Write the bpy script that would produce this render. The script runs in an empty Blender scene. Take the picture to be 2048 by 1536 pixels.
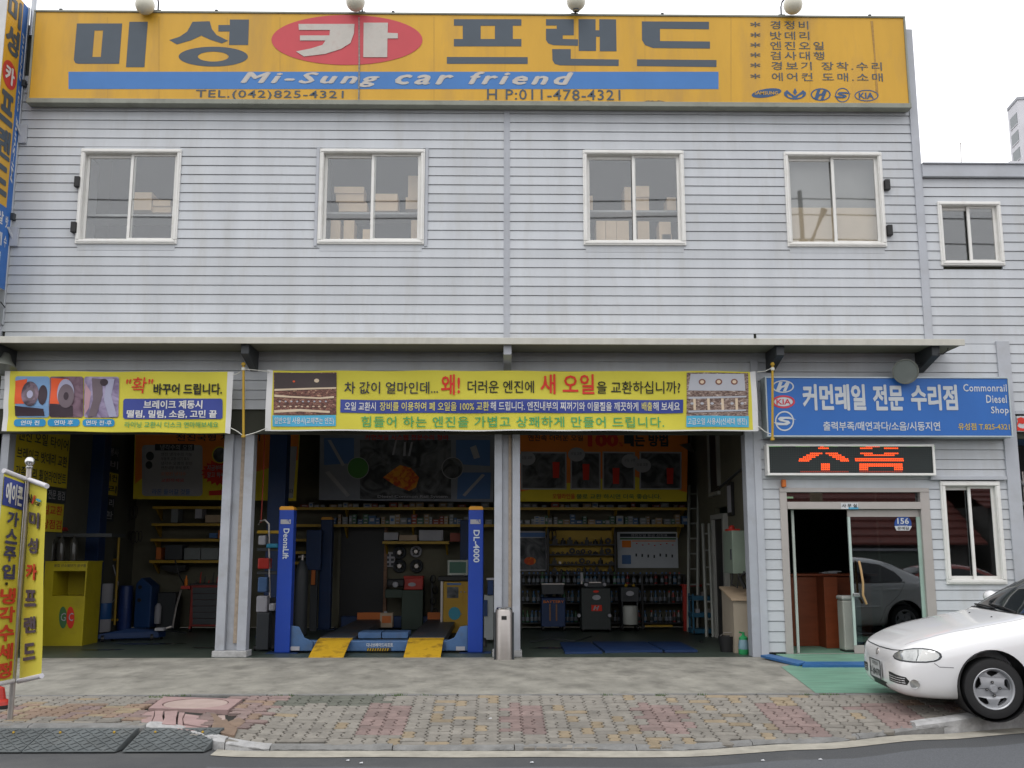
import bpy, bmesh, math, random
from mathutils import Vector, Matrix
from mathutils.geometry import tessellate_polygon
from mathutils.bvhtree import BVHTree
random.seed(7)
scene = bpy.context.scene
COL = scene.collection
R = math.radians

# ---------------------------------------------------------------- camera
F = 2030.0
TH, YA = R(9.4), R(-0.79)
CAM = Vector((0, -14.2, 1.41))
cd = bpy.data.cameras.new('camera')
cam = bpy.data.objects.new('camera', cd)
COL.objects.link(cam)
cam.location = CAM
cam.rotation_euler = (math.pi / 2 + TH, 0, YA)
cd.sensor_width = 36
cd.lens = 36 * F / 2048
cd.clip_start = 0.1
cd.clip_end = 3000
scene.camera = cam

# ---------------------------------------------------------------- sky, sun, exposure
SUN_EL, SUN_AZ = R(58), R(205)
world = bpy.data.worlds.new('World')
scene.world = world
world.use_nodes = True
wn, wl = world.node_tree.nodes, world.node_tree.links
bg = wn['Background']
sky = wn.new('ShaderNodeTexSky')
sky.sky_type = 'NISHITA'
sky.sun_disc = False
sky.sun_elevation = SUN_EL
sky.sun_rotation = SUN_AZ
sky.dust_density = 4
bw = wn.new('ShaderNodeMix'); bw.data_type = 'RGBA'      # overcast: clear sky almost hidden behind an even white cloud sheet
bw.inputs[0].default_value = 0.93
cl = wn.new('ShaderNodeTexNoise'); cl.inputs['Scale'].default_value = 1.6; cl.inputs['Detail'].default_value = 4
cr = wn.new('ShaderNodeValToRGB')
cr.color_ramp.elements[0].color = (12.1, 12.2, 12.5, 1)
cr.color_ramp.elements[1].color = (13.7, 13.7, 13.9, 1)
tc = wn.new('ShaderNodeTexCoord')
wl.new(tc.outputs['Generated'], cl.inputs['Vector'])
wl.new(cl.outputs['Fac'], cr.inputs['Fac'])
wl.new(sky.outputs[0], bw.inputs[6])
wl.new(cr.outputs[0], bw.inputs[7])
wl.new(bw.outputs[2], bg.inputs['Color'])
bg.inputs['Strength'].default_value = 0.12
sd = bpy.data.lights.new('sun', 'SUN')
sun = bpy.data.objects.new('sun', sd)
COL.objects.link(sun)
sd.energy = 0.7
sd.angle = R(25)
sd.color = (1, 0.97, 0.93)
sun.rotation_euler = (R(90) - SUN_EL, 0, R(180) - SUN_AZ + R(0))
vs = scene.view_settings
vs.view_transform = 'Standard'
vs.look = 'None'
vs.exposure = 0
vs.gamma = 1
vs.use_curve_mapping = False
scene.cycles.max_bounces = 7
scene.cycles.diffuse_bounces = 3
scene.cycles.glossy_bounces = 3
scene.cycles.transparent_max_bounces = 8
scene.cycles.caustics_reflective = False
scene.cycles.caustics_refractive = False
scene.cycles.use_denoising = True

# ---------------------------------------------------------------- pixel <-> place helpers (photo pixels, 2048 wide)
def ray(px, py):
    a, b, c = (px - 1024) / F, -(py - 768) / F, -1.0
    t = math.pi / 2 + TH
    y = b * math.cos(t) - c * math.sin(t)
    z = b * math.sin(t) + c * math.cos(t)
    return Vector((a * math.cos(YA) - y * math.sin(YA), a * math.sin(YA) + y * math.cos(YA), z))
def P(px, py, Y=0.0):
    r = ray(px, py); return CAM + r * ((Y - CAM.y) / r.y)
def G(px, py, z=0.0):
    r = ray(px, py); return CAM + r * ((z - CAM.z) / r.z)
def PX(px, py, X):
    r = ray(px, py); return CAM + r * ((X - CAM.x) / r.x)

# ---------------------------------------------------------------- materials
def srgb(c):
    return tuple((v / 255 / 12.92) if v / 255 <= 0.04045 else ((v / 255 + 0.055) / 1.055) ** 2.4 for v in c)
def mat(name, col, rough=0.6, metal=0.0, var=0.12, vs=2.5, bump=0.0, bs=40, stretch=(1, 1, 1), rand=0.0,
        dirt=0.0, dcol=(0.08, 0.075, 0.06), ds=1.2, spec=0.4, coat=0.0, detail=5, coords='pos'):
    m = bpy.data.materials.new(name); m.use_nodes = True
    n, l = m.node_tree.nodes, m.node_tree.links
    b = n['Principled BSDF']
    b.inputs['Roughness'].default_value = rough
    b.inputs['Metallic'].default_value = metal
    b.inputs['Specular IOR Level'].default_value = spec
    b.inputs['Coat Weight'].default_value = coat
    if coords == 'pos':
        g = n.new('ShaderNodeNewGeometry'); src = g.outputs['Position']
    else:
        g = n.new('ShaderNodeTexCoord'); src = g.outputs['Object']
    mp = n.new('ShaderNodeMapping'); mp.inputs['Scale'].default_value = stretch
    l.new(src, mp.inputs['Vector'])
    nz = n.new('ShaderNodeTexNoise'); nz.inputs['Scale'].default_value = vs; nz.inputs['Detail'].default_value = detail
    nz.inputs['Roughness'].default_value = 0.6
    l.new(mp.outputs[0], nz.inputs['Vector'])
    rp = n.new('ShaderNodeMapRange')
    rp.inputs[1].default_value = 0.25; rp.inputs[2].default_value = 0.75
    rp.inputs[3].default_value = 1 - var; rp.inputs[4].default_value = 1 + var
    l.new(nz.outputs['Fac'], rp.inputs[0])
    val = rp.outputs[0]
    if rand:
        oi = n.new('ShaderNodeObjectInfo'); r2 = n.new('ShaderNodeMapRange')
        r2.inputs[3].default_value = 1 - rand; r2.inputs[4].default_value = 1 + rand
        l.new(oi.outputs['Random'], r2.inputs[0])
        mu = n.new('ShaderNodeMath'); mu.operation = 'MULTIPLY'
        l.new(val, mu.inputs[0]); l.new(r2.outputs[0], mu.inputs[1]); val = mu.outputs[0]
    vm = n.new('ShaderNodeVectorMath'); vm.operation = 'SCALE'
    vm.inputs[0].default_value = col[:3]; l.new(val, vm.inputs['Scale'])
    out = vm.outputs[0]
    if dirt:
        n2 = n.new('ShaderNodeTexNoise'); n2.inputs['Scale'].default_value = ds; n2.inputs['Detail'].default_value = 8
        n2.inputs['Roughness'].default_value = 0.65
        l.new(mp.outputs[0], n2.inputs['Vector'])
        r3 = n.new('ShaderNodeMapRange'); r3.inputs[1].default_value = 0.5; r3.inputs[2].default_value = 0.72
        r3.inputs[3].default_value = 0; r3.inputs[4].default_value = dirt
        l.new(n2.outputs['Fac'], r3.inputs[0])
        mx = n.new('ShaderNodeMix'); mx.data_type = 'RGBA'
        l.new(r3.outputs[0], mx.inputs[0]); l.new(out, mx.inputs[6]); mx.inputs[7].default_value = (*dcol, 1)
        out = mx.outputs[2]
    l.new(out, b.inputs['Base Color'])
    if bump:
        n3 = n.new('ShaderNodeTexNoise'); n3.inputs['Scale'].default_value = bs; n3.inputs['Detail'].default_value = 4
        l.new(src, n3.inputs['Vector'])
        bp = n.new('ShaderNodeBump'); bp.inputs['Strength'].default_value = bump; bp.inputs['Distance'].default_value = 0.01
        l.new(n3.outputs['Fac'], bp.inputs['Height']); l.new(bp.outputs[0], b.inputs['Normal'])
    return m
def S(name, c, **k):                                       # material from an sRGB colour; printed or painted surface
    k.setdefault('var', 0.08); return mat(name, srgb(c), **k)
def emis(name, col, st):
    m = bpy.data.materials.new(name); m.use_nodes = True
    b = m.node_tree.nodes['Principled BSDF']
    b.inputs['Base Color'].default_value = (*[c * .3 for c in col], 1)
    b.inputs['Emission Color'].default_value = (*col, 1); b.inputs['Emission Strength'].default_value = st
    return m
def glass(name, tint=(0.85, 0.9, 0.9), refl=0.10, rough=0.02):
    m = bpy.data.materials.new(name); m.use_nodes = True
    n, l = m.node_tree.nodes, m.node_tree.links
    n.remove(n['Principled BSDF'])
    t = n.new('ShaderNodeBsdfTransparent'); t.inputs[0].default_value = (*tint, 1)
    g = n.new('ShaderNodeBsdfGlossy'); g.inputs['Roughness'].default_value = rough
    g.inputs[0].default_value = (0.95, 0.97, 1, 1)
    fr = n.new('ShaderNodeLayerWeight'); fr.inputs[0].default_value = 0.25
    ad = n.new('ShaderNodeMath'); ad.operation = 'MULTIPLY_ADD'
    ad.inputs[1].default_value = 0.45; ad.inputs[2].default_value = refl
    mx = n.new('ShaderNodeMixShader')
    l.new(fr.outputs['Fresnel'], ad.inputs[0]); l.new(ad.outputs[0], mx.inputs[0])
    l.new(t.outputs[0], mx.inputs[1]); l.new(g.outputs[0], mx.inputs[2])
    l.new(mx.outputs[0], n['Material Output'].inputs[0])
    return m

# ---------------------------------------------------------------- mesh builder
ORG = {}
class MB:
    def __init__(s): s.v = []; s.f = []; s.m = []; s.mi = 0
    def add(s, vs, fs):
        o = len(s.v); s.v += [Vector(v) for v in vs]
        s.f += [tuple(o + i for i in f) for f in fs]; s.m += [s.mi] * len(fs); return s
    def box(s, x0, x1, y0, y1, z0, z1):
        if x0 > x1: x0, x1 = x1, x0
        if y0 > y1: y0, y1 = y1, y0
        if z0 > z1: z0, z1 = z1, z0
        return s.add([(x0, y0, z0), (x1, y0, z0), (x1, y1, z0), (x0, y1, z0), (x0, y0, z1), (x1, y0, z1), (x1, y1, z1), (x0, y1, z1)],
                     [(0, 3, 2, 1), (4, 5, 6, 7), (0, 1, 5, 4), (1, 2, 6, 5), (2, 3, 7, 6), (3, 0, 4, 7)])
    def prism(s, outer, d, holes=()):                     # outer: 3D points of a planar outline, extruded by vector d
        d = Vector(d); loops = [[Vector(p) for p in outer]] + [[Vector(p) for p in h] for h in holes]
        flat = [p for lp in loops for p in lp]; n = len(flat)
        tr = tessellate_polygon(loops)
        fs = [tuple(t) for t in tr]
        if d.length < 1e-9: return s.add(flat, fs)
        fs2 = [tuple(n + i for i in reversed(t)) for t in tr]
        sides = []; o = 0
        for lp in loops:
            k = len(lp)
            for i in range(k):
                a, b = o + i, o + (i + 1) % k; sides.append((a, b, n + b, n + a))
            o += k
        return s.add(flat + [p + d for p in flat], fs + fs2 + sides)
    def tube(s, pts, r, n=8, r1=None, cap=True):
        pts = [Vector(p) for p in pts]; rings = []
        for i, p in enumerate(pts):
            if i == 0: t = pts[1] - p
            elif i == len(pts) - 1: t = p - pts[i - 1]
            else: t = pts[i + 1] - pts[i - 1]
            t.normalize()
            u = t.cross(Vector((0, 0, 1)) if abs(t.z) < 0.9 else Vector((1, 0, 0))).normalized(); w = t.cross(u)
            rr = r if r1 is None else r + (r1 - r) * i / (len(pts) - 1)
            rings.append([p + (u * math.cos(2 * math.pi * k / n) + w * math.sin(2 * math.pi * k / n)) * rr for k in range(n)])
        vs = [v for q in rings for v in q]; fs = []
        for i in range(len(pts) - 1):
            for k in range(n):
                a, b = i * n + k, i * n + (k + 1) % n; fs.append((a, b, b + n, a + n))
        if cap: fs += [tuple(range(n))[::-1], tuple((len(pts) - 1) * n + k for k in range(n))]
        return s.add(vs, fs)
    def lathe(s, prof, o, ax=(0, 0, 1), n=20):             # prof: (radius, distance along ax)
        ax = Vector(ax).normalized(); o = Vector(o)
        u = ax.cross(Vector((0, 0, 1)) if abs(ax.z) < 0.9 else Vector((1, 0, 0))).normalized(); w = ax.cross(u)
        vs = [o + ax * h + (u * math.cos(2 * math.pi * k / n) + w * math.sin(2 * math.pi * k / n)) * max(r, 1e-4) for r, h in prof for k in range(n)]
        fs = []
        for i in range(len(prof) - 1):
            for k in range(n):
                a, b = i * n + k, i * n + (k + 1) % n; fs.append((a, b, b + n, a + n))
        return s.add(vs, fs)
    def ball(s, o, r, n=16):
        return s.lathe([(r * math.sin(math.pi * i / (n // 2)), -r * math.cos(math.pi * i / (n // 2))) for i in range(n // 2 + 1)], o, n=n)
    def build(s, name, m, parent=None, smooth=False, bevel=0.0, seg=2, loc=None):
        if parent is not None: org = ORG[parent.name]
        else:
            if loc is None:
                lo = Vector([min(v[i] for v in s.v) for i in range(3)]); hi = Vector([max(v[i] for v in s.v) for i in range(3)])
                loc = Vector(((lo.x + hi.x) / 2, (lo.y + hi.y) / 2, lo.z))
            org = Vector(loc)
        me = bpy.data.meshes.new(name)
        me.from_pydata([v - org for v in s.v], [], s.f)
        for mm in (m if isinstance(m, (list, tuple)) else [m]): me.materials.append(mm)
        if isinstance(m, (list, tuple)): me.polygons.foreach_set('material_index', s.m)
        bm = bmesh.new(); bm.from_mesh(me); bmesh.ops.recalc_face_normals(bm, faces=bm.faces[:]); bm.to_mesh(me); bm.free()
        if smooth: me.shade_smooth()
        o = bpy.data.objects.new(name, me); COL.objects.link(o)
        if parent is not None: o.parent = parent
        else: o.location = org
        ORG[o.name] = org
        if bevel:
            b = o.modifiers.new('bevel', 'BEVEL'); b.width = bevel; b.segments = seg; b.limit_method = 'ANGLE'; b.angle_limit = R(40)
        if smooth:
            try: me.set_sharp_from_angle(angle=R(42))
            except Exception: pass
        return o
def box(name, x0, x1, y0, y1, z0, z1, m, parent=None, bevel=0.0, **k):
    return MB().box(x0, x1, y0, y1, z0, z1).build(name, m, parent, bevel=bevel, **k)
def thing(name, label, cat, loc=(0, 0, 0), group=None):
    o = bpy.data.objects.new(name, None); COL.objects.link(o)
    o.location = loc; o.empty_display_size = 0.2
    ORG[o.name] = Vector(loc)
    return tag(o, label, cat, group)
def tag(o, label=None, cat=None, group=None, kind=None):
    if label: o['label'] = label
    if cat: o['category'] = cat
    if group: o['group'] = group
    if kind: o['kind'] = kind
    return o
def dup(o, parent=None, loc=None, label=None):
    c = o.copy(); COL.objects.link(c)
    if parent is not None: c.parent = parent
    if loc is not None: c.location = loc
    if label: c['label'] = label
    for ch in list(o.children): dup(ch, c)
    return c

# ---------------------------------------------------------------- lettering (flat print on signs)
_tc = {}
def glyphs(s, bold, space):
    k = (s, bold, space)
    if k in _tc: return _tc[k]
    c = bpy.data.curves.new('tmp', 'FONT'); c.body = s; c.size = 1; c.resolution_u = 2; c.offset = min(bold, 0.022); c.space_character = space
    o = bpy.data.objects.new('tmp', c)
    me = o.to_mesh()
    vs = [(v.co.x, v.co.y) for v in me.vertices]; fs = [tuple(p.vertices) for p in me.polygons]
    o.to_mesh_clear(); bpy.data.objects.remove(o); bpy.data.curves.remove(c)
    _tc[k] = (vs, fs); return _tc[k]
def text(s, O, U, V, m, parent, bold=0.015, shear=0.0, name='lettering', space=1.0, fat=0.0, warp=None):
    O, U, V = Vector(O), Vector(U), Vector(V)
    vs, fs = glyphs(s, bold, space)
    vs = [(x + shear * y, y) for x, y in vs]
    x0 = min(v[0] for v in vs); x1 = max(v[0] for v in vs); y0 = min(v[1] for v in vs); y1 = max(v[1] for v in vs)
    N = U.cross(V).normalized()
    b = MB()
    for k, (dx, dy) in enumerate([(0, 0)] if not fat else [(0, 0), (fat, 0), (-fat, 0), (0, fat * .7), (0, -fat * .7)]):
        pts = [O + U * ((x + dx - x0) / (x1 - x0)) + V * ((y + dy - y0) / (y1 - y0)) + N * (0.0006 * k) for x, y in vs]
        if warp: pts = [Vector((p.x, p.y + warp(p.x, p.z), p.z)) for p in pts]
        b.add(pts, fs)
    return b.build(name, m, parent)
def TP(s, x0, y0, x1, y1, Y, m, parent, **k):              # lettering in a photo-pixel box on the plane y = Y
    a = P(x0, y1, Y); u = P(x1, y1, Y) - a; v = Vector((0, 0, P((x0 + x1) / 2, y0, Y).z - P((x0 + x1) / 2, y1, Y).z))
    u.z = 0; u.y = 0
    return text(s, a, u, v, m, parent, **k)
def poly(name, pts, Y, m, parent, holes=(), d=0.0, warp=None):
    b = MB().prism([P(x, y, Y) for x, y in pts], (0, -d, 0), [[P(x, y, Y) for x, y in h] for h in holes])
    o = b.build(name, m, parent)
    if warp:
        bm = bmesh.new(); bm.from_mesh(o.data)
        for _ in range(5):
            es = [e for e in bm.edges if e.calc_length() > 0.09]
            if not es: break
            bmesh.ops.subdivide_edges(bm, edges=es, cuts=1)
            bmesh.ops.triangulate(bm, faces=bm.faces[:])
        org = ORG[o.name]
        for v in bm.verts: v.co.y += warp(v.co.x + org.x, v.co.z + org.z)
        bm.to_mesh(o.data); bm.free()
    return o
def ell(cx, cy, rx, ry, n=40, a0=0, a1=360):
    return [(cx + rx * math.cos(R(a0 + (a1 - a0) * i / n)), cy + ry * math.sin(R(a0 + (a1 - a0) * i / n))) for i in range(n)]
def rrect(x0, y0, x1, y1, r, n=4):
    p = []
    for cx, cy, a in ((x1 - r, y0 + r, -90), (x1 - r, y1 - r, 0), (x0 + r, y1 - r, 90), (x0 + r, y0 + r, 180)):
        p += [(cx + r * math.cos(R(a + 90 * i / n)), cy + r * math.sin(R(a + 90 * i / n))) for i in range(n + 1)]
    return p

M_siding = mat('siding paint', (0.48, 0.503, 0.532), rough=0.38, var=0.10, vs=0.9, stretch=(2.2, 2.2, 0.45), rand=0.05, dirt=0.42, dcol=(0.37, 0.365, 0.34), ds=1.3, spec=0.5, bump=0.12, bs=5)
M_trim = mat('painted steel trim', (0.42, 0.44, 0.48), rough=0.45, var=0.08, dirt=0.25, dcol=(0.25, 0.24, 0.21), ds=2)
M_column = mat('grey column paint', (0.36, 0.38, 0.42), rough=0.5, var=0.09, vs=4, dirt=0.35, dcol=(0.2, 0.19, 0.17), ds=3)
M_canopy = mat('canopy metal', (0.50, 0.49, 0.44), rough=0.6, var=0.08, dirt=0.3, dcol=(0.3, 0.28, 0.22), stretch=(3, 3, 1))
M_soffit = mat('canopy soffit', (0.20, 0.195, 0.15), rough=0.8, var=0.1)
M_frame = mat('white aluminium frame', (0.74, 0.735, 0.71), rough=0.35, var=0.06, dirt=0.3, dcol=(0.42, 0.39, 0.33), ds=5)
M_alu = mat('bare aluminium', (0.50, 0.49, 0.47), rough=0.38, metal=0.4, var=0.05)
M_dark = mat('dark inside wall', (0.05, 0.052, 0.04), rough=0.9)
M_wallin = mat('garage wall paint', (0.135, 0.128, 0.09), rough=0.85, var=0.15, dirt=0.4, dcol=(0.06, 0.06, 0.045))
M_black = mat('black rubber and plastic', (0.015, 0.015, 0.016), rough=0.5)
M_dgrey = mat('dark grey paint', (0.04, 0.045, 0.05), rough=0.5)
M_yel = mat('yellow paint', (0.42, 0.26, 0.015), rough=0.45, var=0.15, dirt=0.3, dcol=(0.15, 0.1, 0.03), ds=4)
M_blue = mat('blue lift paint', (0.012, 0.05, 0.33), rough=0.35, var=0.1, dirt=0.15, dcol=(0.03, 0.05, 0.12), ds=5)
M_bluedk = mat('deep and shaded blue paint', (0.008, 0.030, 0.10), rough=0.5, var=0.15, dirt=0.3, dcol=(0.03, 0.035, 0.05), ds=4)
M_bluelt = mat('worn light blue paint', (0.06, 0.13, 0.27), rough=0.5, var=0.2, vs=6, dirt=0.4, dcol=(0.1, 0.1, 0.1), ds=5)
M_chrome = mat('polished steel', (0.6, 0.6, 0.6), rough=0.2, metal=1, var=0.03)
M_steel = mat('brushed steel', (0.42, 0.39, 0.37), rough=0.36, metal=0.75, var=0.06, stretch=(1, 1, 8))
M_glass = glass('window glass', (0.93, 0.93, 0.91), 0.085)
M_glassdk = glass('tinted door glass', (0.42, 0.48, 0.5), 0.12)
M_white = mat('white plastic', (0.6, 0.6, 0.6), rough=0.4)
M_paper = mat('white paper print', (0.55, 0.56, 0.58), rough=0.7)
M_red = mat('red paint', (0.42, 0.03, 0.02), rough=0.4)
M_orange = mat('orange paint', (0.5, 0.13, 0.02), rough=0.5)
M_wood = mat('brown wood', (0.20, 0.10, 0.05), rough=0.5, var=0.25, stretch=(2, 2, 12))
M_card = mat('brown cardboard', (0.42, 0.32, 0.22), rough=0.8, rand=0.15)
M_rope = mat('white rope', (0.6, 0.6, 0.55), rough=0.9)
# ================================================================ THE GROUND
def lerp_tab(tab, x):
    if x <= tab[0][0]: return tab[0][1]
    for (a, va), (b, vb) in zip(tab, tab[1:]):
        if x <= b: 
            t = (x - a) / (b - a); t = t * t * (3 - 2 * t) if abs(va - vb) > 0.2 else t
            return va + (vb - va) * t
    return tab[-1][1]
KY = [(-30, -5.15), (-3.0, -5.15), (-2.0, -5.50), (1.4, -5.55), (2.6, -5.25), (3.8, -4.82), (4.9, -4.48), (7, -3.98), (12, -3.98)]
KZ = [(-30, -0.045), (-2.9, -0.05), (-1.9, -0.165), (3.3, -0.165), (4.9, -0.04), (12, -0.03)]
EDGE = -3.68
def ky(x): return lerp_tab(KY, x)
def kz(x): return lerp_tab(KZ, x)
def H(x, y):
    if y >= EDGE: return 0.0
    t = (EDGE - y) / (EDGE - ky(x)); return kz(x) * min(max(t, 0), 1.0)
RZ = -0.20
M_asph = mat('asphalt', (0.070, 0.073, 0.077), rough=0.85, var=0.3, vs=90, bump=0.6, bs=160, dirt=0.55, dcol=(0.13, 0.13, 0.125), ds=0.9, detail=3)
M_conc = mat('worn apron concrete', (0.272, 0.262, 0.228), rough=0.8, var=0.38, vs=2.6, bump=0.3, bs=50, dirt=0.75, dcol=(0.12, 0.115, 0.10), ds=3.6, stretch=(1, 0.6, 1), detail=10)
M_gutter = mat('pale gutter concrete', (0.36, 0.34, 0.29), rough=0.85, var=0.2, vs=7, bump=0.4, bs=70, dirt=0.4, dcol=(0.2, 0.19, 0.16), ds=4)
M_kerb = mat('kerb concrete', (0.20, 0.20, 0.195), rough=0.85, var=0.25, vs=6, bump=0.6, bs=60, dirt=0.5, dcol=(0.1, 0.1, 0.095), ds=5)
M_granite = mat('pale granite', (0.40, 0.40, 0.40), rough=0.8, var=0.3, vs=9, bump=0.8, bs=25, dirt=0.5, dcol=(0.2, 0.2, 0.19), ds=4)
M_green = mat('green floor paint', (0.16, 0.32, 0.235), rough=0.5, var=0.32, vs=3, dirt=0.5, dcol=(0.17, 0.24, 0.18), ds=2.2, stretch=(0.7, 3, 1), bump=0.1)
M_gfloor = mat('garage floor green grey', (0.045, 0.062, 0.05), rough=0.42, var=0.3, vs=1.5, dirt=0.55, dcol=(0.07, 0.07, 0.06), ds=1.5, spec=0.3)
M_oil = mat('joint dirt', (0.03, 0.028, 0.024), rough=0.9, var=0.3, vs=20)

def sheet(name, xs, edge0, edge1, zf, m, ny=6, kind='structure', parent=None):
    b = MB(); vs = []; fs = []
    for i, x in enumerate(xs):
        y0, y1 = edge0(x), edge1(x)
        for j in range(ny + 1):
            y = y0 + (y1 - y0) * j / ny; vs.append((x, y, zf(x, y)))
    for i in range(len(xs) - 1):
        for j in range(ny):
            a = i * (ny + 1) + j; fs.append((a, a + 1, a + ny + 2, a + ny + 1))
    o = b.add(vs, fs).build(name, m, parent, loc=None if parent else (0, 0, 0))
    if not parent: tag(o, kind=kind)
    return o
XS = [-30, -20, -12, -8] + [-6 + 0.1 * i for i in range(141)] + [10, 14, 20, 40]
# ground sheet under and round everything, road, gutter
g = MB().add([(-400, -400, -0.32), (400, -400, -0.32), (400, 400, -0.32), (-400, 400, -0.32)], [(0, 1, 2, 3)]).build('ground', mat('far ground', (0.16, 0.15, 0.13), rough=0.95), loc=(0, 0, 0))
tag(g, kind='structure')
road = sheet('road', XS, lambda x: -18.5, lambda x: ky(x) - 0.005, lambda x, y: RZ, M_asph, ny=4)
gut = sheet('gutter_strip', [x for x in XS if -2.35 <= x <= 14], lambda x: ky(x) - 0.245 + 0.008 * math.sin(x * 5), lambda x: ky(x) - 0.012, lambda x, y: RZ + 0.005 + 0.02 * max(0, (y - ky(x) + 0.25)) , M_gutter, ny=2)
patch = sheet('asphalt_patch', [-2.2 + 0.25 * i for i in range(49)], lambda x: -7.6 + 0.02 * math.sin(x * 3), lambda x: ky(x) - 0.62 + 0.02 * math.sin(x * 4), lambda x, y: RZ + 0.004,
              mat('paler old asphalt', (0.10, 0.106, 0.116), rough=0.9, var=0.3, vs=80, bump=0.5, bs=150), ny=2)
# apron: concrete, part of it green; garage floor
apron = sheet('concrete_apron', [-30, -12, -7, -5, -3, -1, 0, 1, 2, 3, 4, 6, 9, 14, 25], lambda x: EDGE + 0.06, lambda x: -0.02 if x < 30 else 0, lambda x, y: 0.0, M_conc, ny=3)
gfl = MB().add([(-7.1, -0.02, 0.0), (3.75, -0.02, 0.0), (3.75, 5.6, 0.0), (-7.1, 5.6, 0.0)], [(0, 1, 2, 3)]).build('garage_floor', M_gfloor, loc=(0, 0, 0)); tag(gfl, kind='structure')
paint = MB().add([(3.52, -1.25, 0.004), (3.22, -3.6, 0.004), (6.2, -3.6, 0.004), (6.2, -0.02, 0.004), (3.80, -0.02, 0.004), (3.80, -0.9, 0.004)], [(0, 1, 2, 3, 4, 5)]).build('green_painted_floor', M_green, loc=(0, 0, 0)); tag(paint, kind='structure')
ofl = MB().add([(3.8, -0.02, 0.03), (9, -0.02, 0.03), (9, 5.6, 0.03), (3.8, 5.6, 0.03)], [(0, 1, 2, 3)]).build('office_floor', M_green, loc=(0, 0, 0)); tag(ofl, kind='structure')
# edge strip between apron and pavers
ed = thing('apron_edging', 'narrow line of concrete edging blocks between the apron and the brick pavement', 'kerb', (0, EDGE, 0))
x = -8.0
while x < 9:
    L = random.choice((0.9, 1.0, 1.0, 1.2)); dz = random.uniform(-0.004, 0.006)
    box('edging_block', x + 0.006, x + L - 0.006, EDGE + random.uniform(-0.006, 0.006), EDGE + 0.058, -0.12, 0.004 + dz, M_kerb, ed, bevel=0.006, seg=1); x += L

# pavement bed, pavers
bed = sheet('pavement', XS, ky, lambda x: EDGE, lambda x, y: H(x, y) - 0.022, M_oil, ny=8)
def pav_m(name, c): return mat(name, c, rough=0.85, var=0.2, vs=9, bump=0.5, bs=70, rand=0.16, dirt=0.35, dcol=(0.13, 0.125, 0.115), ds=2.5)
PM = {'grey': pav_m('grey paver', (0.222, 0.207, 0.182)), 'pink': pav_m('faded red paver', (0.218, 0.160, 0.148)), 'tan': pav_m('tan paver', (0.265, 0.212, 0.142)),
      'dark': pav_m('dark paver', (0.115, 0.12, 0.10)), 'brown': pav_m('brown red paver', (0.24, 0.17, 0.125))}
CW, PD = 0.206, 0.103
def zig(y): # zigzag side
    t = (y / PD) % 1.0; return 0.010 * (1 if 0.28 < t < 0.72 else -1)
def zpts(x, y0, y1, up=True):
    n = round((y1 - y0) / PD); ys = []
    for k in range(n): ys += [(k + .2) * PD, (k + .34) * PD, (k + .66) * PD, (k + .8) * PD]
    ys = [y0] + [y0 + v for v in ys] + [y1]
    out = [(x + zig(v - y0), v) for v in ys]
    out[0] = (x - 0.010, y0); out[-1] = (x - 0.010, y1)
    return out if up else out[::-1]
PMESH = {}
def pav_mesh(kind, colour):
    if (kind, colour) in PMESH: return PMESH[kind, colour]
    j = 0.0065
    w, d = (CW, PD) if kind == 'h' else (CW / 2, PD * 2)
    right = zpts(w - j, j, d - j); left = zpts(j, j, d - j, False)
    if kind == 'h': right = [(x_, y_) for x_, y_ in right]
    pts = right + left
    c = Vector((w / 2, d / 2, 0)); top = [Vector((x_, y_, 0)) - c for x_, y_ in pts]
    b = MB(); n = len(top)
    inn = [Vector((p.x * (1 - 0.006 / w * 2), p.y * (1 - 0.006 / d * 2), 0)) for p in top]
    tr = tessellate_polygon([inn])
    b.add(inn, [tuple(t) for t in tr]); o = len(b.v)
    b.v += [Vector((p.x, p.y, -0.005)) for p in top] + [Vector((p.x, p.y, -0.03)) for p in top]
    for i in range(n):
        k = (i + 1) % n
        b.f += [(i, k, o + k, o + i), (o + i, o + k, o + n + k, o + n + i)]
    me = bpy.data.meshes.new('paver'); me.from_pydata(b.v, [], b.f); me.materials.append(PM[colour])
    bm = bmesh.new(); bm.from_mesh(me); bmesh.ops.recalc_face_normals(bm, faces=bm.faces[:]); bm.to_mesh(me); bm.free()
    PMESH[kind, colour] = me; return me
def pcol(x, y):
    if -2.15 < x < -1.12 and y > -4.06: return 'dark'
    if -4.6 < x < -3.35 and -4.75 < y < -4.15: return random.choice(['brown', 'brown', 'pink', 'tan'])
    if -3.35 < x < -2.15 and -5.0 < y < -3.7: return 'pink' if random.random() < .8 else 'brown'
    for cx in (-1.04, 0.27, 1.53, 2.72, 3.72):
        if abs(x - cx) < 0.205 and -5.12 < y < -4.02: return 'pink'
    if 3.4 < x < 4.6 and -4.5 < y < -3.95: return random.choice(['pink', 'grey', 'brown'])
    return 'tan' if random.random() < (0.17 if -0.9 < x < 3.0 else 0.06) else 'grey'
pavs = []
ncol = int(14.5 / CW)
for i in range(ncol):
    x0 = -5.55 + i * CW
    y = EDGE - 0.01 - (i * 2 % 3) * PD
    if y < EDGE - 0.02:
        for k in range((i * 2 % 3)): pavs.append(('h', x0 + CW / 2, EDGE - 0.01 - k * PD - PD / 2))
    while y > ky(x0 + CW / 2) - 0.02:
        if random.random() < 0.88 or True:
            for k in (0, 1): pavs.append(('v', x0 + CW / 4 + k * CW / 2, y - PD))
        y -= 2 * PD
        pavs.append(('h', x0 + CW / 2, y - PD / 2)); y -= PD
        if random.random() < 0.3: pavs.append(('h', x0 + CW / 2, y - PD / 2)); y -= PD
MAN = (-3.34, -2.42, -4.30, -3.72)                        # the concrete cover frame
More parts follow.
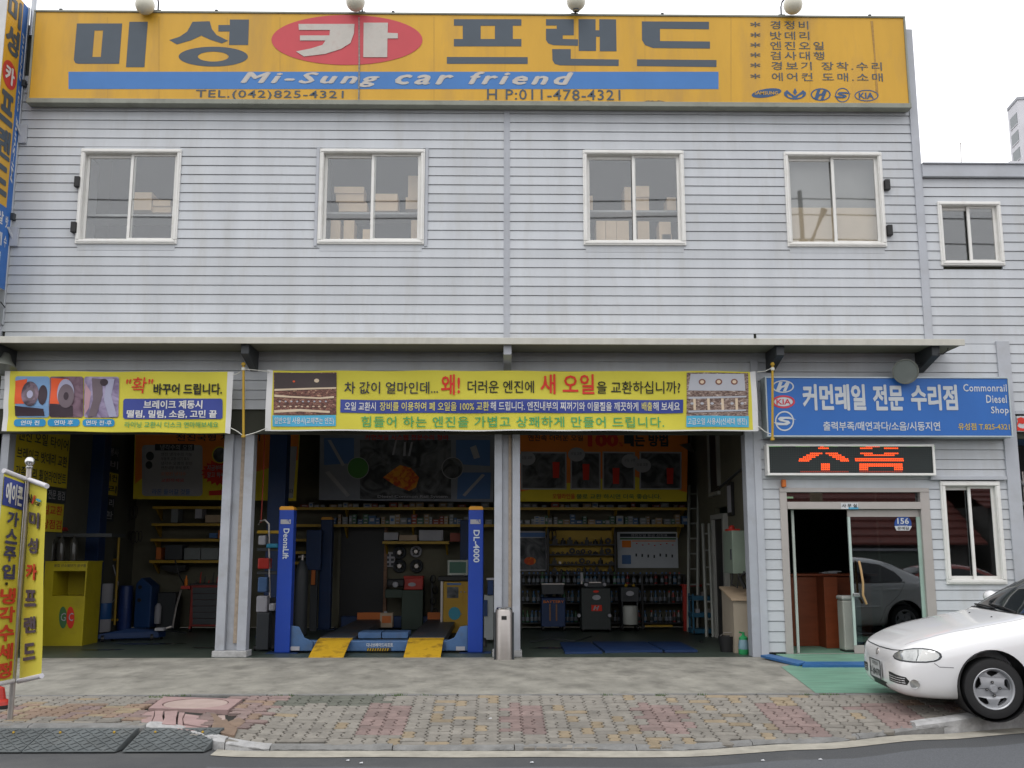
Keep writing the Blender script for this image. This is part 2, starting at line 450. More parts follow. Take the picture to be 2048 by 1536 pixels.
FR = [tuple(G(x_, y_, -.0).xy) for x_, y_ in ((294, 1417), (458, 1420), (489, 1394), (326, 1390))]
BRK = [[(x_ / 2.926, 1300 + y_ / 2.926 + 1.5) for x_, y_ in q] for q in ([(835, 352), (958, 346), (950, 372), (958, 402), (828, 398)], [(962, 352), (1082, 352), (1225, 362), (1222, 400), (1140, 424), (948, 408)], [(1232, 350), (1350, 352), (1392, 402), (1375, 430), (1240, 405)])]
BRK = [[tuple(G(x_, y_, -.02).xy) for x_, y_ in q] for q in BRK]
def inpoly(x, y, q):
    c_ = False
    for (x0, y0), (x1, y1) in zip(q, q[1:] + q[:1]):
        if (y0 > y) != (y1 > y) and x < (x1 - x0) * (y - y0) / (y1 - y0) + x0: c_ = not c_
    return c_
def keep(x, y):
    if inpoly(x, y, FR) or any(inpoly(x, y, q) for q in BRK): return False
    lim = ky(x) + 0.055 + (0.05 if x > 3.7 else 0)
    return lim + 0.02 < y < EDGE - 0.03
pavs = [p for p in pavs if keep(p[1], p[2])]
gone = {(round(-3.06, 1), round(-4.6, 1))}
def pav_mat(x, y):
    e = 0.05
    gx = (H(x + e, y) - H(x - e, y)) / (2 * e); gy = (H(x, y + e) - H(x, y - e)) / (2 * e)
    n = Vector((-gx, -gy, 1)).normalized()
    rough = 0.05 if -3.5 < x < -2.1 and -5.0 < y < -4.2 else 0.008
    q = Vector((0, 0, 1)).rotation_difference(n).to_matrix().to_4x4()
    q = Matrix.Rotation(random.uniform(-rough, rough), 4, 'X') @ Matrix.Rotation(random.uniform(-rough, rough), 4, 'Y') @ q
    return Matrix.Translation((x, y, H(x, y) + random.uniform(-0.003, 0.003) + (0.012 if rough > 0.02 else 0))) @ q
vis = [p for p in pavs if -4.75 < p[1] < 5.2]
pavs_sorted = sorted(vis, key=lambda p: (p[2] + 0.18 * abs(p[1] - 0.3)))
single = set(map(id, pavs_sorted[:300]))
rest = {}
for p in pavs:
    c = pcol(p[1], p[2]); me = pav_mesh(p[0], c); mw = pav_mat(p[1], p[2])
    if id(p) in single:
        o = bpy.data.objects.new('paver', me); COL.objects.link(o); o.parent = bed; o.matrix_basis = mw
    else: rest.setdefault(c, []).append((me, mw))
vs_, fs_, ms_ = [], [], []
names = list(rest)
for ci, c in enumerate(names):
    for me, mw in rest[c]:
        o0 = len(vs_); vs_ += [mw @ v.co for v in me.vertices]
        for pl in me.polygons: fs_.append(tuple(o0 + k for k in pl.vertices)); ms_.append(ci)
me = bpy.data.meshes.new('more_pavers'); me.from_pydata(vs_, [], fs_)
for c in names: me.materials.append(PM[c])
me.polygons.foreach_set('material_index', ms_)
o = bpy.data.objects.new('more_pavers', me); COL.objects.link(o); o.parent = bed; o['kind'] = 'stuff'

# kerb stones along the pavement's road side (parts of one kerb)
kb = thing('kerb', 'low worn concrete kerb along the road side of the brick pavement', 'kerb', (0, -5.5, -0.2))
def kerb_piece(xa, xb, m, top=0.0, w=0.11, rag=0.004):
    n = max(2, int((xb - xa) / 0.06)); b = MB(); vs = []; fs = []
    for i in range(n + 1):
        x = xa + (xb - xa) * i / n; y = ky(x); r = lambda: random.uniform(-rag, rag)
        z = kz(x) + top
        vs += [(x, y + r(), RZ - 0.05), (x, y + r(), z - 0.022 + r()), (x, y + 0.022 + r(), z + r()), (x, y + w, z + 0.006), (x, y + w, RZ - 0.05)]
    for i in range(n):
        for k in range(4): a = i * 5 + k; fs.append((a, a + 1, a + 6, a + 5))
    fs += [(0, 1, 2, 3, 4), tuple(n * 5 + k for k in range(5))]
    return b.add(vs, fs).build('kerb_stone', m, kb)
x = -8.0
for L, m, tp in [(1.0, M_kerb, 0)] * 5 + [(0.42, M_granite, 0.012), (0.34, M_granite, 0.012), (0.38, M_granite, 0.006), (1.0, M_kerb, 0.004), (1.0, M_kerb, 0), (1.0, M_kerb, 0.004), (1.0, M_kerb, 0), (1.0, M_kerb, 0.0), (0.86, M_kerb, 0)]:
    kerb_piece(x + 0.004, x + L - 0.004, m, tp, rag=0.009 if m is M_granite else 0.005); x += L
# lifted kerb stone by the car wheel
b = MB(); n = 14; vs = []; fs = []
for i in range(n + 1):
    t = i / n; xx = 3.74 + 1.65 * t; yy = lerp_tab([(3.74, -4.80), (5.4, -4.37)], xx); zz = -0.115 + 0.125 * t ** 0.8
    r = lambda: random.uniform(-.006, .006)
    vs += [(xx, yy + r(), RZ - 0.02), (xx, yy - 0.01 + r(), zz - 0.01), (xx, yy + 0.02, zz + 0.012 + r()), (xx, yy + 0.13 + r(), zz + 0.014), (xx, yy + 0.15, RZ - 0.02)]
for i in range(n):
    for k in range(4): a = i * 5 + k; fs.append((a, a + 1, a + 6, a + 5))
fs += [(0, 1, 2, 3, 4), tuple(n * 5 + k for k in range(5))]
lk = b.add(vs, fs).build('kerb_stone', M_granite)
tag(lk, 'lifted pale granite kerb stone by the white car front wheel', 'kerb stone')

# manhole cover in its square frame, weed clumps
mh = thing('manhole_cover', 'round faded pink manhole cover in a square pink frame set in the pavement', 'manhole cover', (-2.88, -4.06, 0))
M_pink = mat('faded pink concrete', (0.34, 0.235, 0.225), rough=0.8, var=0.15, vs=6, bump=0.3, bs=60, dirt=0.4, dcol=(0.2, 0.15, 0.14), ds=4)
M_pinkl = mat('pale pink lid', (0.40, 0.31, 0.28), rough=0.8, var=0.12, vs=6, bump=0.3, bs=60)
cxm, cym = (MAN[0] + MAN[1]) / 2, (MAN[2] + MAN[3]) / 2
sq = [tuple(G(x_, y_, z_).xy) for x_, y_, z_ in ((297, 1415.5, -.015), (456, 1418, -.015), (485, 1396, .01), (328, 1392.5, .01))]
cxm = sum(p[0] for p in sq) / 4; cym = sum(p[1] for p in sq) / 4
circ = [(cxm + 0.31 * math.cos(R(i * 10)), cym + 0.25 * math.sin(R(i * 10))) for i in range(36)]
zz = lambda x, y: H(x, y) + 0.03
MB().prism([(x, y, 0.012 - 0.045 * (-3.7 - y)) for x, y in sq], (0, 0, -0.06), [[(x, y, 0.012 - 0.045 * (-3.7 - y)) for x, y in circ]]).build('frame', M_pink, mh)
c2 = [(cxm + (x - cxm) * 0.955, cym + (y - cym) * 0.955) for x, y in circ]
MB().prism([(x, y, 0.008 - 0.045 * (-3.7 - y)) for x, y in c2], (0, 0, -0.05)).build('lid', M_pinkl, mh)
# cracked, lifted paving pieces in front of the cover
def Zp(pts): return [(x / 2.926, 1300 + y / 2.926) for x, y in pts]
for k_, pts in enumerate([[(835, 352), (905, 345), (900, 372), (885, 398), (828, 396)], [(908, 346), (958, 346), (950, 372), (958, 402), (890, 400), (905, 372)], [(962, 352), (1040, 350), (1030, 380), (1032, 408), (948, 408), (965, 380)], [(1085, 356), (1225, 362), (1222, 400), (1150, 398), (1078, 394), (1072, 378)], [(1048, 352), (1082, 352), (1068, 376), (1072, 404), (1150, 408), (1205, 412), (1140, 424), (1040, 420), (1042, 380)],
        [(1232, 350), (1262, 352), (1300, 376), (1330, 372), (1350, 392), (1392, 402), (1375, 430), (1300, 424), (1240, 405), (1255, 378)], [(1275, 354), (1318, 352), (1322, 370), (1290, 376)], [(1330, 380), (1400, 360), (1440, 372), (1398, 396), (1355, 390)]]):
    q = [G(x_, y_ + 1.5, -.012) for x_, y_ in Zp(pts)]; tilt = random.uniform(-.02, .02)
    cq = sum(q, Vector()) / len(q)
    q = [Vector((p.x, p.y, H(p.x, p.y) + .006 + .006 * (k_ % 3) + tilt * (p.x - cq.x))) for p in q]
    MB().prism(q, (0, 0, -.05)).build('broken_paver', PM['brown'] if k_ in (5, 7) else M_pinkl if k_ == 6 else M_pink, bed, bevel=.003, seg=1)
M_weed = mat('weed green', (0.06, 0.12, 0.02), rough=0.8)
wb = MB()
for (wx, wy) in [(-3.38, -3.76), (-3.4, -4.3), (1.62, -3.72), (-3.36, -3.8), (-3.3, -3.69), (1.66, -3.7)] + [(random.uniform(-4, 4), EDGE - 0.01) for _ in range(12)]:
    for k in range(22):
        a = random.uniform(0, 6.28); r_ = random.uniform(0, 0.05); h = random.uniform(0.006, 0.03)
        p = Vector((wx + r_ * math.cos(a) * 1.6, wy + 0.4 * r_ * math.sin(a), H(wx, wy) - 0.004)); q = Vector((random.uniform(-.015, .015), random.uniform(-.01, .01), h))
        wb.add([p, p + Vector((0.006, 0, 0)), p + q], [(0, 1, 2)])
tag(wb.build('weeds', M_weed), 'tiny green weeds growing in the joint between apron and pavement', 'weeds', kind='stuff')

# rubber kerb ramps with diamond tread, three lengths
M_rub = mat('grey tyre rubber', (0.10, 0.112, 0.115), rough=0.7, var=0.25, vs=5, bump=0.2, bs=80, dirt=0.4, dcol=(0.15, 0.15, 0.14), ds=3)
def ramp_piece(xa, xb, label, skew=0.0):
    t = thing('kerb_ramp', label, 'kerb ramp', ((xa + xb) / 2, -5.4, RZ), 'rubber kerb ramps at the driveway')
    y0, y1, z0, z1 = -5.56, -5.17, RZ + 0.008, -0.062
    b = MB().prism([(0, y0, z0), (0, y0, z0 + 0.012), (0, y1 - 0.05, z1), (0, y1, z1), (0, y1, z0)], (xb - xa, 0, 0))
    b.v = [Vector((v.x + xa + skew * (v.y - y0), v.y, v.z)) for v in b.v]
    b.build('body', M_rub, t, bevel=0.004, seg=1)
    d = MB(); nx = int((xb - xa) / 0.1); sl = (z1 - z0 - 0.012) / (y1 - 0.05 - y0)
    for i in range(nx):
        for j in range(4):
            for s in (-1, 1):
                cx_ = xa + (i + .5) * (xb - xa) / nx; cy_ = y0 + 0.045 + j * 0.083
                cx_ += skew * (cy_ - y0); e = Vector((0.042, s * 0.034, s * 0.034 * sl)); w_ = Vector((-0.004, s * .005, 0))
                c_ = Vector((cx_, cy_, z0 + 0.014 + (cy_ - y0) * sl))
                q = [c_ - e - w_, c_ + e - w_, c_ + e + w_, c_ - e + w_]
                d.add(q + [p + Vector((0, 0, 0.003)) for p in q], [(4, 5, 6, 7), (0, 1, 5, 4), (1, 2, 6, 5), (2, 3, 7, 6), (3, 0, 4, 7)])
    tag(d.build('tread', M_rub, t), kind='stuff')
    for fx in (0.2, 0.8):
        cx_ = xa + (xb - xa) * fx + skew * 0.27
        MB().ball((cx_, y0 + 0.27, z0 + 0.018 + 0.27 * sl), 0.012, 8).build('reflector', M_yel, t)
ramp_piece(-5.0, -3.86, 'worn grey rubber kerb ramp cut off by the left edge beside the flag pole', 0.15)
ramp_piece(-3.85, -3.10, 'middle grey rubber kerb ramp between the other two', 0.15)
ramp_piece(-3.04, -2.38, 'shorter dark grey rubber kerb ramp ending at the chipped granite kerb', 0.15)
# litter flecks on the road and pavement
for i, (px, py) in enumerate([(1525, 1521), (1640, 1519), (1063, 1525), (695, 1521), (722, 1526), (980, 1437)]):
    p = G(px, py, RZ + 0.01 if py > 1500 else H(0, -4.4) + 0.01); r_ = 0.012
    o = MB().prism([(p.x - r_, p.y - r_ / 2, p.z), (p.x + r_ * 1.3, p.y - r_, p.z), (p.x + r_, p.y + r_, p.z + .004), (p.x - r_ * .8, p.y + r_ * .7, p.z)], (0, 0, 0.003)).build('litter', M_paper)
    tag(o, 'tiny pale scrap of litter lying on the asphalt in front of the pavement' if py > 1500 else 'small torn paper scrap lying on the tan and grey pavers', 'litter', 'litter scraps on the road' if py > 1500 else None)

# ================================================================ THE SHOP BUILDING
PITCH = 0.1386
shop = thing('repair_shop', 'two storey auto repair shop clad in pale grey lap siding with open garage bays', 'building', (0, 2.8, 0))
def board(xa, xb, k, y=0.0, parent=shop, m=M_siding, z0=4.50):
    z = z0 + k * PITCH; h = PITCH; g_ = 0.0095
    prof = [(y - 0.016, z), (y - 0.005, z + h - g_), (y + 0.009, z + h - g_), (y + 0.009, z + h), (y + 0.02, z + h), (y + 0.02, z + 0.002), (y + 0.0, z)]
    prof = [(a + random.uniform(-.0008, .0008), c) for a, c in prof]
    return MB().prism([(xa, a, c) for a, c in prof], (xb - xa, 0, 0)).build('siding_board', m, parent)
def clad(x0, x1, k0, k1, holes, y=0.0, parent=shop):
    for k in range(k0, k1):
        za, zb = 4.50 + k * PITCH, 4.50 + (k + 1) * PITCH
        segs = [(x0, x1)]
        for hx0, hx1, hz0, hz1 in holes:
            ov = min(zb, hz1) - max(za, hz0)
            if ov > PITCH * 0.45:
                new = []
                for a, c in segs:
                    if hx1 <= a or hx0 >= c: new.append((a, c)); continue
                    if hx0 > a: new.append((a, hx0))
                    if hx1 < c: new.append((hx1, c))
                segs = new
        for a, c in segs:
            if c - a > 0.03: board(a, c, k, y, parent)
def backing(x0, x1, z0, z1, holes, y0, y1, name, m, parent):
    xs = sorted({x0, x1, *[h[0] for h in holes], *[h[1] for h in holes]}); zs = sorted({z0, z1, *[h[2] for h in holes], *[h[3] for h in holes]})
    b = MB()
    for i in range(len(xs) - 1):
        j = 0
        while j < len(zs) - 1:
            def solid(j): 
                cx_, cz_ = (xs[i] + xs[i + 1]) / 2, (zs[j] + zs[j + 1]) / 2
                return not any(h[0] < cx_ < h[1] and h[2] < cz_ < h[3] for h in holes)
            if solid(j):
                k = j
                while k + 1 < len(zs) - 1 and solid(k + 1): k += 1
                b.box(xs[i], xs[i + 1], y0, y1, zs[j], zs[k + 1]); j = k + 1
            else: j += 1
    return b.build(name, m, parent)
WIN = [(-6.10, -4.64, 5.79, 7.23), (-2.62, -1.08, 5.80, 7.25), (1.235, 2.725, 5.80, 7.25), (4.205, 5.655, 5.79, 7.24)]
holes = [(a + .03, c - .03, d + .02, e - .03) for a, c, d, e in WIN]
clad(-7.05, 0.075, 0, 28, holes); clad(0.165, 6.12, 0, 28, holes)
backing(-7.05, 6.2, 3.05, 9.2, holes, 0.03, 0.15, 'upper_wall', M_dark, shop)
b = MB().box(0.075, 0.165, -0.02, 0.02, 4.29, 8.3); b.box(0.092, 0.100, -0.026, -0.02, 4.29, 8.3); b.box(0.140, 0.148, -0.026, -0.02, 4.29, 8.3)
b.build('joint_strip', M_trim, shop)
b = MB().box(6.12, 6.225, -0.035, 0.02, 4.29, 9.2); b.box(6.225, 6.24, -0.03, 3.0, 4.29, 9.2); b.build('corner_trim', M_trim, shop)
box('corner_trim', -7.09, -7.05, -0.035, 0.15, 4.29, 9.2, M_trim, shop)
b = MB().box(-7.05, 6.22, 0.15, 5.8, 9.05, 9.18); b.build('roof', M_dgrey, shop)
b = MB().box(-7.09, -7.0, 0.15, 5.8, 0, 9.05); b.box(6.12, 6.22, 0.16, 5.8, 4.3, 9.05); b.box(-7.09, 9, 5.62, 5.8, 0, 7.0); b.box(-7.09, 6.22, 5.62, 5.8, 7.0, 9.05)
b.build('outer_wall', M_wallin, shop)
box('upper_floor', -7.0, 9.0, 0.16, 5.6, 4.05, 4.25, M_dark, shop)

def window(x0, x1, z0, z1, y=0.0, parent=shop, fr=0.075, mull=0.5, extra=False, glassm=None, curtain=None):
    w = MB()
    yo = y - 0.045
    for a, c, d, e in ((x0, x1, z1 - fr, z1), (x0, x1, z0, z0 + fr), (x0, x0 + fr, z0 + fr, z1 - fr), (x1 - fr, x1, z0 + fr, z1 - fr)): w.box(a, c, yo, y + 0.12, d, e)
    w = w.build('window', M_frame, parent, bevel=0.006, seg=1)
    # raised outer lip and sill grooves
    l = MB(); q = 0.022
    for a, c, d, e in ((x0 + q, x1 - q, z1 - fr + .012, z1 - q), (x0 + q, x1 - q, z0 + q, z0 + fr - .012), (x0 + q, x0 + fr - .012, z0 + fr, z1 - fr), (x1 - fr + .012, x1 - q, z0 + fr, z1 - fr)): l.box(a, c, yo - 0.012, yo, d, e)
    l.build('frame_lip', M_frame, w, bevel=0.003, seg=1)
    if extra: MB().box(x0 - .05, x0 - .003, yo + .01, y + .02, z0 - .03, z1 + .03).box(x1 + .003, x1 + .05, yo + .01, y + .02, z0 - .03, z1 + .03).build('side_trim', M_trim, w, bevel=0.004, seg=1)
    xm = x0 + (x1 - x0) * mull; s = 0.042
    for a, c, yy, tt in ((x0 + fr, xm + s, y + 0.055, 0.05), (xm - s * .4, x1 - fr, y + 0.015, 0.03)):
        m = MB()
        for d in ((a, c, z1 - fr - tt, z1 - fr), (a, c, z0 + fr, z0 + fr + s), (a, a + s, z0 + fr + s, z1 - fr - tt), (c - s, c, z0 + fr + s, z1 - fr - tt)): m.box(d[0], d[1], yy, yy + 0.03, d[2], d[3])
        m.build('sash', M_frame, w, bevel=0.003, seg=1)
        box('pane', a + s, c - s, yy + 0.012, yy + 0.016, z0 + fr + s, z1 - fr - tt, glassm or M_glass, w)
    return w
for i, (a, c, d, e) in enumerate(WIN):
    window(a, c, d, e, extra=(i == 1), fr=.062)
    box('flashing', a + .031, c - .031, -.012, .028, 5.70, d + .02, M_siding, shop); box('flashing', a + .031, c - .031, -.010, .028, e - .03, 7.27, M_siding, shop)
# black shutter stops beside the outer windows
for px, py in ((155, 364), (148, 455), (1774, 370), (1779, 461)):
    p = P(px, py, -0.05); box('shutter_stop', p.x - .038, p.x + .038, -0.09, -0.018, p.z - .08, p.z + .08, M_black, shop, bevel=0.01)

# annex: same siding, lower roof
ax = thing('annex', 'lower grey sided office annex joined to the right side of the repair shop', 'building', (7.5, 2.8, 0))
AW = (6.44, 7.37, 5.52, 6.49)
ah = [(AW[0] + .03, AW[1] - .03, AW[2] + .02, AW[3] - .03)]
clad(6.24, 10.5, -1, 17, ah, 0.012, ax)
backing(6.24, 10.5, 3.0, 6.9, ah, 0.045, 0.16, 'upper_wall', M_dark, ax)
b = MB().box(6.24, 10.5, -0.06, 0.16, 6.86, 7.05); b.box(6.24, 10.5, -0.09, 3, 7.05, 7.07); b.build('parapet', M_trim, ax, bevel=0.006, seg=1)
window(*AW, y=0.012, parent=ax, fr=0.06)
mast = MB().tube([P(1923, 332, 0.4), P(1921, 287, 0.4)], 0.006, 6); mast.ball(P(1921, 287, .4), .012, 8)
tag(mast.build('antenna_mast', M_steel), 'thin antenna mast standing on the flat annex roof', 'antenna')
# office front: boards beside door and window (lower storey, x 3.65..7.3)
DOOR = (3.93, 6.03, 0.0, 2.29); OW = (6.19, 7.03, 0.97, 2.39)
oh = [DOOR, (OW[0] + .03, OW[1] - .03, OW[2] + .02, OW[3] - .03)]
clad(3.66, 7.14, -32, -2, oh, 0.0, shop)
board(6.24, 7.14, -2, 0.0); clad(3.70, 6.12, -2, 0, [], 0.0, shop)
backing(3.66, 7.3, 0.0, 4.2, oh, 0.03, 0.16, 'office_wall', M_dark, shop)
box('corner_trim', 7.14, 7.33, -0.04, 0.12, 0.0, 4.40, M_trim, shop, bevel=0.008)
window(*OW, parent=shop, fr=0.07, glassm=M_glassdk)
box('lintel', 6.05, 7.12, -0.075, 0.02, 2.405, 2.46, M_trim, shop, bevel=0.006)
clad(7.34, 10.5, -8, -1, [], 0.012, ax)
box('upper_wall', 7.34, 10.5, 0.045, 0.16, 3.39, 4.35, M_dark, ax)
box('fascia', 7.34, 10.5, -0.02, 0.16, 3.345, 3.388, M_trim, ax)
# siding header above the garage bays, seen between banners
clad(-7.0, 3.66, -8, 0, [], 0.0, shop)
box('lintel_beam', -7.0, 3.66, 0.34, 0.5, 3.28, 3.55, M_dgrey, shop)
# canopy
b = MB().box(-9, 6.38, -0.66, -0.02, 4.235, 4.27); b.build('canopy', M_canopy, shop)
box('fascia', -9, 6.38, -0.69, -0.66, 4.195, 4.285, M_canopy, shop, bevel=0.004, seg=1)
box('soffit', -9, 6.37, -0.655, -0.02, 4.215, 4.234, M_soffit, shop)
for px in (-8, 493, 1015, 1557, 1866):
    xx = P(px, 710, -0.5).x
    m = MB().prism([(xx - .055, -0.02, 4.21), (xx - .055, -0.60, 4.21), (xx - .055, -0.60, 4.07), (xx - .055, -0.02, 3.93)], (.11, 0, 0)).build('bracket', M_trim if px in (1015,) else M_dgrey, shop, bevel=0.005, seg=1)
# columns between bays, with guide channels and white blocks at the foot
def column(xc, w, tan=True, y=0.12, label=None):
    c = MB().box(xc - w * .5, xc - w * .2, y - 0.05, y + 0.14, 0.085, 3.4); c.box(xc + w * .2, xc + w * .5, y - 0.05, y + 0.14, 0.085, 3.4); c.box(xc - w * .2, xc + w * .2, y + 0.03, y + 0.12, 0.085, 3.4)
    c = c.build('column', M_column, shop, bevel=0.006)
    if tan: box('guide_strap', xc + w * .05, xc + w * .17, y + 0.005, y + 0.029, 0.18, 3.25, mat('tan strap', (0.33, 0.27, 0.21), rough=0.8, var=.25, vs=20), c)
    b_ = MB().box(xc - w * .56, xc + w * .56, y - 0.10, y + 0.2, 0.0, 0.085); b_.build('foot_block', M_granite, c, bevel=0.008)
column(-3.64, 0.42); column(0.13, 0.36)
column(-7.02, 0.34, False)
b = MB().box(3.47, 3.63, -0.03, 0.2, 0.0, 3.4); b.build('column', M_column, shop, bevel=0.006)
b = MB().box(3.59, 3.69, -0.045, -0.031, 0.0, 4.1); b.build('corner_trim', M_trim, shop)
# garage inside shell
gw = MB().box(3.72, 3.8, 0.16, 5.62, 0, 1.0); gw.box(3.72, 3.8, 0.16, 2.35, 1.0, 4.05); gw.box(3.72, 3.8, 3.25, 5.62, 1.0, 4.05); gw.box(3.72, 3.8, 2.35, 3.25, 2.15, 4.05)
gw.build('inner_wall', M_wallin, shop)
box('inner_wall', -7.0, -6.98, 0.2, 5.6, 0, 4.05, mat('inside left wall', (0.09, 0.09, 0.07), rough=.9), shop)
# dark back doorway
bd = thing('back_doorway', 'open black doorway in the back wall behind the car lift', 'doorway', (-2.25, 5.6, 0))
p0, p1 = P(682, 1055, 5.5), P(765, 1245, 5.5)
box('shade_panel', p0.x, p1.x, 5.56, 5.615, 0.0, p0.z, M_black, bd); box('frame', p1.x, p1.x + .06, 5.52, 5.61, 0, p0.z, M_wood, bd); box('frame', p0.x - .06, p0.x, 5.52, 5.61, 0, p0.z, M_wallin, bd); box('frame', p0.x - .06, p1.x + .06, 5.52, 5.61, p0.z + .002, p0.z + .06, M_wallin, bd)  # solid black slab stands in for the unlit space behind the doorway
# upstairs room: shelves, boxes, blind
up = box('upper_inner_wall', -7.0, 6.1, 3.4, 3.5, 4.26, 9.0, mat('storeroom wall', (0.10, 0.11, 0.12), rough=.9), shop)
box('upper_inner_wall', 3.6, 3.66, 0.16, 3.4, 4.26, 9.0, M_dark, shop)
box('upper_inner_wall', 6.3, 10.4, 1.6, 1.66, 4.6, 6.9, mat('annex room wall', (0.16, 0.17, 0.16), rough=.9), ax)
def storage(px0, px1, py, Yd=0.34, lab='grey steel storage shelf seen through the upstairs window'):
    a, c = P(px0, py, Yd), P(px1, py, Yd)
    t = thing('storage_shelf', lab, 'shelf', ((a.x + c.x) / 2, Yd + .2, 4.26))
    for zz_ in (a.z - 0.03, a.z - 0.95): box('shelf_board', a.x, c.x, Yd, Yd + .45, zz_, zz_ + .03, M_trim, t)
    for xx in (a.x, c.x - .04): box('post', xx, xx + .04, Yd - .01, Yd + .47, 4.26, 7.3, M_trim, t)
storage(160, 352, 428, lab='grey steel storage shelf behind the far left upstairs window')
storage(645, 850, 424, lab='grey steel storage shelf behind the second upstairs window')
storage(1165, 1372, 420, lab='grey steel storage shelf behind the third upstairs window')
M_cup = mat('pale stored carton', (0.80, 0.62, 0.45), rough=.8, rand=.12)
UB = [(262, 304, 384, 420, 'large carton behind the far left window'), (304, 340, 398, 410, 'flat upper carton behind the far left window'), (300, 340, 410, 422, 'lower small carton behind the far left window'),
 (668, 728, 373, 386, 'top long carton'), (671, 727, 386, 402, 'middle carton'), (676, 733, 402, 420, 'lowest carton of the left pile'), (750, 795, 387, 402, 'upper tan carton'), (750, 795, 402, 420, 'lower tan carton'), (815, 840, 348, 394, 'tall carton at the right end'), (811, 842, 394, 418, 'short carton under the tall one'),
 (1272, 1299, 370, 392, 'pale top carton'), (1271, 1299, 392, 420, 'pale lower carton'), (1335, 1352, 394, 420, 'narrow carton near the right frame'), (1250, 1262, 372, 420, 'slim carton left of the mullion'), (1178, 1186, 388, 420, 'thin carton against the left frame')]
for i, (x0, x1, y0, y1, lb) in enumerate(UB):
    Yb = 0.36 + 0.03 * (i % 3); a = P(x0, y1, 0.36); c = P(x1, y0, 0.36)
    w_ = {0: 'behind the far left upstairs window', 1: 'behind the second upstairs window', 2: 'behind the third upstairs window'}[0 if x0 < 400 else 1 if x0 < 900 else 2]
    tag(box('carton', a.x, c.x, Yb, Yb + .3, a.z, c.z - .004, M_cup), (lb.replace(' behind the far left window', '') + ' on the shelf ' + w_), 'box', 'cartons stored upstairs')
LB = [(661, 681, 440, 480), (687, 709, 440, 480), (725, 745, 458, 480), (822, 838, 440, 480), (1192, 1211, 441, 484), (1211, 1233, 441, 484), (1233, 1258, 441, 484), (1275, 1299, 442, 484), (1318, 1342, 443, 468), (1324, 1344, 468, 484)]
nm = ['first', 'second', 'third', 'fourth', 'first', 'second', 'third', 'fourth', 'fifth', 'sixth']
for i, (x0, x1, y0, y1) in enumerate(LB):
    a = P(x0, y0, 0.36); c = P(x1, y0, 0.36)
    
    tag(box('carton', a.x + .003, c.x - .003, 0.37, .65, P(x0, 424, .34).z - .95 + .002, a.z, M_cup), f'{nm[i]} brown carton from the left on the lower shelf behind the {"second" if x0 < 900 else "third"} upstairs window', 'box', 'cartons stored upstairs')
# beige blind in the fourth window
a, c = P(1580, 415, .2), P(1765, 498, .2)
bl = thing('window_blind', 'beige cloth blind hanging behind the lower part of the fourth upstairs window', 'blind', ((a.x + c.x) / 2, .3, c.z))
M_blind = mat('beige blind cloth', (0.74, 0.62, 0.48), rough=.9, var=.08)
xm_ = (a.x + c.x) / 2
for q in ((a.x, xm_ - .02), (xm_ + .02, c.x)): box('cloth', q[0], q[1], .2, .212, c.z - .1, a.z, M_blind, bl)
box('cloth', a.x - .05, c.x + .05, .24, .25, a.z + .0, 7.3, mat('grey blind', (0.33, 0.34, 0.35), rough=.9), bl)
# small dark roller headbox pieces seen at the top of upstairs panes
# ---------------- office entrance
en = thing('office_entrance', 'aluminium framed sliding glass office entrance with one leaf slid open', 'door', (4.98, 0.05, 0.03))
M_alud = mat('anodised door frame', (0.42, 0.39, 0.37), rough=0.45, metal=0.3, var=0.06)
f_ = MB()
x0, x1 = 3.93, 6.03
f_.box(x0, x0 + .10, -0.03, 0.15, 0.03, 2.235); f_.box(x1 - .13, x1, -0.03, 0.15, 0.03, 2.235)
f_.box(x0, x1, -0.035, 0.15, 2.235, 2.295); f_.box(x0 + .10, x1 - .13, -0.04, 0.15, 2.0, 2.10); f_.box(x0 + .05, x1 - .05, -0.02, 0.14, 0.0, 0.035)
f_.build('frame', M_alud, en, bevel=0.004, seg=1)
box('transom_pane', x0 + .10, x1 - .13, 0.06, 0.064, 2.101, 2.234, M_glassdk, en)
a, c = P(1697, 1018, 0.05), P(1833, 1300, 0.05)
lx0, lx1 = 4.885, 5.90
lf = box('door_leaf', lx0, lx1, 0.03, 0.06, 0.04, 0.15, M_alud, en, bevel=0.003, seg=1); box('top_rail', lx0, lx1, 0.03, 0.06, 1.895, 1.995, M_alud, lf, bevel=0.003, seg=1)
box('stile', lx0, lx0 + .035, 0.028, 0.062, 0.15, 1.895, mat('pale aluminium edge', (0.5, 0.6, 0.56), rough=.4, metal=.3), lf); box('stile', lx1 - .05, lx1, 0.028, 0.062, 0.15, 1.895, mat('pale green edge', (0.36, 0.48, 0.42), rough=.4), lf)
box('pane', lx0 + .035, lx1 - .05, 0.042, 0.048, 0.15, 1.895, M_glassdk, lf)
l2 = MB(); l2.box(4.115, 4.15, 0.09, 0.12, 0.04, 1.99); l2.build('door_leaf', mat('pale leaf edge', (0.42, 0.46, 0.42), rough=.4), en)
hp = [P(1718, 1122, -.03), P(1722, 1140, -.06), P(1726, 1165, -.075), P(1726, 1190, -.06), P(1733, 1208, -.03)]
hb = MB(); 
hb.tube(hp, 0.016, 8); hd = hb.build('handle', mat('pale wood handle', (0.45, 0.28, 0.13), rough=.5), en, smooth=True)
pl = P(1712, 1190, .0); box('lock', pl.x - .04, pl.x + .05, -.01, .028, pl.z - .025, pl.z + .025, M_chrome, en, bevel=.004)
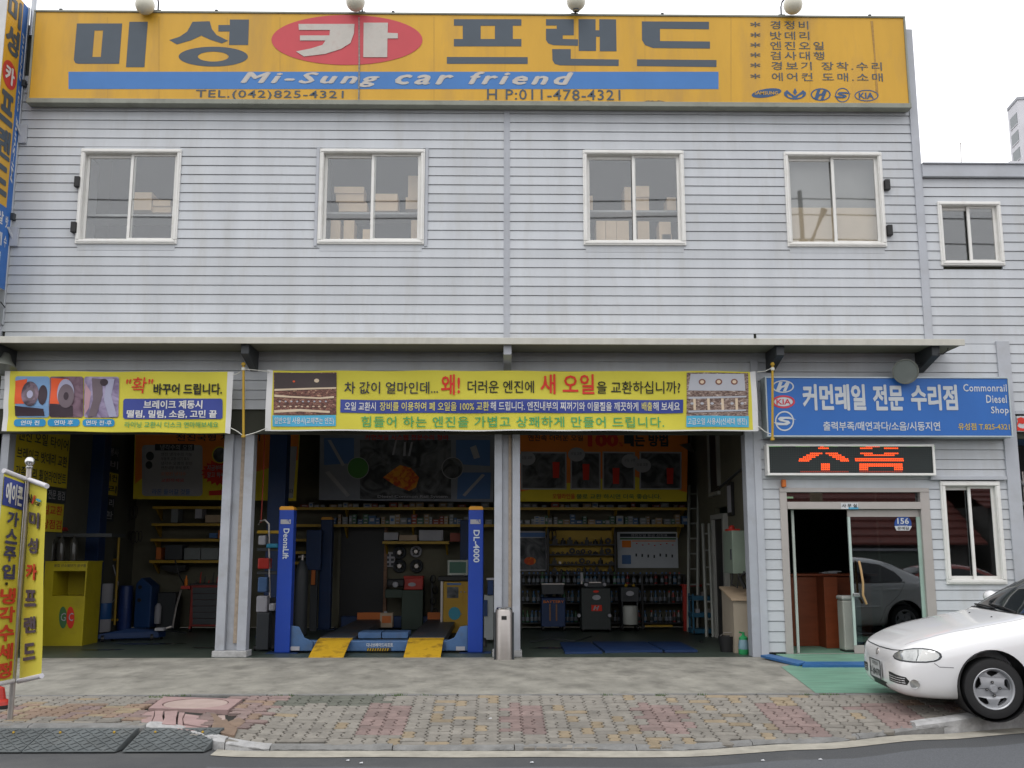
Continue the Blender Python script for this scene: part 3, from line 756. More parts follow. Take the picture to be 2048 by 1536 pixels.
# stuck-on signs
sg = thing('office_sign', 'small white sign reading office in Korean above the glass door', 'sign', (4.9, -.05, 1.96))
poly('plate', [(1682, 1006), (1716, 1006), (1716, 1018), (1682, 1018)], -.046, M_paper, sg); poly('plate_band', [(1697, 1014.5), (1717, 1014.5), (1717, 1018.5), (1697, 1018.5)], -.048, S('band blue', (80, 150, 180)), sg)
TP('사 무 실', 1684, 1007.5, 1714, 1015, -.050, M_black, sg, bold=.02)
st = thing('number_sticker', 'round blue and white house number sticker 156 on the door glass', 'sticker', (5.7, .03, 1.8))
poly('disc', [(x, min(y, 1053)) for x, y in ell(1806, 1048, 17, 17)], .036, S('sticker blue', (30, 70, 140)), st)
poly('tab', [(1789, 1052), (1824, 1052), (1819, 1061), (1793, 1061)], .0355, M_paper, st)
TP('156', 1795, 1036, 1818, 1048, .033, M_paper, st, bold=.02); TP('문예길', 1795, 1053.5, 1818, 1059.5, .033, M_black, st); TP('Munye-gil', 1798, 1049.5, 1815, 1051.8, .033, M_paper, st, bold=.0)
# office inside
tl = thing('tube_lamp', 'lit fluorescent tube glowing behind the glass over the office door', 'lamp', P(1573, 995, .6)); a_, c_ = P(1561, 995, .6), P(1586, 995, .6)
MB().tube([a_, c_], .014, 8).build('tube', emis('lit tube', (.75, 1.0, .55), 1.2), tl); box('holder', a_.x - .1, c_.x, .6, .66, a_.z + .02, a_.z + .05, M_dgrey, tl)
box('office_inner_wall', 3.8, 7.2, 5.2, 5.3, 0.03, 4.0, M_dark, shop); box('office_inner_wall', 7.24, 7.3, 0.17, 5.2, .03, 4.0, M_dark, shop)
ds = thing('reception_desk', 'tall reddish brown wooden reception desk inside the office doorway', 'desk', (4.6, 1.3, .03))
M_desk = mat('reddish desk wood', (0.24, 0.055, 0.02), rough=.35, var=.15, stretch=(1, 1, 5))
box('body', 4.28, 5.6, 1.25, 2.0, .03, 1.05, M_desk, ds, bevel=.01); box('side_panel', 4.78, 4.98, 0.9, 1.25, .03, 1.05, M_desk, ds, bevel=.005); box('top', 4.24, 5.7, 1.2, 2.05, 1.055, 1.09, M_desk, ds, bevel=.008)
tag(MB().box(4.9, 5.12, 1.3, 1.5, 1.092, 1.11).box(5.0, 5.2, 1.35, 1.55, 1.112, 1.125).build('papers', M_paper), 'white papers lying on the reception desk', 'papers')
a = G(1712, 1300, .03)
bn = thing('waste_bin', 'pale grey waste bin standing behind the glass door leaf', 'bin', (4.97, .45, .03))
box('body', 4.86, 5.12, .35, .6, .05, .74, mat('pale bin plastic', (.42, .42, .38), rough=.5), bn, bevel=.02); box('lid', 4.85, 5.13, .34, .61, .742, .8, mat('bin lid plastic', (.48, .48, .45), rough=.5), bn, bevel=.02); box('foot', 4.87, 5.11, .36, .59, .03, .05, M_black, bn)
oc = thing('office_cabinet', 'dark green glazed cabinet against the office back wall', 'cabinet', (4.6, 4.9, .03))
box('body', 4.0, 5.4, 4.7, 5.15, .03, 2.3, mat('dark green cabinet', (.02, .045, .02), rough=.5), oc)
for k in range(4): box('shelf', 4.05, 5.35, 4.66, 4.7, .5 + .45 * k, .53 + .45 * k, M_dgrey, oc)
# orange lamp and tube lamp
ol = MB().box(P(1561, 970).x, P(1569, 970).x, -.10, -.02, P(1565, 975).z, P(1565, 960).z)
tag(ol.build('warning_lamp', M_orange, bevel=.012), 'small orange warning lamp on the siding under the LED display', 'lamp')
# blue steel ramps at the office door
def wedge(name, pts, label, z1=.055):
    b = MB().prism([Vector(p) for p in pts], (0, 0, -.03)); return tag(b.build(name, mat('blue ramp paint', (.03, .12, .30), rough=.5, var=.2, dirt=.4, dcol=(.1, .12, .14), ds=5), bevel=.003, seg=1), label, 'ramp', 'blue door ramps')
wedge('door_ramp', [(3.52, -.25, .05), (3.74, -1.2, .035), (3.86, -1.15, .06), (3.66, -.22, .06)], 'narrow blue steel ramp edge beside the sprayer bottle')
wedge('door_ramp', [(3.76, -1.32, .034), (5.1, -1.32, .034), (5.1, -1.12, .055), (3.86, -1.12, .055)], 'long blue ramp edge across the green floor before the office door')
wedge('door_ramp', [(4.55, -1.62, .034), (5.6, -1.45, .034), (5.5, -.9, .11), (4.95, -.95, .11)], 'wide blue steel ramp plate partly hidden by the car bumper')
plat = box('office_step', 3.78, 6.2, -1.12, -.05, .0, .045, M_green); tag(plat, 'low green painted step in front of the office door', 'step')
# ================================================================ THE LONG YELLOW SIGN
M_sgy = mat('sign yellow vinyl', (0.60, 0.335, 0.028), rough=0.4, var=0.11, vs=0.7, stretch=(2.4, 2.4, .5), dirt=0.6, dcol=(0.40, 0.235, 0.06), ds=.9)
M_sgb = mat('sign blue vinyl', (0.05, 0.18, 0.46), rough=0.4, var=0.06)
M_sgk = mat('faded navy lettering', (0.062, 0.082, 0.105), rough=0.45, var=0.08)
M_sgr = mat('faded red vinyl', (0.52, 0.06, 0.075), rough=0.4, var=0.06)
M_sgw = mat('flaked cream lettering', (0.50, 0.47, 0.43), rough=0.5, var=0.12, vs=6, dirt=.5, dcol=(.35, .25, .22), ds=6)
SY = -0.17
big = thing('fascia_sign', 'long yellow Korean shop sign with a red oval and a blue stripe', 'sign', (-0.4, -.2, 7.93))
sx0, sx1 = -6.86, P(1813, 130, SY).x
sz0, sz1 = P(1000, 206, SY).z, P(1000, 30, SY).z
box('panel', sx0, sx1, SY + .012, -.05, sz0 + .03, sz1, M_sgy, big)
b = MB()
b.box(sx0 - .03, sx1 + .03, SY - .02, -.03, sz0 - .045, sz0 + .028); b.box(sx0 - .03, sx1 + .03, SY - .006, -.03, sz1 + .001, sz1 + .03)
b.box(sx0 - .03, sx0 - .002, SY - .006, -.03, sz0 + .03, sz1); b.box(sx1 + .002, sx1 + .03, SY - .006, -.03, sz0 + .03, sz1)
b.build('frame', mat('sign frame', (.25, .26, .22), rough=.5, dirt=.4, dcol=(.1, .1, .08), ds=3), big, bevel=.005, seg=1)
def Z1(pts): return [(x / 2.926, y / 2.926) for x, y in pts]
def Z2(pts): return [(700 + x / 2.926, y / 2.926) for x, y in pts]
LY = SY + .009
poly('stripe', [(137, 143.5), (1437, 143.5), (1437, 178), (137, 178)], LY, M_sgb, big)
def E1(cx, cy, rx, ry, n=36): return ell(cx, cy, rx, ry, n)
K = []
K.append(([*Z1([(450, 137), (715, 137), (697, 373), (460, 373), (440, 368), (432, 350)])], [Z1([(553, 178), (603, 178), (590, 333), (540, 333)])]))
K.append((Z1([(757, 127), (865, 127), (845, 393), (737, 393)]), []))
K.append((Z1([(1127, 127), (1227, 124), (1240, 170), (1268, 205), (1335, 238), (1298, 254), (1230, 232), (1178, 208), (1120, 235), (1035, 260), (990, 234), (1050, 215), (1095, 185)]), []))
K.append((Z1([(1278, 146), (1345, 146), (1345, 114), (1457, 114), (1452, 263), (1340, 263), (1343, 184), (1278, 184)]), []))
K.append((Z1(E1(1248, 331, 203, 58)), [Z1(E1(1248, 331, 90, 29))]))
K.append((Z2([(608, 112), (1003, 112), (1003, 150), (848, 151), (608, 150)]), []))
K.append((Z2([(660, 150), (765, 150.5), (765, 228), (660, 228)]), []))
K.append((Z2([(848, 151), (953, 150), (953, 228), (848, 228)]), []))
K.append((Z2([(608, 228), (1003, 228), (1003, 271), (608, 271)]), []))
K.append((Z2([(567, 333), (1040, 334), (1040, 374), (567, 373)]), []))
K.append((Z2([(1147, 112), (1310, 112), (1310, 206), (1245, 206), (1245, 228), (1335, 230), (1335, 268), (1190, 264), (1160, 254), (1147, 234), (1147, 168), (1210, 168), (1210, 149), (1147, 149)]), []))
K.append((Z2([(1337, 112), (1437, 112), (1437, 177), (1459, 177), (1459, 112), (1557, 113), (1560, 300), (1462, 300), (1462, 215), (1440, 215), (1440, 298), (1339, 298)]), []))
K.append((Z2([(1183, 287), (1292, 287), (1292, 344), (1573, 348), (1572, 386), (1230, 382), (1198, 374), (1185, 352)]), []))
K.append(([(1283.7, 42.7), (1418, 43.5), (1418, 58.5), (1320, 57.4), (1320, 82), (1420, 83), (1420, 97), (1306, 96), (1290, 90), (1284, 80)], []))
K.append(([(1274, 118.6), (1433, 120), (1433, 134), (1274, 132)], []))
for o_, h_ in K: poly('letter', o_, LY, M_sgk, big, holes=h_)
ov = poly('oval', ell(694, 80, 151, 50, 56), LY, M_sgr, big, d=.003)
poly('letter', [(597, 48), (709, 48), (708, 66), (701, 86), (682, 98), (650, 108), (608, 113), (592, 103), (622, 97), (645, 90), (651, 81), (600, 81), (600, 71), (659, 71), (660, 60), (598, 60)], LY - .008, M_sgw, big, d=.003)
poly('letter', Z2([(80, 133), (222, 133), (220, 192), (280, 195), (280, 225), (219, 225), (218, 335), (78, 335)]), LY - .008, M_sgw, big, d=.003)
for s_, x0_, x1_, y0_, y1_ in [('Mi-Sung', 483, 757, 144.5, 172), ('car', 793, 905, 150, 168), ('friend', 939, 1145, 144, 168)]:
    TP(s_, x0_, y0_, x1_, y1_, LY - .004, M_sgw, big, bold=.0, shear=.32, fat=.04, space=1.32)
TP('TEL.(042)825-4321', 391, 179.5, 687, 199, LY - .003, M_sgk, big, bold=.006, space=1.1)
TP('H P:011-478-4321', 974, 178, 1241, 199, LY - .003, M_sgk, big, bold=.006, space=1.1)
rows = [('경정비', 41.5, 1541, 1617), ('밧데리', 62.5, 1541, 1619), ('엔진오일', 82.5, 1541, 1648), ('검사대행', 102.5, 1541, 1649), ('경보기 장착.수리', 123, 1543, 1764), ('에어컨 도매.소매', 145, 1544, 1766)]
for s_, y_, a_, c_ in rows:
    TP(s_, a_, y_, c_, y_ + 16.5, LY - .003, M_sgk, big, bold=.004, space=1.25)
    TP('＊' if False else '*', 1501, y_ - 1 + 3, 1521, y_ + 12 , LY - .003, M_sgk, big, bold=.006)
# car maker emblems
M_emb = mat('emblem blue', (0.035, 0.085, 0.19), rough=.45)
def rot(pts, cx, cy, a): return [(cx + (x - cx) * math.cos(R(a)) - (y - cy) * math.sin(R(a)), cy + (x - cx) * math.sin(R(a)) + (y - cy) * math.cos(R(a))) for x, y in pts]
poly('emblem', rot(ell(1533, 186, 30, 8.5), 1533, 186, -9), LY - .001, M_emb, big); TP('SAMSUNG', 1509, 182.5, 1556, 189, LY - .004, M_sgy, big, bold=.012)
poly('emblem', ell(1590, 187, 22, 12, 30, 0, 180) + [(1568, 185), (1574, 180), (1582, 187), (1590, 192), (1598, 187), (1606, 180), (1612, 185)], LY - .001, M_emb, big, holes=[[(1573, 187), (1583, 192), (1586, 196), (1577, 194)], [(1607, 187), (1597, 192), (1594, 196), (1603, 194)]])
poly('emblem', [(1590, 176), (1594, 184), (1590, 190), (1586, 184)], LY - .003, M_emb, big)
def hmark(cx, cy, rx, ry, Y, m, par, t=.14):
    poly('emblem', ell(cx, cy, rx, ry, 32), Y, m, par, holes=[ell(cx, cy, rx * (1 - t), ry * (1 - t * 1.3), 32)])
    sx, sy = rx * .8, ry * .8
    poly('emblem', [(cx - .42 * sx, cy - .95 * sy), (cx - .02 * sx, cy - .95 * sy), (cx - .22 * sx, cy - .1 * sy), (cx + .1 * sx, cy - .22 * sy), (cx + .38 * sx, cy - .95 * sy), (cx + .78 * sx, cy - .8 * sy), (cx + .35 * sx, cy + .95 * sy), (cx - .02 * sx, cy + .98 * sy), (cx + .2 * sx, cy + .12 * sy), (cx - .12 * sx, cy + .25 * sy), (cx - .4 * sx, cy + .95 * sy), (cx - .8 * sx, cy + .8 * sy)], Y - .002, m, par)
hmark(1641.5, 189, 20, 12.5, LY - .001, M_emb, big)
def smark(cx, cy, rx, ry, Y, m, par, t=.13):
    poly('emblem', ell(cx, cy, rx, ry, 32), Y, m, par, holes=[ell(cx, cy, rx * (1 - t), ry * (1 - t), 32)])
    poly('emblem', [(cx + 1.22 * rx, cy - .14 * ry), (cx + .5 * rx, cy - .42 * ry), (cx - .45 * rx, cy - .42 * ry), (cx - .7 * rx, cy - .22 * ry), (cx - .45 * rx, cy + .02 * ry), (cx + .2 * rx, cy + .12 * ry), (cx - .1 * rx, cy + .2 * ry), (cx - 1.2 * rx, cy + .12 * ry), (cx - .7 * rx, cy + .42 * ry), (cx + .25 * rx, cy + .42 * ry), (cx + .62 * rx, cy + .2 * ry), (cx + .45 * rx, cy - .02 * ry), (cx - .2 * rx, cy - .14 * ry), (cx + .1 * rx, cy - .22 * ry)], Y - .002, m, par)
smark(1685, 190, 14.5, 14.5, LY - .001, M_emb, big)
poly('emblem', ell(1733, 191, 24, 11.5, 32), LY - .001, M_emb, big, holes=[ell(1733, 191, 22, 9.7, 32)]); TP('KIA', 1718, 185, 1748, 197, LY - .003, M_emb, big, bold=.02)
M_seam2 = mat('sign seam', (.36, .21, .05), rough=.6)
for k, px in enumerate((215, 318, 455, 560, 712, 868, 1010, 1150, 1290, 1462, 1620)):
    w_ = .7 if k % 2 else .4
    poly('panel_seam', [(px - w_ / 2, 34), (px + w_ / 2, 34), (px + w_ / 2, 203), (px - w_ / 2, 203)], LY + .0012, M_seam2, big)
M_gr = mat('grime run', (.20, .15, .08), rough=.7, var=.5, vs=25)
for px in (716, 905, 955, 1145, 1290):
    pts = [(px + random.uniform(-2, 2), 203)] + [(px + k * 4 + 3, 203 - random.uniform(1, 3)) for k in range(9)] + [(px + 40, 203)]
    poly('grime_run', pts, LY + .001, M_gr, big)
poly('grime_run', [(717, 34), (719, 34), (720, 120), (719, 205), (716, 205), (717, 120)], LY - .009, mat('grey run', (.22, .22, .20), rough=.7, var=.5, vs=30), big)
# rust streak and top wires of the sign
poly('rust_streak', [(1741, 42), (1746, 42), (1751, 110), (1757, 190), (1752, 190), (1748, 110)], LY - .0005, mat('rust streak', (0.38, 0.22, 0.06), rough=.7, var=.3, vs=20), big)
for px in (120, 432, 786, 1325, 1740): 
    p = P(px, 30, SY); box('bolt', p.x - .02, p.x + .02, SY, SY + .05, sz1 + .03, sz1 + .055, M_dgrey, big)
# globe lamps on top of the sign
M_globe = mat('frosted globe plastic', (0.62, 0.60, 0.50), rough=.35, var=.05)
for i, (gx, gy, ax_, lb) in enumerate([(290, 10, 315, 'far left globe lamp on a bent arm above the yellow sign'), (711, 4, 724, 'second globe lamp from the left above the red oval'), (1152, 3, 1149, 'third globe lamp above the sign, on a short straight arm'), (1586, 10, 1563, 'far right globe lamp on a bent arm above the price list')]):
    c = P(gx, gy, SY - .12); base = P(ax_, 40, SY + .05); base.z = sz1 + .03
    t = thing('globe_lamp', lb, 'lamp', base, 'globe lamps on the sign')
    MB().ball(c, .14, 20).build('globe', M_globe, t, smooth=True)
    s_ = 1 if ax_ > gx else -1 if ax_ < gx - 5 else 0
    if s_: pts = [base, base + Vector((0, 0, .16)), base + Vector((-s_ * .015, -.02, .23)), base + Vector((-s_ * .06, -.06, .28)), c + Vector((s_ * .03, 0, .12))]
    else: pts = [base, c - Vector((0, 0, .13))]
    MB().tube(pts, .012, 8).build('arm', M_dgrey, t, smooth=True); MB().lathe([(.05, 0), (.05, .02), (.02, .03)], c - Vector((0, 0, .15)) if not s_ else c + Vector((0, 0, .115)), n=12).build('collar', M_dgrey, t)
    box('base', base.x - .05, base.x + .05, base.y - .03, base.y + .05, base.z, base.z + .025, M_dgrey, t)

# ================================================================ TALL SIDE SIGN (perpendicular to the wall)
SX = -7.03
side = thing('blade_sign', 'tall narrow yellow and blue sign fixed edge-on to the left end of the shop', 'sign', (SX, -.4, 4.9))
yA, yB = PX(9, 60, SX).y, -.06                                       # outer and wall edges
zt, zb = PX(48, 6, SX).z, PX(5, 578, SX).z
zy = PX(12, 415, SX).z
box('core', SX - .16, SX - .004, yA, yB, zb, zt, M_white, side)
ysp = PX(43, 60, SX).y
MB().prism([(SX, yA, zy), (SX, ysp, zy), (SX, ysp, zt), (SX, yA, zt)], (0, 0, 0)).build('yellow_face', M_sgy, side)
MB().prism([(SX, yA, zb), (SX, yB, zb), (SX, yB, zt), (SX, ysp, zt), (SX, ysp, zy), (SX, yA, zy)], (0, 0, 0)).build('blue_face', mat('side sign blue', (.03, .13, .40), rough=.4), side)
M_sil = mat('silver edging', (.45, .47, .5), rough=.35, metal=.5)
MB().box(SX - .17, SX + .012, yB, yB + .05, zb - .5, zt + .02).build('edge_post', M_sil, side, bevel=.005)
MB().box(SX - .17, SX + .012, yA - .02, yA, zb, zt + .02).build('edge_post', M_white, side, bevel=.004)
def TX(s, ya, yb, za, zb_, m, up=False, **k):
    if up: text(s, (SX + .004, yb, za), (0, 0, zb_ - za), (0, ya - yb, 0), m, side, **k)
    else: text(s, (SX + .004, ya, za), (0, yb - ya, 0), (0, 0, zb_ - za), m, side, **k)
def zr(y, px=24): return PX(px, y, SX).z
cw = ysp - yA; ya_, yb_ = yA + cw * .12, ysp - cw * .10
mid_px = 22
def pxat(yv, z):                                          # photo pixel column of the face at depth yv
    return 0
rowsS = [('미', 2, 62, M_sgk), ('성', 62, 123, M_sgk), ('프', 196, 262, M_sgk), ('랜', 268, 330, M_sgk), ('드', 340, 402, M_sgk)]
for s_, a_, c_, m_ in rowsS:
    xr = 40 - a_ * .055
    TX(s_, ya_, yb_, PX(xr, c_, SX).z, PX(xr, a_ + 4, SX).z, m_, bold=.02, fat=.03)
cy0, cy1 = PX(30, 190, SX).z, PX(30, 132, SX).z
MB().prism([(SX + .003, (ya_ + yb_) / 2 + (yb_ - ya_) * .56 * math.cos(R(i * 12)), (cy0 + cy1) / 2 + (cy1 - cy0) * .5 * math.sin(R(i * 12))) for i in range(30)], (0, 0, 0)).build('disc', mat('side sign red', (.5, .04, .04), rough=.4), side)
text('카', (SX + .008, ya_ + .06, cy0 + .08), (0, yb_ - ya_ - .12, 0), (0, 0, cy1 - cy0 - .16), M_white, side, bold=.02, fat=.03)
TX('Mi-Sung car friend', ysp + .03, yB - .03, PX(22, 366, SX).z, PX(46, 66, SX).z, M_white, up=True, bold=.018, shear=.2)
for s_, a_, c_ in [('알', 425, 452), ('에', 468, 495), ('전', 508, 535), ('인', 545, 575)]:
    TX(s_, yA + cw * .45, ysp - .06, PX(8, c_, SX).z, PX(8, a_, SX).z, M_white, bold=.02)
for s_, a_, c_ in [('밧데리', 430, 456), ('수리', 472, 496)]:
    TX(s_[0], ysp + .0, yB - .07, PX(11, c_, SX).z, PX(11, a_, SX).z, M_white, bold=.02)
for py in (283, 484):
    p = PX(48 if py < 300 else 28, py - 8, SX); b = MB().box(SX - .05, SX + .12, -.06, -.02, p.z - .16, p.z + .12); b.tube([(SX, -.12, p.z + .1), (SX + .05, -.03, p.z - .08)], .02, 6)
    b.build('wall_bracket', M_trim, side)
for py in (174, 440): p = PX(52 if py < 200 else 32, py, SX); box('clamp', SX - .02, SX + .05, yB - .02, yB + .06, p.z - .05, p.z + .05, M_dgrey, side, bevel=.006)
MB().tube([(SX + .06, -.02, 9.0), (SX + .06, -.02, 10.6)], .035, 10).build('top_pole', M_sil, side, smooth=True)
box('junction_box', SX - .2, SX - .01, yA, yB - .1, zb - .62, zb - .02, mat('pale grey box', (.33, .36, .33), rough=.5), side, bevel=.01)
MB().tube([(SX + .02, -.05, zb - .25), (SX + .03, -.2, zb - .21), (SX + .02, -.4, zb - .24), (SX, -.55, zb - .3), (SX, -.45, zb - .34), (SX, -.2, zb - .3)], .008, 6).build('cable', M_black, side)

# ================================================================ BANNERS UNDER THE CANOPY
M_bany = mat('banner yellow cloth', (0.60, 0.54, 0.055), rough=.7, var=.06, vs=1.2, bump=.7, bs=5)
M_bang = S('banner green print', (70, 150, 90)); M_bank = S('banner black print', (30, 32, 28)); M_banr = S('banner red print', (205, 50, 35)); M_banw = mat('banner white print', (.62, .62, .62), rough=.7)
M_banb = S('banner navy print', (52, 66, 140)); M_banc = S('banner cyan print', (30, 130, 180)); M_banc2 = S('banner sky print', (75, 165, 200)); M_gold = S('banner pale gold print', (205, 195, 110))
def photo_m(name, c1, c2, sc=18, dist=2, thr=(.4, .6), c3=None, stretch=(1, 1, 1)):
    m = bpy.data.materials.new(name); m.use_nodes = True; n, l = m.node_tree.nodes, m.node_tree.links
    b = n['Principled BSDF']; b.inputs['Roughness'].default_value = .7
    g_ = n.new('ShaderNodeNewGeometry'); mp = n.new('ShaderNodeMapping'); mp.inputs['Scale'].default_value = stretch
    z = n.new('ShaderNodeTexNoise'); z.inputs['Scale'].default_value = sc; z.inputs['Detail'].default_value = 4; z.inputs['Distortion'].default_value = dist
    r_ = n.new('ShaderNodeValToRGB'); e = r_.color_ramp.elements; e[0].position = thr[0]; e[1].position = thr[1]
    e[0].color = (*srgb(c1), 1); e[1].color = (*srgb(c2), 1)
    if c3: q = e.new(min(thr[1] + .1, .95)); q.color = (*srgb(c3), 1)
    l.new(g_.outputs['Position'], mp.inputs[0]); l.new(mp.outputs[0], z.inputs['Vector']); l.new(z.outputs['Fac'], r_.inputs[0]); l.new(r_.outputs[0], b.inputs['Base Color'])
    return m
BY = -0.36
def wv(x, z): return 0.016 * math.sin(x * 1.9 + z * 3.1) + 0.007 * math.sin(x * 6.3 + z * 9 + 1) + 0.010 * math.sin(z * 16) * max(0, math.sin(x * 0.8 + 1))
def cloth(name, quad, m, parent, nx=70, nz=10, Y=BY, off=0.0):
    (x0, y0), (x1, y1), (x2, y2), (x3, y3) = quad          # tl, tr, br, bl in photo pixels
    b = MB(); vs = []
    for j in range(nz + 1):
        for i in range(nx + 1):
            s, t = i / nx, j / nz
            px = (x0 * (1 - s) + x1 * s) * (1 - t) + (x3 * (1 - s) + x2 * s) * t; py = (y0 * (1 - s) + y1 * s) * (1 - t) + (y3 * (1 - s) + y2 * s) * t
            p = P(px, py, Y); vs.append((p.x, p.y + wv(p.x, p.z) + off, p.z + (0.004 * math.sin(p.x * 5) if j in (0, nz) else 0)))
    fs = [(j * (nx + 1) + i, j * (nx + 1) + i + 1, (j + 1) * (nx + 1) + i + 1, (j + 1) * (nx + 1) + i) for j in range(nz) for i in range(nx)]
    return b.add(vs, fs).build(name, m, parent, smooth=True)
def bp(name, pts, m, par, lay=1, holes=()): return poly(name, pts, BY - .007 - .003 * lay, m, par, holes=holes, warp=wv)
def bt(s, x0, y0, x1, y1, m, par, lay=2, **k): return TP(s, x0, y0, x1, y1, BY - .007 - .003 * lay, m, par, warp=wv, **k)
def bgrid(name, x0, y0, x1, y1, m, par, lay=1): return cloth(name, ((x0, y0), (x1, y0), (x1, y1), (x0, y1)), m, par, nx=max(3, int((x1 - x0) / 12)), nz=6, off=-.007 - .003 * lay)
b1 = thing('left_banner'.replace('left_', ''), 'yellow cloth banner with three brake disc photographs hanging over the left bay', 'banner', (-5.2, BY, 3.03))
cloth('cloth', ((22, 742), (456, 744), (450, 866), (14, 862)), M_bany, b1)
cloth('white_edge', ((456, 744), (468, 744), (460, 868), (450, 866)), M_banw, b1, nx=2); cloth('white_edge', ((12, 742), (22, 742), (14, 862), (4, 862)), M_banw, b1, nx=2)
pa = photo_m('disc photo brown', (60, 50, 60), (130, 110, 125), 5, 1.0); pb = photo_m('disc photo grey', (70, 45, 60), (120, 95, 110), 5, 1.0); pc = photo_m('disc photo silver', (110, 95, 125), (165, 155, 185), 4, 1)
M_lb = S('print sky blue', (115, 150, 190)); M_or = S('print orange', (215, 85, 40)); M_dk = S('print dark', (52, 38, 48)); M_gy = S('print grey', (105, 92, 100)); M_sv = S('print silver', (160, 160, 185))
for (x0, x1, mm, lab) in [(32, 99, M_lb, 0), (99.5, 166.5, pb, 1), (168, 237, pc, 2)]:
    ph = bp('photo', rrect(x0, 753, x1, 835, 5), mm, b1, 1)
    if lab == 0:
        bp('photo_detail', [(32, 762), (55, 758), (50, 808), (30, 808)], M_or, ph, 2); bp('photo_detail', [(30, 812), (88, 818), (90, 832), (30, 832)], M_dk, ph, 3); bp('photo_detail', ell(61, 788, 17, 25), pa, ph, 4); bp('photo_detail', ell(61, 788, 10, 14), M_gy, ph, 5); bp('photo_detail', ell(86, 790, 9, 20), M_dk, ph, 3); bp('photo_detail', ell(61, 789, 6, 8), M_sv, ph, 6)
    elif lab == 1:
        bp('photo_detail', [(102, 756), (138, 758), (120, 808), (101, 808)], M_or, ph, 2); bp('photo_detail', [(101, 808), (146, 812), (146, 833), (101, 833)], M_dk, ph, 3); bp('photo_detail', ell(131, 786, 17, 28), M_sv, ph, 4); bp('photo_detail', ell(132, 792, 16, 24), M_gy, ph, 5); bp('photo_detail', ell(132, 792, 5, 8), M_dk, ph, 6)
    else:
        bp('photo_detail', [(170, 765), (182, 785), (178, 815), (169, 830)], S('pink print', (175, 140, 150)), ph, 2); bp('photo_detail', [(183, 756), (203, 758), (205, 790), (192, 833), (176, 833), (186, 800)], M_gy, ph, 3); bp('photo_detail', [(212, 757), (228, 757), (222, 790), (234, 833), (218, 834), (208, 800)], M_sv, ph, 3); bp('photo_detail', ell(207, 764, 8, 7), M_dk, ph, 4)
for (x0, x1, s_) in [(28, 92, '연마 전'), (96, 160, '연마 후'), (166, 229, '연마 전·후')]:
    cp = bp('caption', rrect(x0, 838, x1, 853, 6), M_banc, b1, 1); bt(s_, x0 + 13 if len(s_) < 6 else x0 + 6, 840.5, x1 - 13 if len(s_) < 6 else x1 - 6, 850.5, M_banw, b1, bold=.014)
bt('"확"', 250, 754, 305, 786, M_banr, b1, bold=.004, shear=.12)
bt('바꾸어 드립니다.', 306, 767, 444, 789, M_bank, b1, bold=.018, fat=.012)
bp('text_panel', rrect(246, 797, 445, 838, 5), M_banb, b1, 1)
bt('브레이크 제동시', 286, 800.5, 404, 817, M_banw, b1, bold=.016, fat=.014, lay=3); bt('떨림, 밀림, 소음, 고민 끝', 253, 820, 433, 836, M_banw, b1, bold=.016, fat=.014, lay=3)
bt('라이닝 교환시 디스크 연마해보세요', 249, 843, 436, 855, M_bang, b1, bold=.01)
b2 = thing('banner', 'long yellow cloth banner about changing engine oil hanging over the middle and right bays', 'banner', (.2, BY, 3.03))
cloth('cloth', ((546, 741), (1500, 743), (1506, 860), (542, 860)), M_bany, b2, nx=140)
cloth('white_edge', ((535, 739), (546, 741), (542, 860), (530, 861)), M_banw, b2, nx=2); cloth('white_edge', ((1500, 743), (1511, 742), (1517, 861), (1506, 860)), M_banw, b2, nx=2)
cloth('white_hem', ((530, 859.5), (1516, 859.5), (1516, 862), (530, 862)), M_banw, b2, nx=100, nz=1, off=-.004)
e1 = photo_m('engine photo', (70, 45, 40), (130, 85, 75), 22, 1, (.4, .6), (190, 160, 130), (1, 1, 3)); e2 = photo_m('clean engine photo', (85, 65, 60), (150, 130, 120), 20, 1, (.4, .62), (205, 195, 185), (1, 1, 3))
M_cr = S('print cream', (205, 185, 160)); M_pw = S('print pale', (170, 172, 180))
q1 = bgrid('photo', 548, 745, 673, 830, e1, b2); bp('photo_detail', [(549, 746), (672, 746), (672, 775), (549, 779)], S('dark brown print', (62, 52, 52)), q1, 2)
for pts in ([(549, 778), (672, 774), (672, 777), (549, 782)], [(549, 789), (580, 792), (640, 795), (668, 792), (668, 796), (640, 798), (549, 794)], [(549, 821), (600, 818), (660, 822), (660, 826), (600, 823), (549, 826)]): bp('photo_detail', pts, M_cr, q1, 3)
for k in range(9): bp('photo_detail', ell(560 + k * 11.5, 803, 2.2, 1.6, 8), M_pw, q1, 3); bp('photo_detail', ell(558 + k * 11.5, 813, 2.6, 1.4, 8), M_cr, q1, 3)
bp('photo_detail', ell(633, 761, 5, 4, 12), M_cr, q1, 3); bp('photo_detail', ell(588, 763, 2.5, 2, 8), M_or, q1, 3)
q2 = bgrid('photo', 1373, 746, 1496, 832, e2, b2); bp('photo_detail', [(1381, 748), (1488, 748), (1490, 782), (1376, 781)], M_pw, q2, 2)
for cx in (1404, 1437, 1468): bp('photo_detail', ell(cx, 764, 7, 6, 16), S('ring brown', (120, 80, 70)), q2, 3); bp('photo_detail', ell(cx, 764, 4, 3.4, 12), M_cr, q2, 4)
for yy in (794, 821): bp('photo_detail', [(1377, yy), (1492, yy - 2), (1492, yy + 1), (1377, yy + 4)], M_pw, q2, 3)
for k in range(4): bp('photo_detail', [(1386 + k * 28, 797), (1391 + k * 28, 797), (1392 + k * 28, 820), (1387 + k * 28, 820)], M_cr, q2, 3)
for k in range(6): bp('photo_detail', ell(1384 + k * 20, 807, 3.5, 2.5, 10), M_pw, q2, 3)
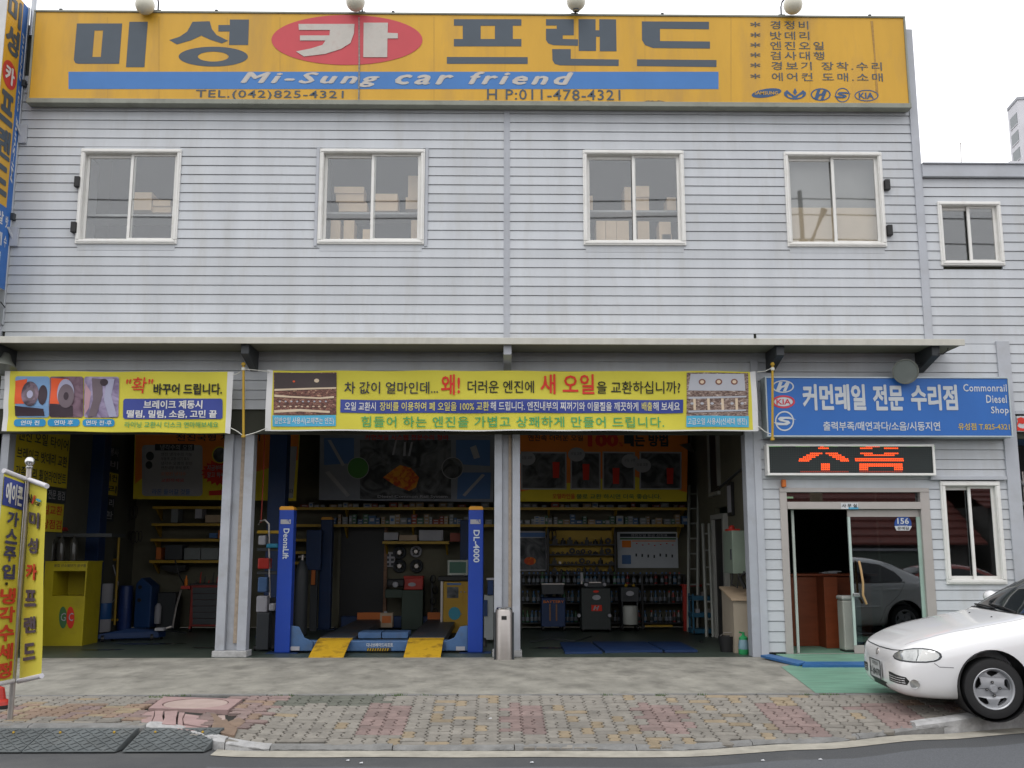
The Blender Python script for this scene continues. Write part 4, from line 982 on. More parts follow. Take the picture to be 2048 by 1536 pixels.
cp = bgrid('caption', 546, 831, 672, 853, M_banc2, b2, 1); bt('일반오일 사용시(교체주는 엔진)', 549, 835, 668, 850, M_banw, b2, bold=.006, lay=3)
cp = bgrid('caption', 1373, 832, 1497, 854, M_banc2, b2, 1); bt('고급오일 사용시(신세대 엔진)', 1376, 836, 1494, 851, M_banw, b2, bold=.006, lay=3)
bt('차 값이 얼마인데...', 688, 763, 876, 787, S('navy black print', (42, 42, 60)), b2, bold=.008)
bt('왜!', 882, 749, 920, 790, M_banr, b2, bold=.018); bt('더러운 엔진에', 935, 761, 1068, 786, M_bank, b2, bold=.008)
bt('새 오일', 1081, 748, 1189, 788, M_banr, b2, bold=.018); bt('을 교환하십니까?', 1194, 762, 1361, 787, M_bank, b2, bold=.008)
bgrid('text_panel', 681, 799.5, 1366, 826, M_banb, b2, 1)
for s_, a_, c_, m_ in [('오일 교환시', 689, 751, M_banw), ('장비를 이용하여 폐 오일을 100% 교환', 759, 978, M_gold), ('해 드립니다. 엔진내부의 찌꺼기와 이물질을 깨끗하게', 981, 1277, M_banw), ('배출', 1284, 1305, M_gold), ('해 보세요', 1307, 1360, M_banw)]:
    bt(s_, a_, 803.5, c_, 821, m_, b2, bold=.012, lay=3)
bt('힘들어 하는 엔진을 가볍고 상쾌하게 만들어 드립니다.', 722, 832, 1329, 854, M_bang, b2, bold=.010, space=1.1)
# yellow poles and ropes that carry the banners
def pole(px, ya, yb, Yp, label):
    a, c = P(px, ya, Yp), P(px, yb, Yp)
    t = thing('banner_pole', label, 'pole', (a.x, a.y, c.z), 'yellow poles that hold the banners')
    MB().tube([a, c], .017, 10).build('rod', M_yel, t, smooth=True)
    for p_ in (a, c): MB().lathe([(.028, -.02), (.03, 0), (.02, .02)], p_, n=12).build('end_cap', M_yel, t, smooth=True)
    MB().lathe([(.025, 0), (.027, .02), (.025, .04)], a - Vector((0, 0, .09)), n=10).build('rope_wrap', M_rope, t)
    return a, c
a, c = pole(487, 728, 872, -.44, 'yellow pole hanging at the column between the two yellow banners')
def rope(pts, label): tag(MB().tube(pts, .006, 5).build('rope', M_rope), label, 'rope', 'ropes that tie the banners')
def sag(p, q, s=.02): return [p, (p + q) / 2 - Vector((0, 0, s)), q]
rope(sag(a - Vector((0, 0, .07)), P(466, 750, BY - .03)), 'white rope from the pole top to the left banner'); rope(sag(a - Vector((0, 0, .07)), P(540, 743, BY - .03), .0), 'white rope from the pole top to the long banner')
rope(sag(c, P(462, 856, BY - .03), -.01), 'white rope from the pole foot to the left banner'); rope(sag(c, P(534, 856, BY - .03), .01), 'white rope from the pole foot to the long banner')
a, c = pole(1545, 728, 878, -.48, 'yellow pole in front of the left end of the blue sign')
rope(sag(a - Vector((0, 0, .05)), P(1514, 744, BY - .03)), 'white rope from the right yellow pole top to the long banner'); rope(sag(c + Vector((0, 0, .06)), P(1516, 852, BY - .03), .02), 'white rope from the right yellow pole foot to the long banner')

# ================================================================ BLUE SIGN, LED DISPLAY
QY = -.30
bs = thing('blue_sign', 'blue diesel repair sign with white Korean lettering and car maker emblems over the office', 'sign', (5.4, QY, 2.98))
a, c = P(1530, 753, QY), P(2027, 874, QY)
M_bsg = mat('blue sign face', (0.022, 0.125, 0.42), rough=.45, var=.05)
box('panel', a.x + .02, c.x - .02, QY + .012, -.04, c.z + .02, a.z - .02, M_bsg, bs)
b = MB(); b.box(a.x, c.x, QY, -.03, a.z - .018, a.z); b.box(a.x, c.x, QY, -.03, c.z, c.z + .018); b.box(a.x, a.x + .018, QY, -.03, c.z + .018, a.z - .018); b.box(c.x - .018, c.x, QY, -.03, c.z + .018, a.z - .018)
b.build('frame', mat('sign edging', (.42, .48, .5), rough=.4, metal=.3), bs)
M_bw = mat('pale sign lettering', (.50, .53, .56), rough=.5, var=.06)
L = QY + .008
TP('커먼레일', 1607, 769, 1732, 820, L, M_bw, bs, bold=.02, fat=.022); TP('전문', 1748, 770, 1808, 820, L, M_bw, bs, bold=.02, fat=.022); TP('수리점', 1824, 770, 1916, 820, L, M_bw, bs, bold=.02, fat=.022)
TP('출력부족/매연과다/소음/시동지연', 1647, 843, 1881, 861, L, M_bw, bs, bold=.014)
for s_, x0_, y0_, y1_ in [('Commonrail', 1927, 768, 783), ('Diesel', 1973, 790, 806), ('Shop', 1983, 813, 831)]:
    TP(s_, x0_, y0_, 2014 if y0_ < 800 else 2018, y1_, L, M_bw, bs, bold=.014, space=1.08)
TP('유성점 T.825-4321', 1917, 846, 2020, 860, L, S('gold lettering', (185, 160, 75)), bs, bold=.018)
hmark(1566, 773, 22, 12.5, L, M_bw, bs, .13)
M_kia = S('emblem red', (190, 60, 75)); poly('emblem', ell(1567, 803.5, 23, 13, 32), L, M_kia, bs, holes=[ell(1567, 803.5, 19, 9.5, 32)]); poly('emblem', ell(1567, 803.5, 18.5, 9, 32), L + .001, M_bw, bs); TP('KIA', 1553, 798, 1582, 809, L - .002, M_kia, bs, bold=.022)
smark(1569, 842, 19, 20, L, M_bw, bs, .14)

DY = -.17
led = thing('led_display', 'black LED display board with orange Korean dots in a white frame above the office door', 'display', (4.9, DY, 2.5))
a, c = P(1533, 888, DY), P(1873, 951, DY)
box('panel', a.x + .03, c.x - .03, DY + .02, -.03, c.z + .03, a.z - .03, mat('LED board', (.012, .018, .018), rough=.6), led)
b = MB(); t_ = .032; b.box(a.x, c.x, DY, -.02, a.z - t_, a.z); b.box(a.x, c.x, DY, -.02, c.z, c.z + t_); b.box(a.x, a.x + t_, DY, -.02, c.z + t_, a.z - t_); b.box(c.x - t_, c.x, DY, -.02, c.z + t_, a.z - t_)
b.build('frame', M_frame, led, bevel=.004, seg=1)
M_lo = emis('lit orange dots', (1.0, .085, .008), 1.7); M_lg = emis('lit green dots', (.12, .6, .03), .55); M_ld = emis('dim red dots', (.5, .05, .02), .35); M_off = mat('unlit LED dots', (.03, .04, .04), rough=.4)
def zc(x): return 1480 + x / 4.876
def zrw(y): return 860 + y / 4.876
lit = [(160, 790, 820, 0), (178, 770, 872, 0), (228, 690, 805, 0), (228, 842, 955, 0), (246, 655, 770, 0), (246, 875, 990, 0), (264, 622, 735, 0), (264, 908, 1025, 0), (283, 585, 700, 0), (283, 943, 1060, 0), (300, 580, 668, 0), (300, 985, 1060, 0),
       (333, 798, 878, 0), (350, 798, 878, 0), (367, 798, 878, 0), (385, 798, 878, 0), (407, 595, 1066, 2),
       (160, 1232, 1366, 0), (178, 1178, 1295, 0), (178, 1412, 1548, 0), (228, 1180, 1295, 0), (228, 1414, 1548, 0), (246, 1218, 1516, 0), (281, 1128, 1602, 0), (298, 1132, 1602, 0), (333, 1172, 1588, 0), (350, 1172, 1588, 0), (367, 1172, 1250, 0), (367, 1510, 1588, 0), (385, 1172, 1250, 0), (385, 1510, 1588, 0), (407, 1172, 1592, 2),
       (157, 278, 405, 1), (157, 550, 680, 1), (157, 822, 955, 1), (157, 1096, 1225, 1), (157, 1370, 1500, 1), (157, 1636, 1760, 1)]
db = [MB(), MB(), MB()]
for y_, x0_, x1_, k in lit:
    x_ = x0_
    while x_ <= x1_ + 1:
        p = P(zc(x_), zrw(y_), DY + .017); r_ = .0092; db[k].add([(p.x - r_, p.y, p.z - r_), (p.x + r_, p.y, p.z - r_), (p.x + r_, p.y, p.z + r_), (p.x - r_, p.y, p.z + r_)], [(0, 1, 2, 3)]); x_ += 17.6
for yy in range(165, 285, 17): p = P(zc(1893), zrw(yy), DY + .017); db[1].add([(p.x - .008, p.y, p.z - .008), (p.x + .008, p.y, p.z - .008), (p.x + .008, p.y, p.z + .008), (p.x - .008, p.y, p.z + .008)], [(0, 1, 2, 3)])
for k, (m_, nm_) in enumerate([(M_lo, 'orange_dots'), (M_lg, 'green_dots'), (M_ld, 'dim_dots')]): tag(db[k].build(nm_, m_, led), kind='stuff')
ob = MB(); x_ = 290
while x_ < 1890:
    for y_ in range(160, 420, 18):
        p = P(zc(x_), zrw(y_), DY + .0185); r_ = .006; ob.add([(p.x - r_, p.y, p.z - r_), (p.x + r_, p.y, p.z - r_), (p.x + r_, p.y, p.z + r_), (p.x - r_, p.y, p.z + r_)], [(0, 1, 2, 3)])
    x_ += 17.6
tag(ob.build('unlit_dots', M_off, led), kind='stuff')
# flood lamps under the canopy
M_bell = mat('grey lamp housing', (.16, .17, .15), rough=.5)
M_lens = mat('frosted lamp lens', (.17, .19, .18), rough=.12, spec=.6)
for (px, py, lb, rr, dirv, arm) in [(1811, 743, 'round grey flood lamp under the right end of the canopy', .175, (-.25, -1, -.28), (1850, 722)), (6, 738, 'bell shaped flood lamp cut off at the left edge under the canopy', .18, (.10, -.35, -1), (0, 700))]:
    c = P(px, py, -.42); d_ = Vector(dirv).normalized()
    t = thing('flood_lamp', lb, 'lamp', c)
    MB().lathe([(.05, -.24), (.07, -.22), (.10, -.12), (rr * .9, -.03), (rr, 0), (rr, .012), (rr * .93, .014), (rr * .9, 0)], c, d_, 28).build('housing', M_bell, t, smooth=True)
    MB().lathe([(0, .012), (rr * .5, .008), (rr * .9, 0)], c, d_, 28).build('lens', M_lens, t, smooth=True)
    MB().tube([c - d_ * .2, P(arm[0], arm[1], -.2), P(arm[0] + (25 if px > 1000 else 0), arm[1] - 20, -.3)], .016, 6).build('arm', M_dgrey, t)
cb = MB().tube([P(1876, 708, -.6), P(1886, 708, -.6), P(1894, 702, -.6), P(1896, 696, -.6)], .009, 6); tag(cb.build('cable', M_black), 'short black cable looping out under the right end of the canopy', 'cable')

# ================================================================ FLAG POLE WITH TWO VERTICAL FLAGS
FY = -4.42
fp = thing('flag_pole', 'steel flag pole with a chrome ball top standing on the pavement at the left edge', 'pole', G(20, 1437, -.05))
foot, topp = P(19, 1438, FY), P(44, 925, FY)
topp.x = foot.x + 0.0
foot = G(20, 1437, -.035); FY = foot.y; xx = foot.x
ztop = P(43, 935, FY).z
MB().tube([(xx, FY, -.05), (xx, FY, ztop)], .024, 16).build('pole', M_steel, fp, smooth=True)
MB().ball((xx, FY, ztop + .055), .043, 20).build('ball', M_chrome, fp, smooth=True); MB().lathe([(.03, 0), (.032, .015), (.02, .03)], (xx, FY, ztop - .01), n=14).build('collar', M_chrome, fp, smooth=True)
z_u, z_l = P(40, 955, FY).z, P(30, 1365, FY).z
def flag(side, label, quad):
    t = thing('flag', label, 'flag', (xx, FY, z_l), 'vertical flags on the steel pole')
    (ax_, ay_), (bx_, by_), (cx_, cy_), (dx_, dy_) = quad   # tl tr br bl in photo pixels
    if side < 0: Ya, Yb = FY - .30, FY - .02                # outer end nearer the street
    else: Ya, Yb = FY + .03, FY - .28
    tl, tr, br, bl = P(ax_, ay_, Ya), P(bx_, by_, Yb), P(cx_, cy_, Yb), P(dx_, dy_, Ya)
    ok = lambda s, t_: (tl.lerp(tr, s)).lerp(bl.lerp(br, s), t_)
    nrm = (tr - tl).cross(bl - tl).normalized()
    if nrm.y > 0: nrm = -nrm
    def mp(s, t_, o=0.0): return ok(s, t_) + nrm * (o + .005 * math.sin(t_ * 7 + s * 2) * (1 if side < 0 else -1))
    b = MB(); nx, nz = 4, 24
    b.add([mp(i / nx, j / nz) for j in range(nz + 1) for i in range(nx + 1)], [(j * (nx + 1) + i, j * (nx + 1) + i + 1, (j + 1) * (nx + 1) + i + 1, (j + 1) * (nx + 1) + i) for j in range(nz) for i in range(nx)])
    b.build('cloth', mat('flag yellow cloth', (.66, .58, .07), rough=.7, var=.05), t, smooth=True)
    MB().tube([mp(-.04, 0, .005), mp(1.03, 0, .005)], .022, 10).build('top_rod', mat('white plastic rod', (.58, .57, .6), rough=.4), t, smooth=True)
    MB().tube([mp(-.04, 1, .0), mp(1.02, 1, .0)], .022, 10).build('bottom_rod', mat('white plastic rod', (.58, .57, .62), rough=.4), t, smooth=True)
    def tx(s_, s0, s1, t0, t1, m, **k):
        vs, fs = glyphs(s_, k.get('bold', .02), 1.0)
        x0 = min(v[0] for v in vs); x1 = max(v[0] for v in vs); y0 = min(v[1] for v in vs); y1 = max(v[1] for v in vs); fat = k.get('fat', .02)
        bb = MB()
        for q, (dx, dy) in enumerate([(0, 0), (fat, 0), (-fat, 0), (0, fat), (0, -fat)]):
            bb.add([mp(s0 + (s1 - s0) * (x + dx - x0) / (x1 - x0), t1 + (t0 - t1) * (y + dy - y0) / (y1 - y0), .013 + .0005 * q) for x, y in vs], fs)
        bb.build('lettering', m, t)
    return t, mp, tx
M_fl = S('flag navy print', (72, 72, 110)); M_flr = S('flag red print', (205, 70, 50)); M_fw = mat('flag white print', (.65, .65, .68), rough=.7); M_fg = S('flag grey print', (88, 78, 92))
t, mp, tx = flag(-1, 'yellow vertical flag with a blue head panel at the left edge of the street', ((8, 942), (48, 958), (25, 1362), (-34, 1374)))
bb = MB(); nn = 16
bb.add([mp(s_ / 4, .025 + .135 * j / nn, .009) for j in range(nn + 1) for s_ in range(5)], [(5 * j + q, 5 * j + q + 1, 5 * j + q + 6, 5 * j + q + 5) for j in range(nn) for q in range(4)]); bb.build('head_panel', M_banb, t)
tx('에이콘', .10, .90, .045, .145, M_fw, fat=.012)
for k, (s_, m_) in enumerate([('가', M_fl), ('스', M_fl), ('주', M_fl), ('입', M_fl)]): tx(s_, .28, .80, .18 + k * .085, .25 + k * .085, m_)
tx('·', .45, .55, .522, .535, M_bank)
for k, s_ in enumerate('냉각수세정'): tx(s_, .30 if k < 3 else .35, .88, .55 + k * .088, .625 + k * .088, M_flr)
t, mp, tx = flag(1, 'yellow vertical flag with dark and red lettering right of the pole', ((55, 958), (93, 972), (82, 1352), (38, 1362)))
tx('N', .12, .32, .07, .115, M_bank, fat=.02); tx('/', .32, .5, .07, .115, M_flr); tx('car', .52, .76, .10, .118, M_bank, fat=.01); tx('o', .55, .78, .082, .094, M_banc2, fat=.06)
for k, (s_, m_) in enumerate([('미', M_fg), ('성', M_fg), ('카', M_flr), ('프', M_fg), ('랜', M_fg), ('드', M_fg)]): tx(s_, .22, .74, .155 + k * .134, .235 + k * .134, m_, fat=.022)
# ================================================================ INSIDE THE GARAGE
def pbox(name, x0, y0, x1, y1, Y, dep, m, parent=None, bevel=0.0, floor=False, **k):
    a, c = P((x0 + x1) / 2, y1, Y), P((x0 + x1) / 2, y0, Y); xa, xb = P(x0, (y0 + y1) / 2, Y).x, P(x1, (y0 + y1) / 2, Y).x
    return MB().box(xa, xb, Y, Y + dep, 0.0 if floor else a.z, c.z).build(name, m, parent, bevel=bevel, **k)
def at(px, Y, z=0.0): return Vector((P(px, 1150, Y).x, Y, z))
def qpoly(name, pts, Y, m, par, lay=0, holes=()): return poly(name, pts, Y - .004 * lay, m, par, holes=holes)
# dim poster inks
def ink(n, c): return S(n, [min(v * 1.08, 235) for v in c], rough=.75)
I_or, I_ye, I_bl, I_dk, I_wh, I_rd, I_gr = ink('poster orange', (205, 115, 40)), ink('poster yellow', (200, 180, 45)), ink('poster blue', (75, 105, 150)), ink('poster dark', (45, 52, 55)), ink('poster grey white', (150, 150, 155)), ink('poster red', (190, 50, 35)), ink('poster green', (60, 100, 60))
I_ph = photo_m('poster photo print', (40, 44, 46), (110, 112, 115), 3.2, 1.6, (.38, .66)); I_fl = photo_m('flame print', (190, 70, 20), (225, 150, 35), 7, 1.5)
YP = 4.6
p1 = thing('poster', 'orange and yellow poster with white text panel and red starburst, left bay', 'poster', (-5.2, YP, 2.35))
qpoly('sheet', [(270, 862), (600, 862), (592, 1002), (266, 998)], YP, I_ye, p1); qpoly('orange_area', [(271, 862), (598, 862), (596, 920), (470, 955), (286, 955), (270, 968)], YP, I_or, p1, 1)
qpoly('text_panel', rrect(284, 890, 405, 992, 7), YP, I_wh, p1, 2); qpoly('title_bar', [(310, 888), (388, 888), (388, 901), (310, 901)], YP, I_dk, p1, 3)
TP('냉각수의 오염', 320, 889, 384, 900, YP - .016, I_wh, p1); TP('전진국형 차량관리', 352, 868, 520, 882, YP - .008, I_dk, p1)
for k, s_ in enumerate(['엔진 냉각수의 기능', '부동액 교환 시기 표시', '냉각수 오염의 원인', '엔진내부 부식 방지']): TP(s_, 322, 905 + k * 9, 384 - (k % 2) * 6, 912 + k * 9, YP - .012, I_dk, p1, bold=.004)
TP('오염된 냉각수', 322, 944, 372, 951, YP - .012, I_or, p1, bold=.004); TP('교환하세요', 322, 957, 368, 964, YP - .012, I_rd, p1, bold=.004); TP('라돈 들어갈 것들', 304, 978, 380, 989, YP - .012, I_bl, p1)
for cx, cy, r in ((300, 912, 8), (298, 930, 7)): qpoly('figure', ell(cx, cy, r, r + 1, 14), YP, I_dk, p1, 3)
star = [(440 + (38 if i % 2 else 31) * math.cos(R(i * 9)) * (1.0), 945 + (27 if i % 2 else 21) * math.sin(R(i * 9))) for i in range(40)]
qpoly('starburst', star, YP, I_rd, p1, 3); TP('지금부터라도', 414, 930, 462, 941, YP - .018, I_wh, p1); TP('알고 하세요!!', 414, 944, 462, 955, YP - .018, I_wh, p1)
qpoly('medallion', ell(440, 910, 16, 17, 24), YP, I_ye, p1, 4); qpoly('medallion_photo', ell(440, 910, 14, 15, 24), YP, I_ph, p1, 5)
qpoly('arrow', [(418, 982), (445, 980), (445, 976), (457, 985), (445, 994), (445, 990), (418, 991)], YP, I_rd, p1, 3)
qpoly('text_panel', [(548, 893), (594, 893), (586, 996), (544, 996)], YP, I_wh, p1, 2); qpoly('title_bar', [(548, 886), (580, 886), (580, 901), (548, 901)], YP, I_bl, p1, 3); qpoly('picture', [(552, 925), (580, 925), (580, 933), (552, 933)], YP, I_rd, p1, 3); qpoly('picture', [(550, 945), (574, 945), (572, 970), (550, 970)], YP, I_ph, p1, 3); TP('알려드립니다', 546, 978, 586, 987, YP - .014, I_dk, p1)
p2 = thing('poster', 'dark poster of common rail engine parts with a glowing flame hanging over the lift', 'poster', (-1.7, YP, 2.33))
qpoly('sheet', [(640, 862), (990, 862), (986, 1004), (638, 1000)], YP, ink('poster grey', (120, 124, 132)), p2)
qpoly('photo', [(720, 880), (902, 880), (902, 998), (720, 998)], YP, I_ph, p2, 1)
for q in ([(648, 876), (708, 876), (708, 926), (648, 930)], [(912, 880), (980, 880), (980, 932), (912, 928)], [(916, 945), (982, 945), (980, 998), (914, 998)]): qpoly('inset', q, YP, I_bl, p2, 2)
for q in ([(655, 880), (662, 880), (690, 930), (684, 932)], [(650, 945), (658, 942), (700, 990), (694, 994)], [(925, 990), (930, 993), (970, 950), (964, 948)], [(940, 895), (952, 890), (960, 915), (948, 918)], [(784, 910), (788, 910), (794, 880), (791, 880)], [(806, 912), (811, 912), (812, 884), (808, 884)], [(816, 912), (820, 912), (826, 884), (822, 884)]): qpoly('injector', q, YP, I_wh, p2, 3)
qpoly('flame', [(766, 955), (785, 940), (800, 930), (822, 936), (838, 955), (832, 975), (818, 982), (792, 972)], YP, I_fl, p2, 3)
for cx, m_ in ((716, ink('print green', (70, 120, 60))), (905, I_wh)): qpoly('roundel', ell(cx, 936, 22, 22, 24), YP, I_wh, p2, 4); qpoly('roundel_photo', ell(cx, 936, 20.5, 20.5, 24), YP, m_ if cx < 800 else I_ph, p2, 5)
TP('커먼레일 시스템 전문수리 정비', 730, 869, 896, 880, YP - .012, I_rd, p2); TP('Diesel Common Rail System', 755, 990, 895, 997, YP - .012, I_wh, p2)
p3 = thing('poster', 'orange and yellow 100 percent oil change poster with four photos, right bay', 'poster', (1.9, YP, 2.33))
qpoly('sheet', [(1030, 862), (1376, 862), (1373, 1003), (1032, 1003)], YP, I_ye, p3); qpoly('orange_area', [(1030, 862), (1376, 862), (1374, 985), (1260, 950), (1120, 968), (1031, 985)], YP, I_or, p3, 1)
TP('엔진속 더러운 오일', 1056, 869, 1166, 882, YP - .012, I_dk, p3); TP('100', 1177, 868, 1236, 893, YP - .014, I_rd, p3, bold=.022, fat=.03); TP('%', 1238, 884, 1246, 893, YP - .014, I_rd, p3); TP('빼는 방법', 1249, 868, 1336, 893, YP - .014, I_dk, p3, bold=.02, fat=.02)
for x0, x1, rd in [(1042, 1133, (1112, 938)), (1141, 1201, (1172, 942)), (1205, 1270, (1232, 950)), (1279, 1363, (1340, 950))]:
    qpoly('photo_frame', [(x0, 903), (x1, 904), (x1, 979), (x0, 979)], YP, I_wh, p3, 2); f_ = qpoly('photo', [(x0 + 3, 906), (x1 - 3, 907), (x1 - 3, 976), (x0 + 3, 976)], YP, I_ph, p3, 3); qpoly('red_part', [(rd[0] - 7, rd[1] - 14), (rd[0] + 7, rd[1] - 14), (rd[0] + 6, rd[1] + 18), (rd[0] - 6, rd[1] + 18)], YP, I_rd, p3, 4)
for cx, cy in ((1054, 917), (1153, 909), (1260, 922), (1285, 931)): qpoly('speech_bubble', ell(cx, cy, 17, 14, 20), YP, I_wh, p3, 5); TP('오일 교환', cx - 11, cy - 5, cx + 11, cy + 1, YP - .024, I_dk, p3, bold=.0)
TP('오일라인을', 1105, 987, 1150, 998, YP - .012, I_rd, p3); TP('물로 교환 하시면 더욱 좋습니다.', 1153, 988, 1322, 998, YP - .012, I_gr, p3)

# hanging price boards on the left wall
def wallboard(label, ya, yb, za, zb, m, rows, inkm, X=-6.96):
    t = thing('price_board', label, 'sign', (X, (ya + yb) / 2, za))
    MB().box(X, X + .012, ya, yb, za, zb).build('board', m, t)
    n = len(rows)
    for k, s_ in enumerate(rows):
        zt_ = zb - (zb - za) * (k + .15) / n; zb_ = zb - (zb - za) * (k + .8) / n
        text(s_, (X + .018, ya + .06, zb_), (0, yb - ya - .12, 0), (0, 0, zt_ - zb_), inkm, t, bold=.012)
wallboard('large yellow board of Korean repair items high on the left garage wall', .45, 2.3, 2.42, 3.5, I_ye, ['사고차 견적 경정비', '엔진 오일 타이어', '브레이크 밧데리 교환', '각종 수리 휠얼라인먼트'], I_dk)
wallboard('navy strip board with pale lettering under the large yellow board', .9, 2.3, 2.18, 2.40, I_dk, ['하체 수리 전문 점검'], I_wh)
wallboard('red lettered yellow board below the navy strip on the left wall', 1.2, 2.25, 1.72, 2.16, I_ye, ['오일교환', '무상점검'], I_rd)
wallboard('small dark board with pale lettering beyond the tall blue lift post', 3.5, 4.5, 2.85, 3.3, I_dk, ['친절봉사', '정비'], I_wh)
wallboard('yellow board with dark lettering beyond the blue lift post', 3.5, 4.5, 2.42, 2.82, I_ye, ['에어컨', '수리'], I_dk)
wallboard('navy notice board with pale lettering lowest beyond the blue lift post', 3.5, 4.4, 1.95, 2.38, I_dk, ['배터리', '교환'], I_wh)

# yellow shelves on the back wall and what stands on them
def wall_shelf(x0, x1, z, label, dep=.42, y=5.55):
    t = thing('wall_shelf', label, 'shelf', ((x0 + x1) / 2, y, z - .05), 'yellow edged shelves on the back wall')
    box('shelf_board', x0, x1, y - dep + .02, y, z - .03, z, M_dgrey, t); box('front_edge', x0, x1, y - dep, y - dep + .018, z - .045, z + .004, M_yel, t)
    n = int((x1 - x0) / 1.2)
    for k in range(n + 1): xx_ = x0 + .05 + (x1 - x0 - .1) * k / max(n, 1); MB().prism([(xx_ - .015, y, z - .03), (xx_ - .015, y - dep + .05, z - .03), (xx_ - .015, y, z - .25)], (.03, 0, 0)).build('bracket', M_yel, t)
    return t
YS = 5.55 - .42
XL0, XL1 = P(300, 1100, YS).x, P(470, 1100, YS).x
for k, (py, lb) in enumerate([(1013, 'top'), (1047, 'second'), (1078, 'third'), (1121, 'lowest')]): wall_shelf(XL0, XL1, P(400, py, YS).z, f'{lb} yellow edged shelf on the back wall of the left bay')
wall_shelf(P(548, 1030, YS).x, P(1375, 1030, YS).x, P(900, 1015, YS).z, 'long upper yellow edged shelf under the posters of the middle and right bays')
wall_shelf(P(548, 1050, YS).x, P(1368, 1050, YS).x, P(900, 1049, YS).z, 'long lower yellow edged shelf packed with small parts boxes')
wall_shelf(P(765, 1083, YS).x, P(898, 1083, YS).x, P(830, 1083, YS).z, 'short yellow edged shelf over the wheel trims')
for (py, zx0, zx1) in [(1078, 575, 625), (1103, 575, 625), (1124, 575, 625)]: wall_shelf(P(zx0, py, YS).x, P(zx1, py, YS).x, P(600, py, YS).z, {1078: 'upper', 1103: 'middle', 1124: 'lower'}[py] + ' short shelf behind the left front lift post')
bxm = [mat('parts box ' + n_, c_, rough=.6, rand=.2) for n_, c_ in [('white', (.34, .35, .35)), ('grey', (.2, .22, .22)), ('tan', (.28, .2, .12)), ('blue', (.06, .12, .22)), ('green', (.07, .15, .1)), ('red', (.25, .06, .04))]]
BX = {}
def small_box(x, y, z, w, d, h, mi, label, group):
    key = (round(w, 3), round(h, 3), mi)
    if key not in BX:
        o = box('parts_box', -w / 2, w / 2, -d / 2, d / 2, 0, h, bxm[mi], None, loc=(0, 0, 0)); tag(o, label, 'box', group); BX[key] = o
        MB().box(-w * .3, w * .3, -d / 2 - .002, -d / 2, h * .35, h * .7).build('box_label', I_wh if mi else I_bl, o)
    else: o = dup(BX[key])
    o.location = (x, y, z); o['label'] = label; o['group'] = group
rr = random.Random(3)
zlow = P(900, 1049, YS).z + .005
bxc = ['white', 'grey', 'tan', 'blue', 'green', 'red']
def where(x):
    for lim, s_ in ((-2.9, 'by the rear lift post'), (-2.0, 'above the black doorway'), (-1.3, 'above the wheel trims'), (-.5, 'above the monitor'), (.9, 'near the second column'), (2.25, 'above the display case')):
        if x < lim: return s_
    return 'above the white chart'
x = P(664, 1040, YS).x; xe = P(1365, 1040, YS).x
while x < xe:
    w = rr.choice((.055, .075, .075, .095, .13)); n = rr.choice((1, 2, 3, 3)) if w < .1 else rr.choice((1, 2)); mi = rr.choice((0, 0, 1, 1, 2, 3, 4, 5) if x < 0 else (0, 1, 1, 3, 4, 2))
    h = rr.choice((.045, .05, .06)) if n > 1 else rr.choice((.08, .12, .16))
    for k in range(n): small_box(x + w / 2, YS + .14 + rr.uniform(-.01, .01), zlow + k * (h + .002), w, .2, h, mi, f"{bxc[mi]} {'wide' if w > .1 else 'narrow' if w < .06 else 'small'} carton, {['bottom', 'middle', 'top'][k] + ' of its stack' if n > 1 else 'alone'}, lower shelf {where(x)}", 'small cartons on the long lower shelf')
    x += w + rr.choice((.004, .006, .03))
ztop_ = P(900, 1015, YS).z + .005; x = P(600, 1000, YS).x
while x < P(1370, 1000, YS).x:
    w = rr.choice((.08, .11, .15)); small_box(x + w / 2, YS + .15, ztop_, w, .2, rr.choice((.05, .07, .09)), (mi_ := rr.choice((0, 1, 2, 5, 1))), f"{bxc[mi_]} {'wide' if w > .12 else 'small'} carton on the upper shelf {where(x)}", 'small cartons on the long upper shelf'); x += w + rr.choice((.01, .02, .09))
for x0, x1, y0, y1, mm, lb in [(768, 796, 1065, 1081, I_wh, 'small white carton at the left end of the short shelf'), (838, 886, 1060, 1082, I_wh, 'wide white carton on the short shelf over the wheel trims'), (798, 834, 1070, 1082, M_card, 'low brown carton between the two white cartons'), (900, 936, 1066, 1084, bxm[5], 'dark red carton behind the right front lift post'),
        (342, 356, 1018, 1046, bxm[1], 'tall grey carton on the second shelf of the left bay'), (390, 404, 1016, 1038, I_wh, 'pale jar on the second shelf of the left bay'), (410, 455, 1030, 1046, M_card, 'flat brown carton on the second shelf of the left bay'), (436, 452, 1060, 1077, M_orange, 'orange tub on the third shelf of the left bay'), (418, 434, 1066, 1077, I_bl, 'blue box beside the orange tub in the left bay'), (312, 322, 1095, 1120, M_orange, 'orange canister on the lowest shelf of the left bay'), (330, 364, 1090, 1120, M_dgrey, 'black case on the lowest shelf of the left bay'), (368, 400, 1096, 1120, bxm[1], 'grey parts drawer unit on the lowest shelf of the left bay'), (402, 436, 1096, 1120, bxm[1], 'second grey parts drawer unit further right on the lowest shelf')]:
    tag(pbox('carton' if mm in (I_wh, M_card) else 'container', x0, y0, x1, y1 - .8, YS + .03, .3, mm, bevel=.006), lb, 'box')
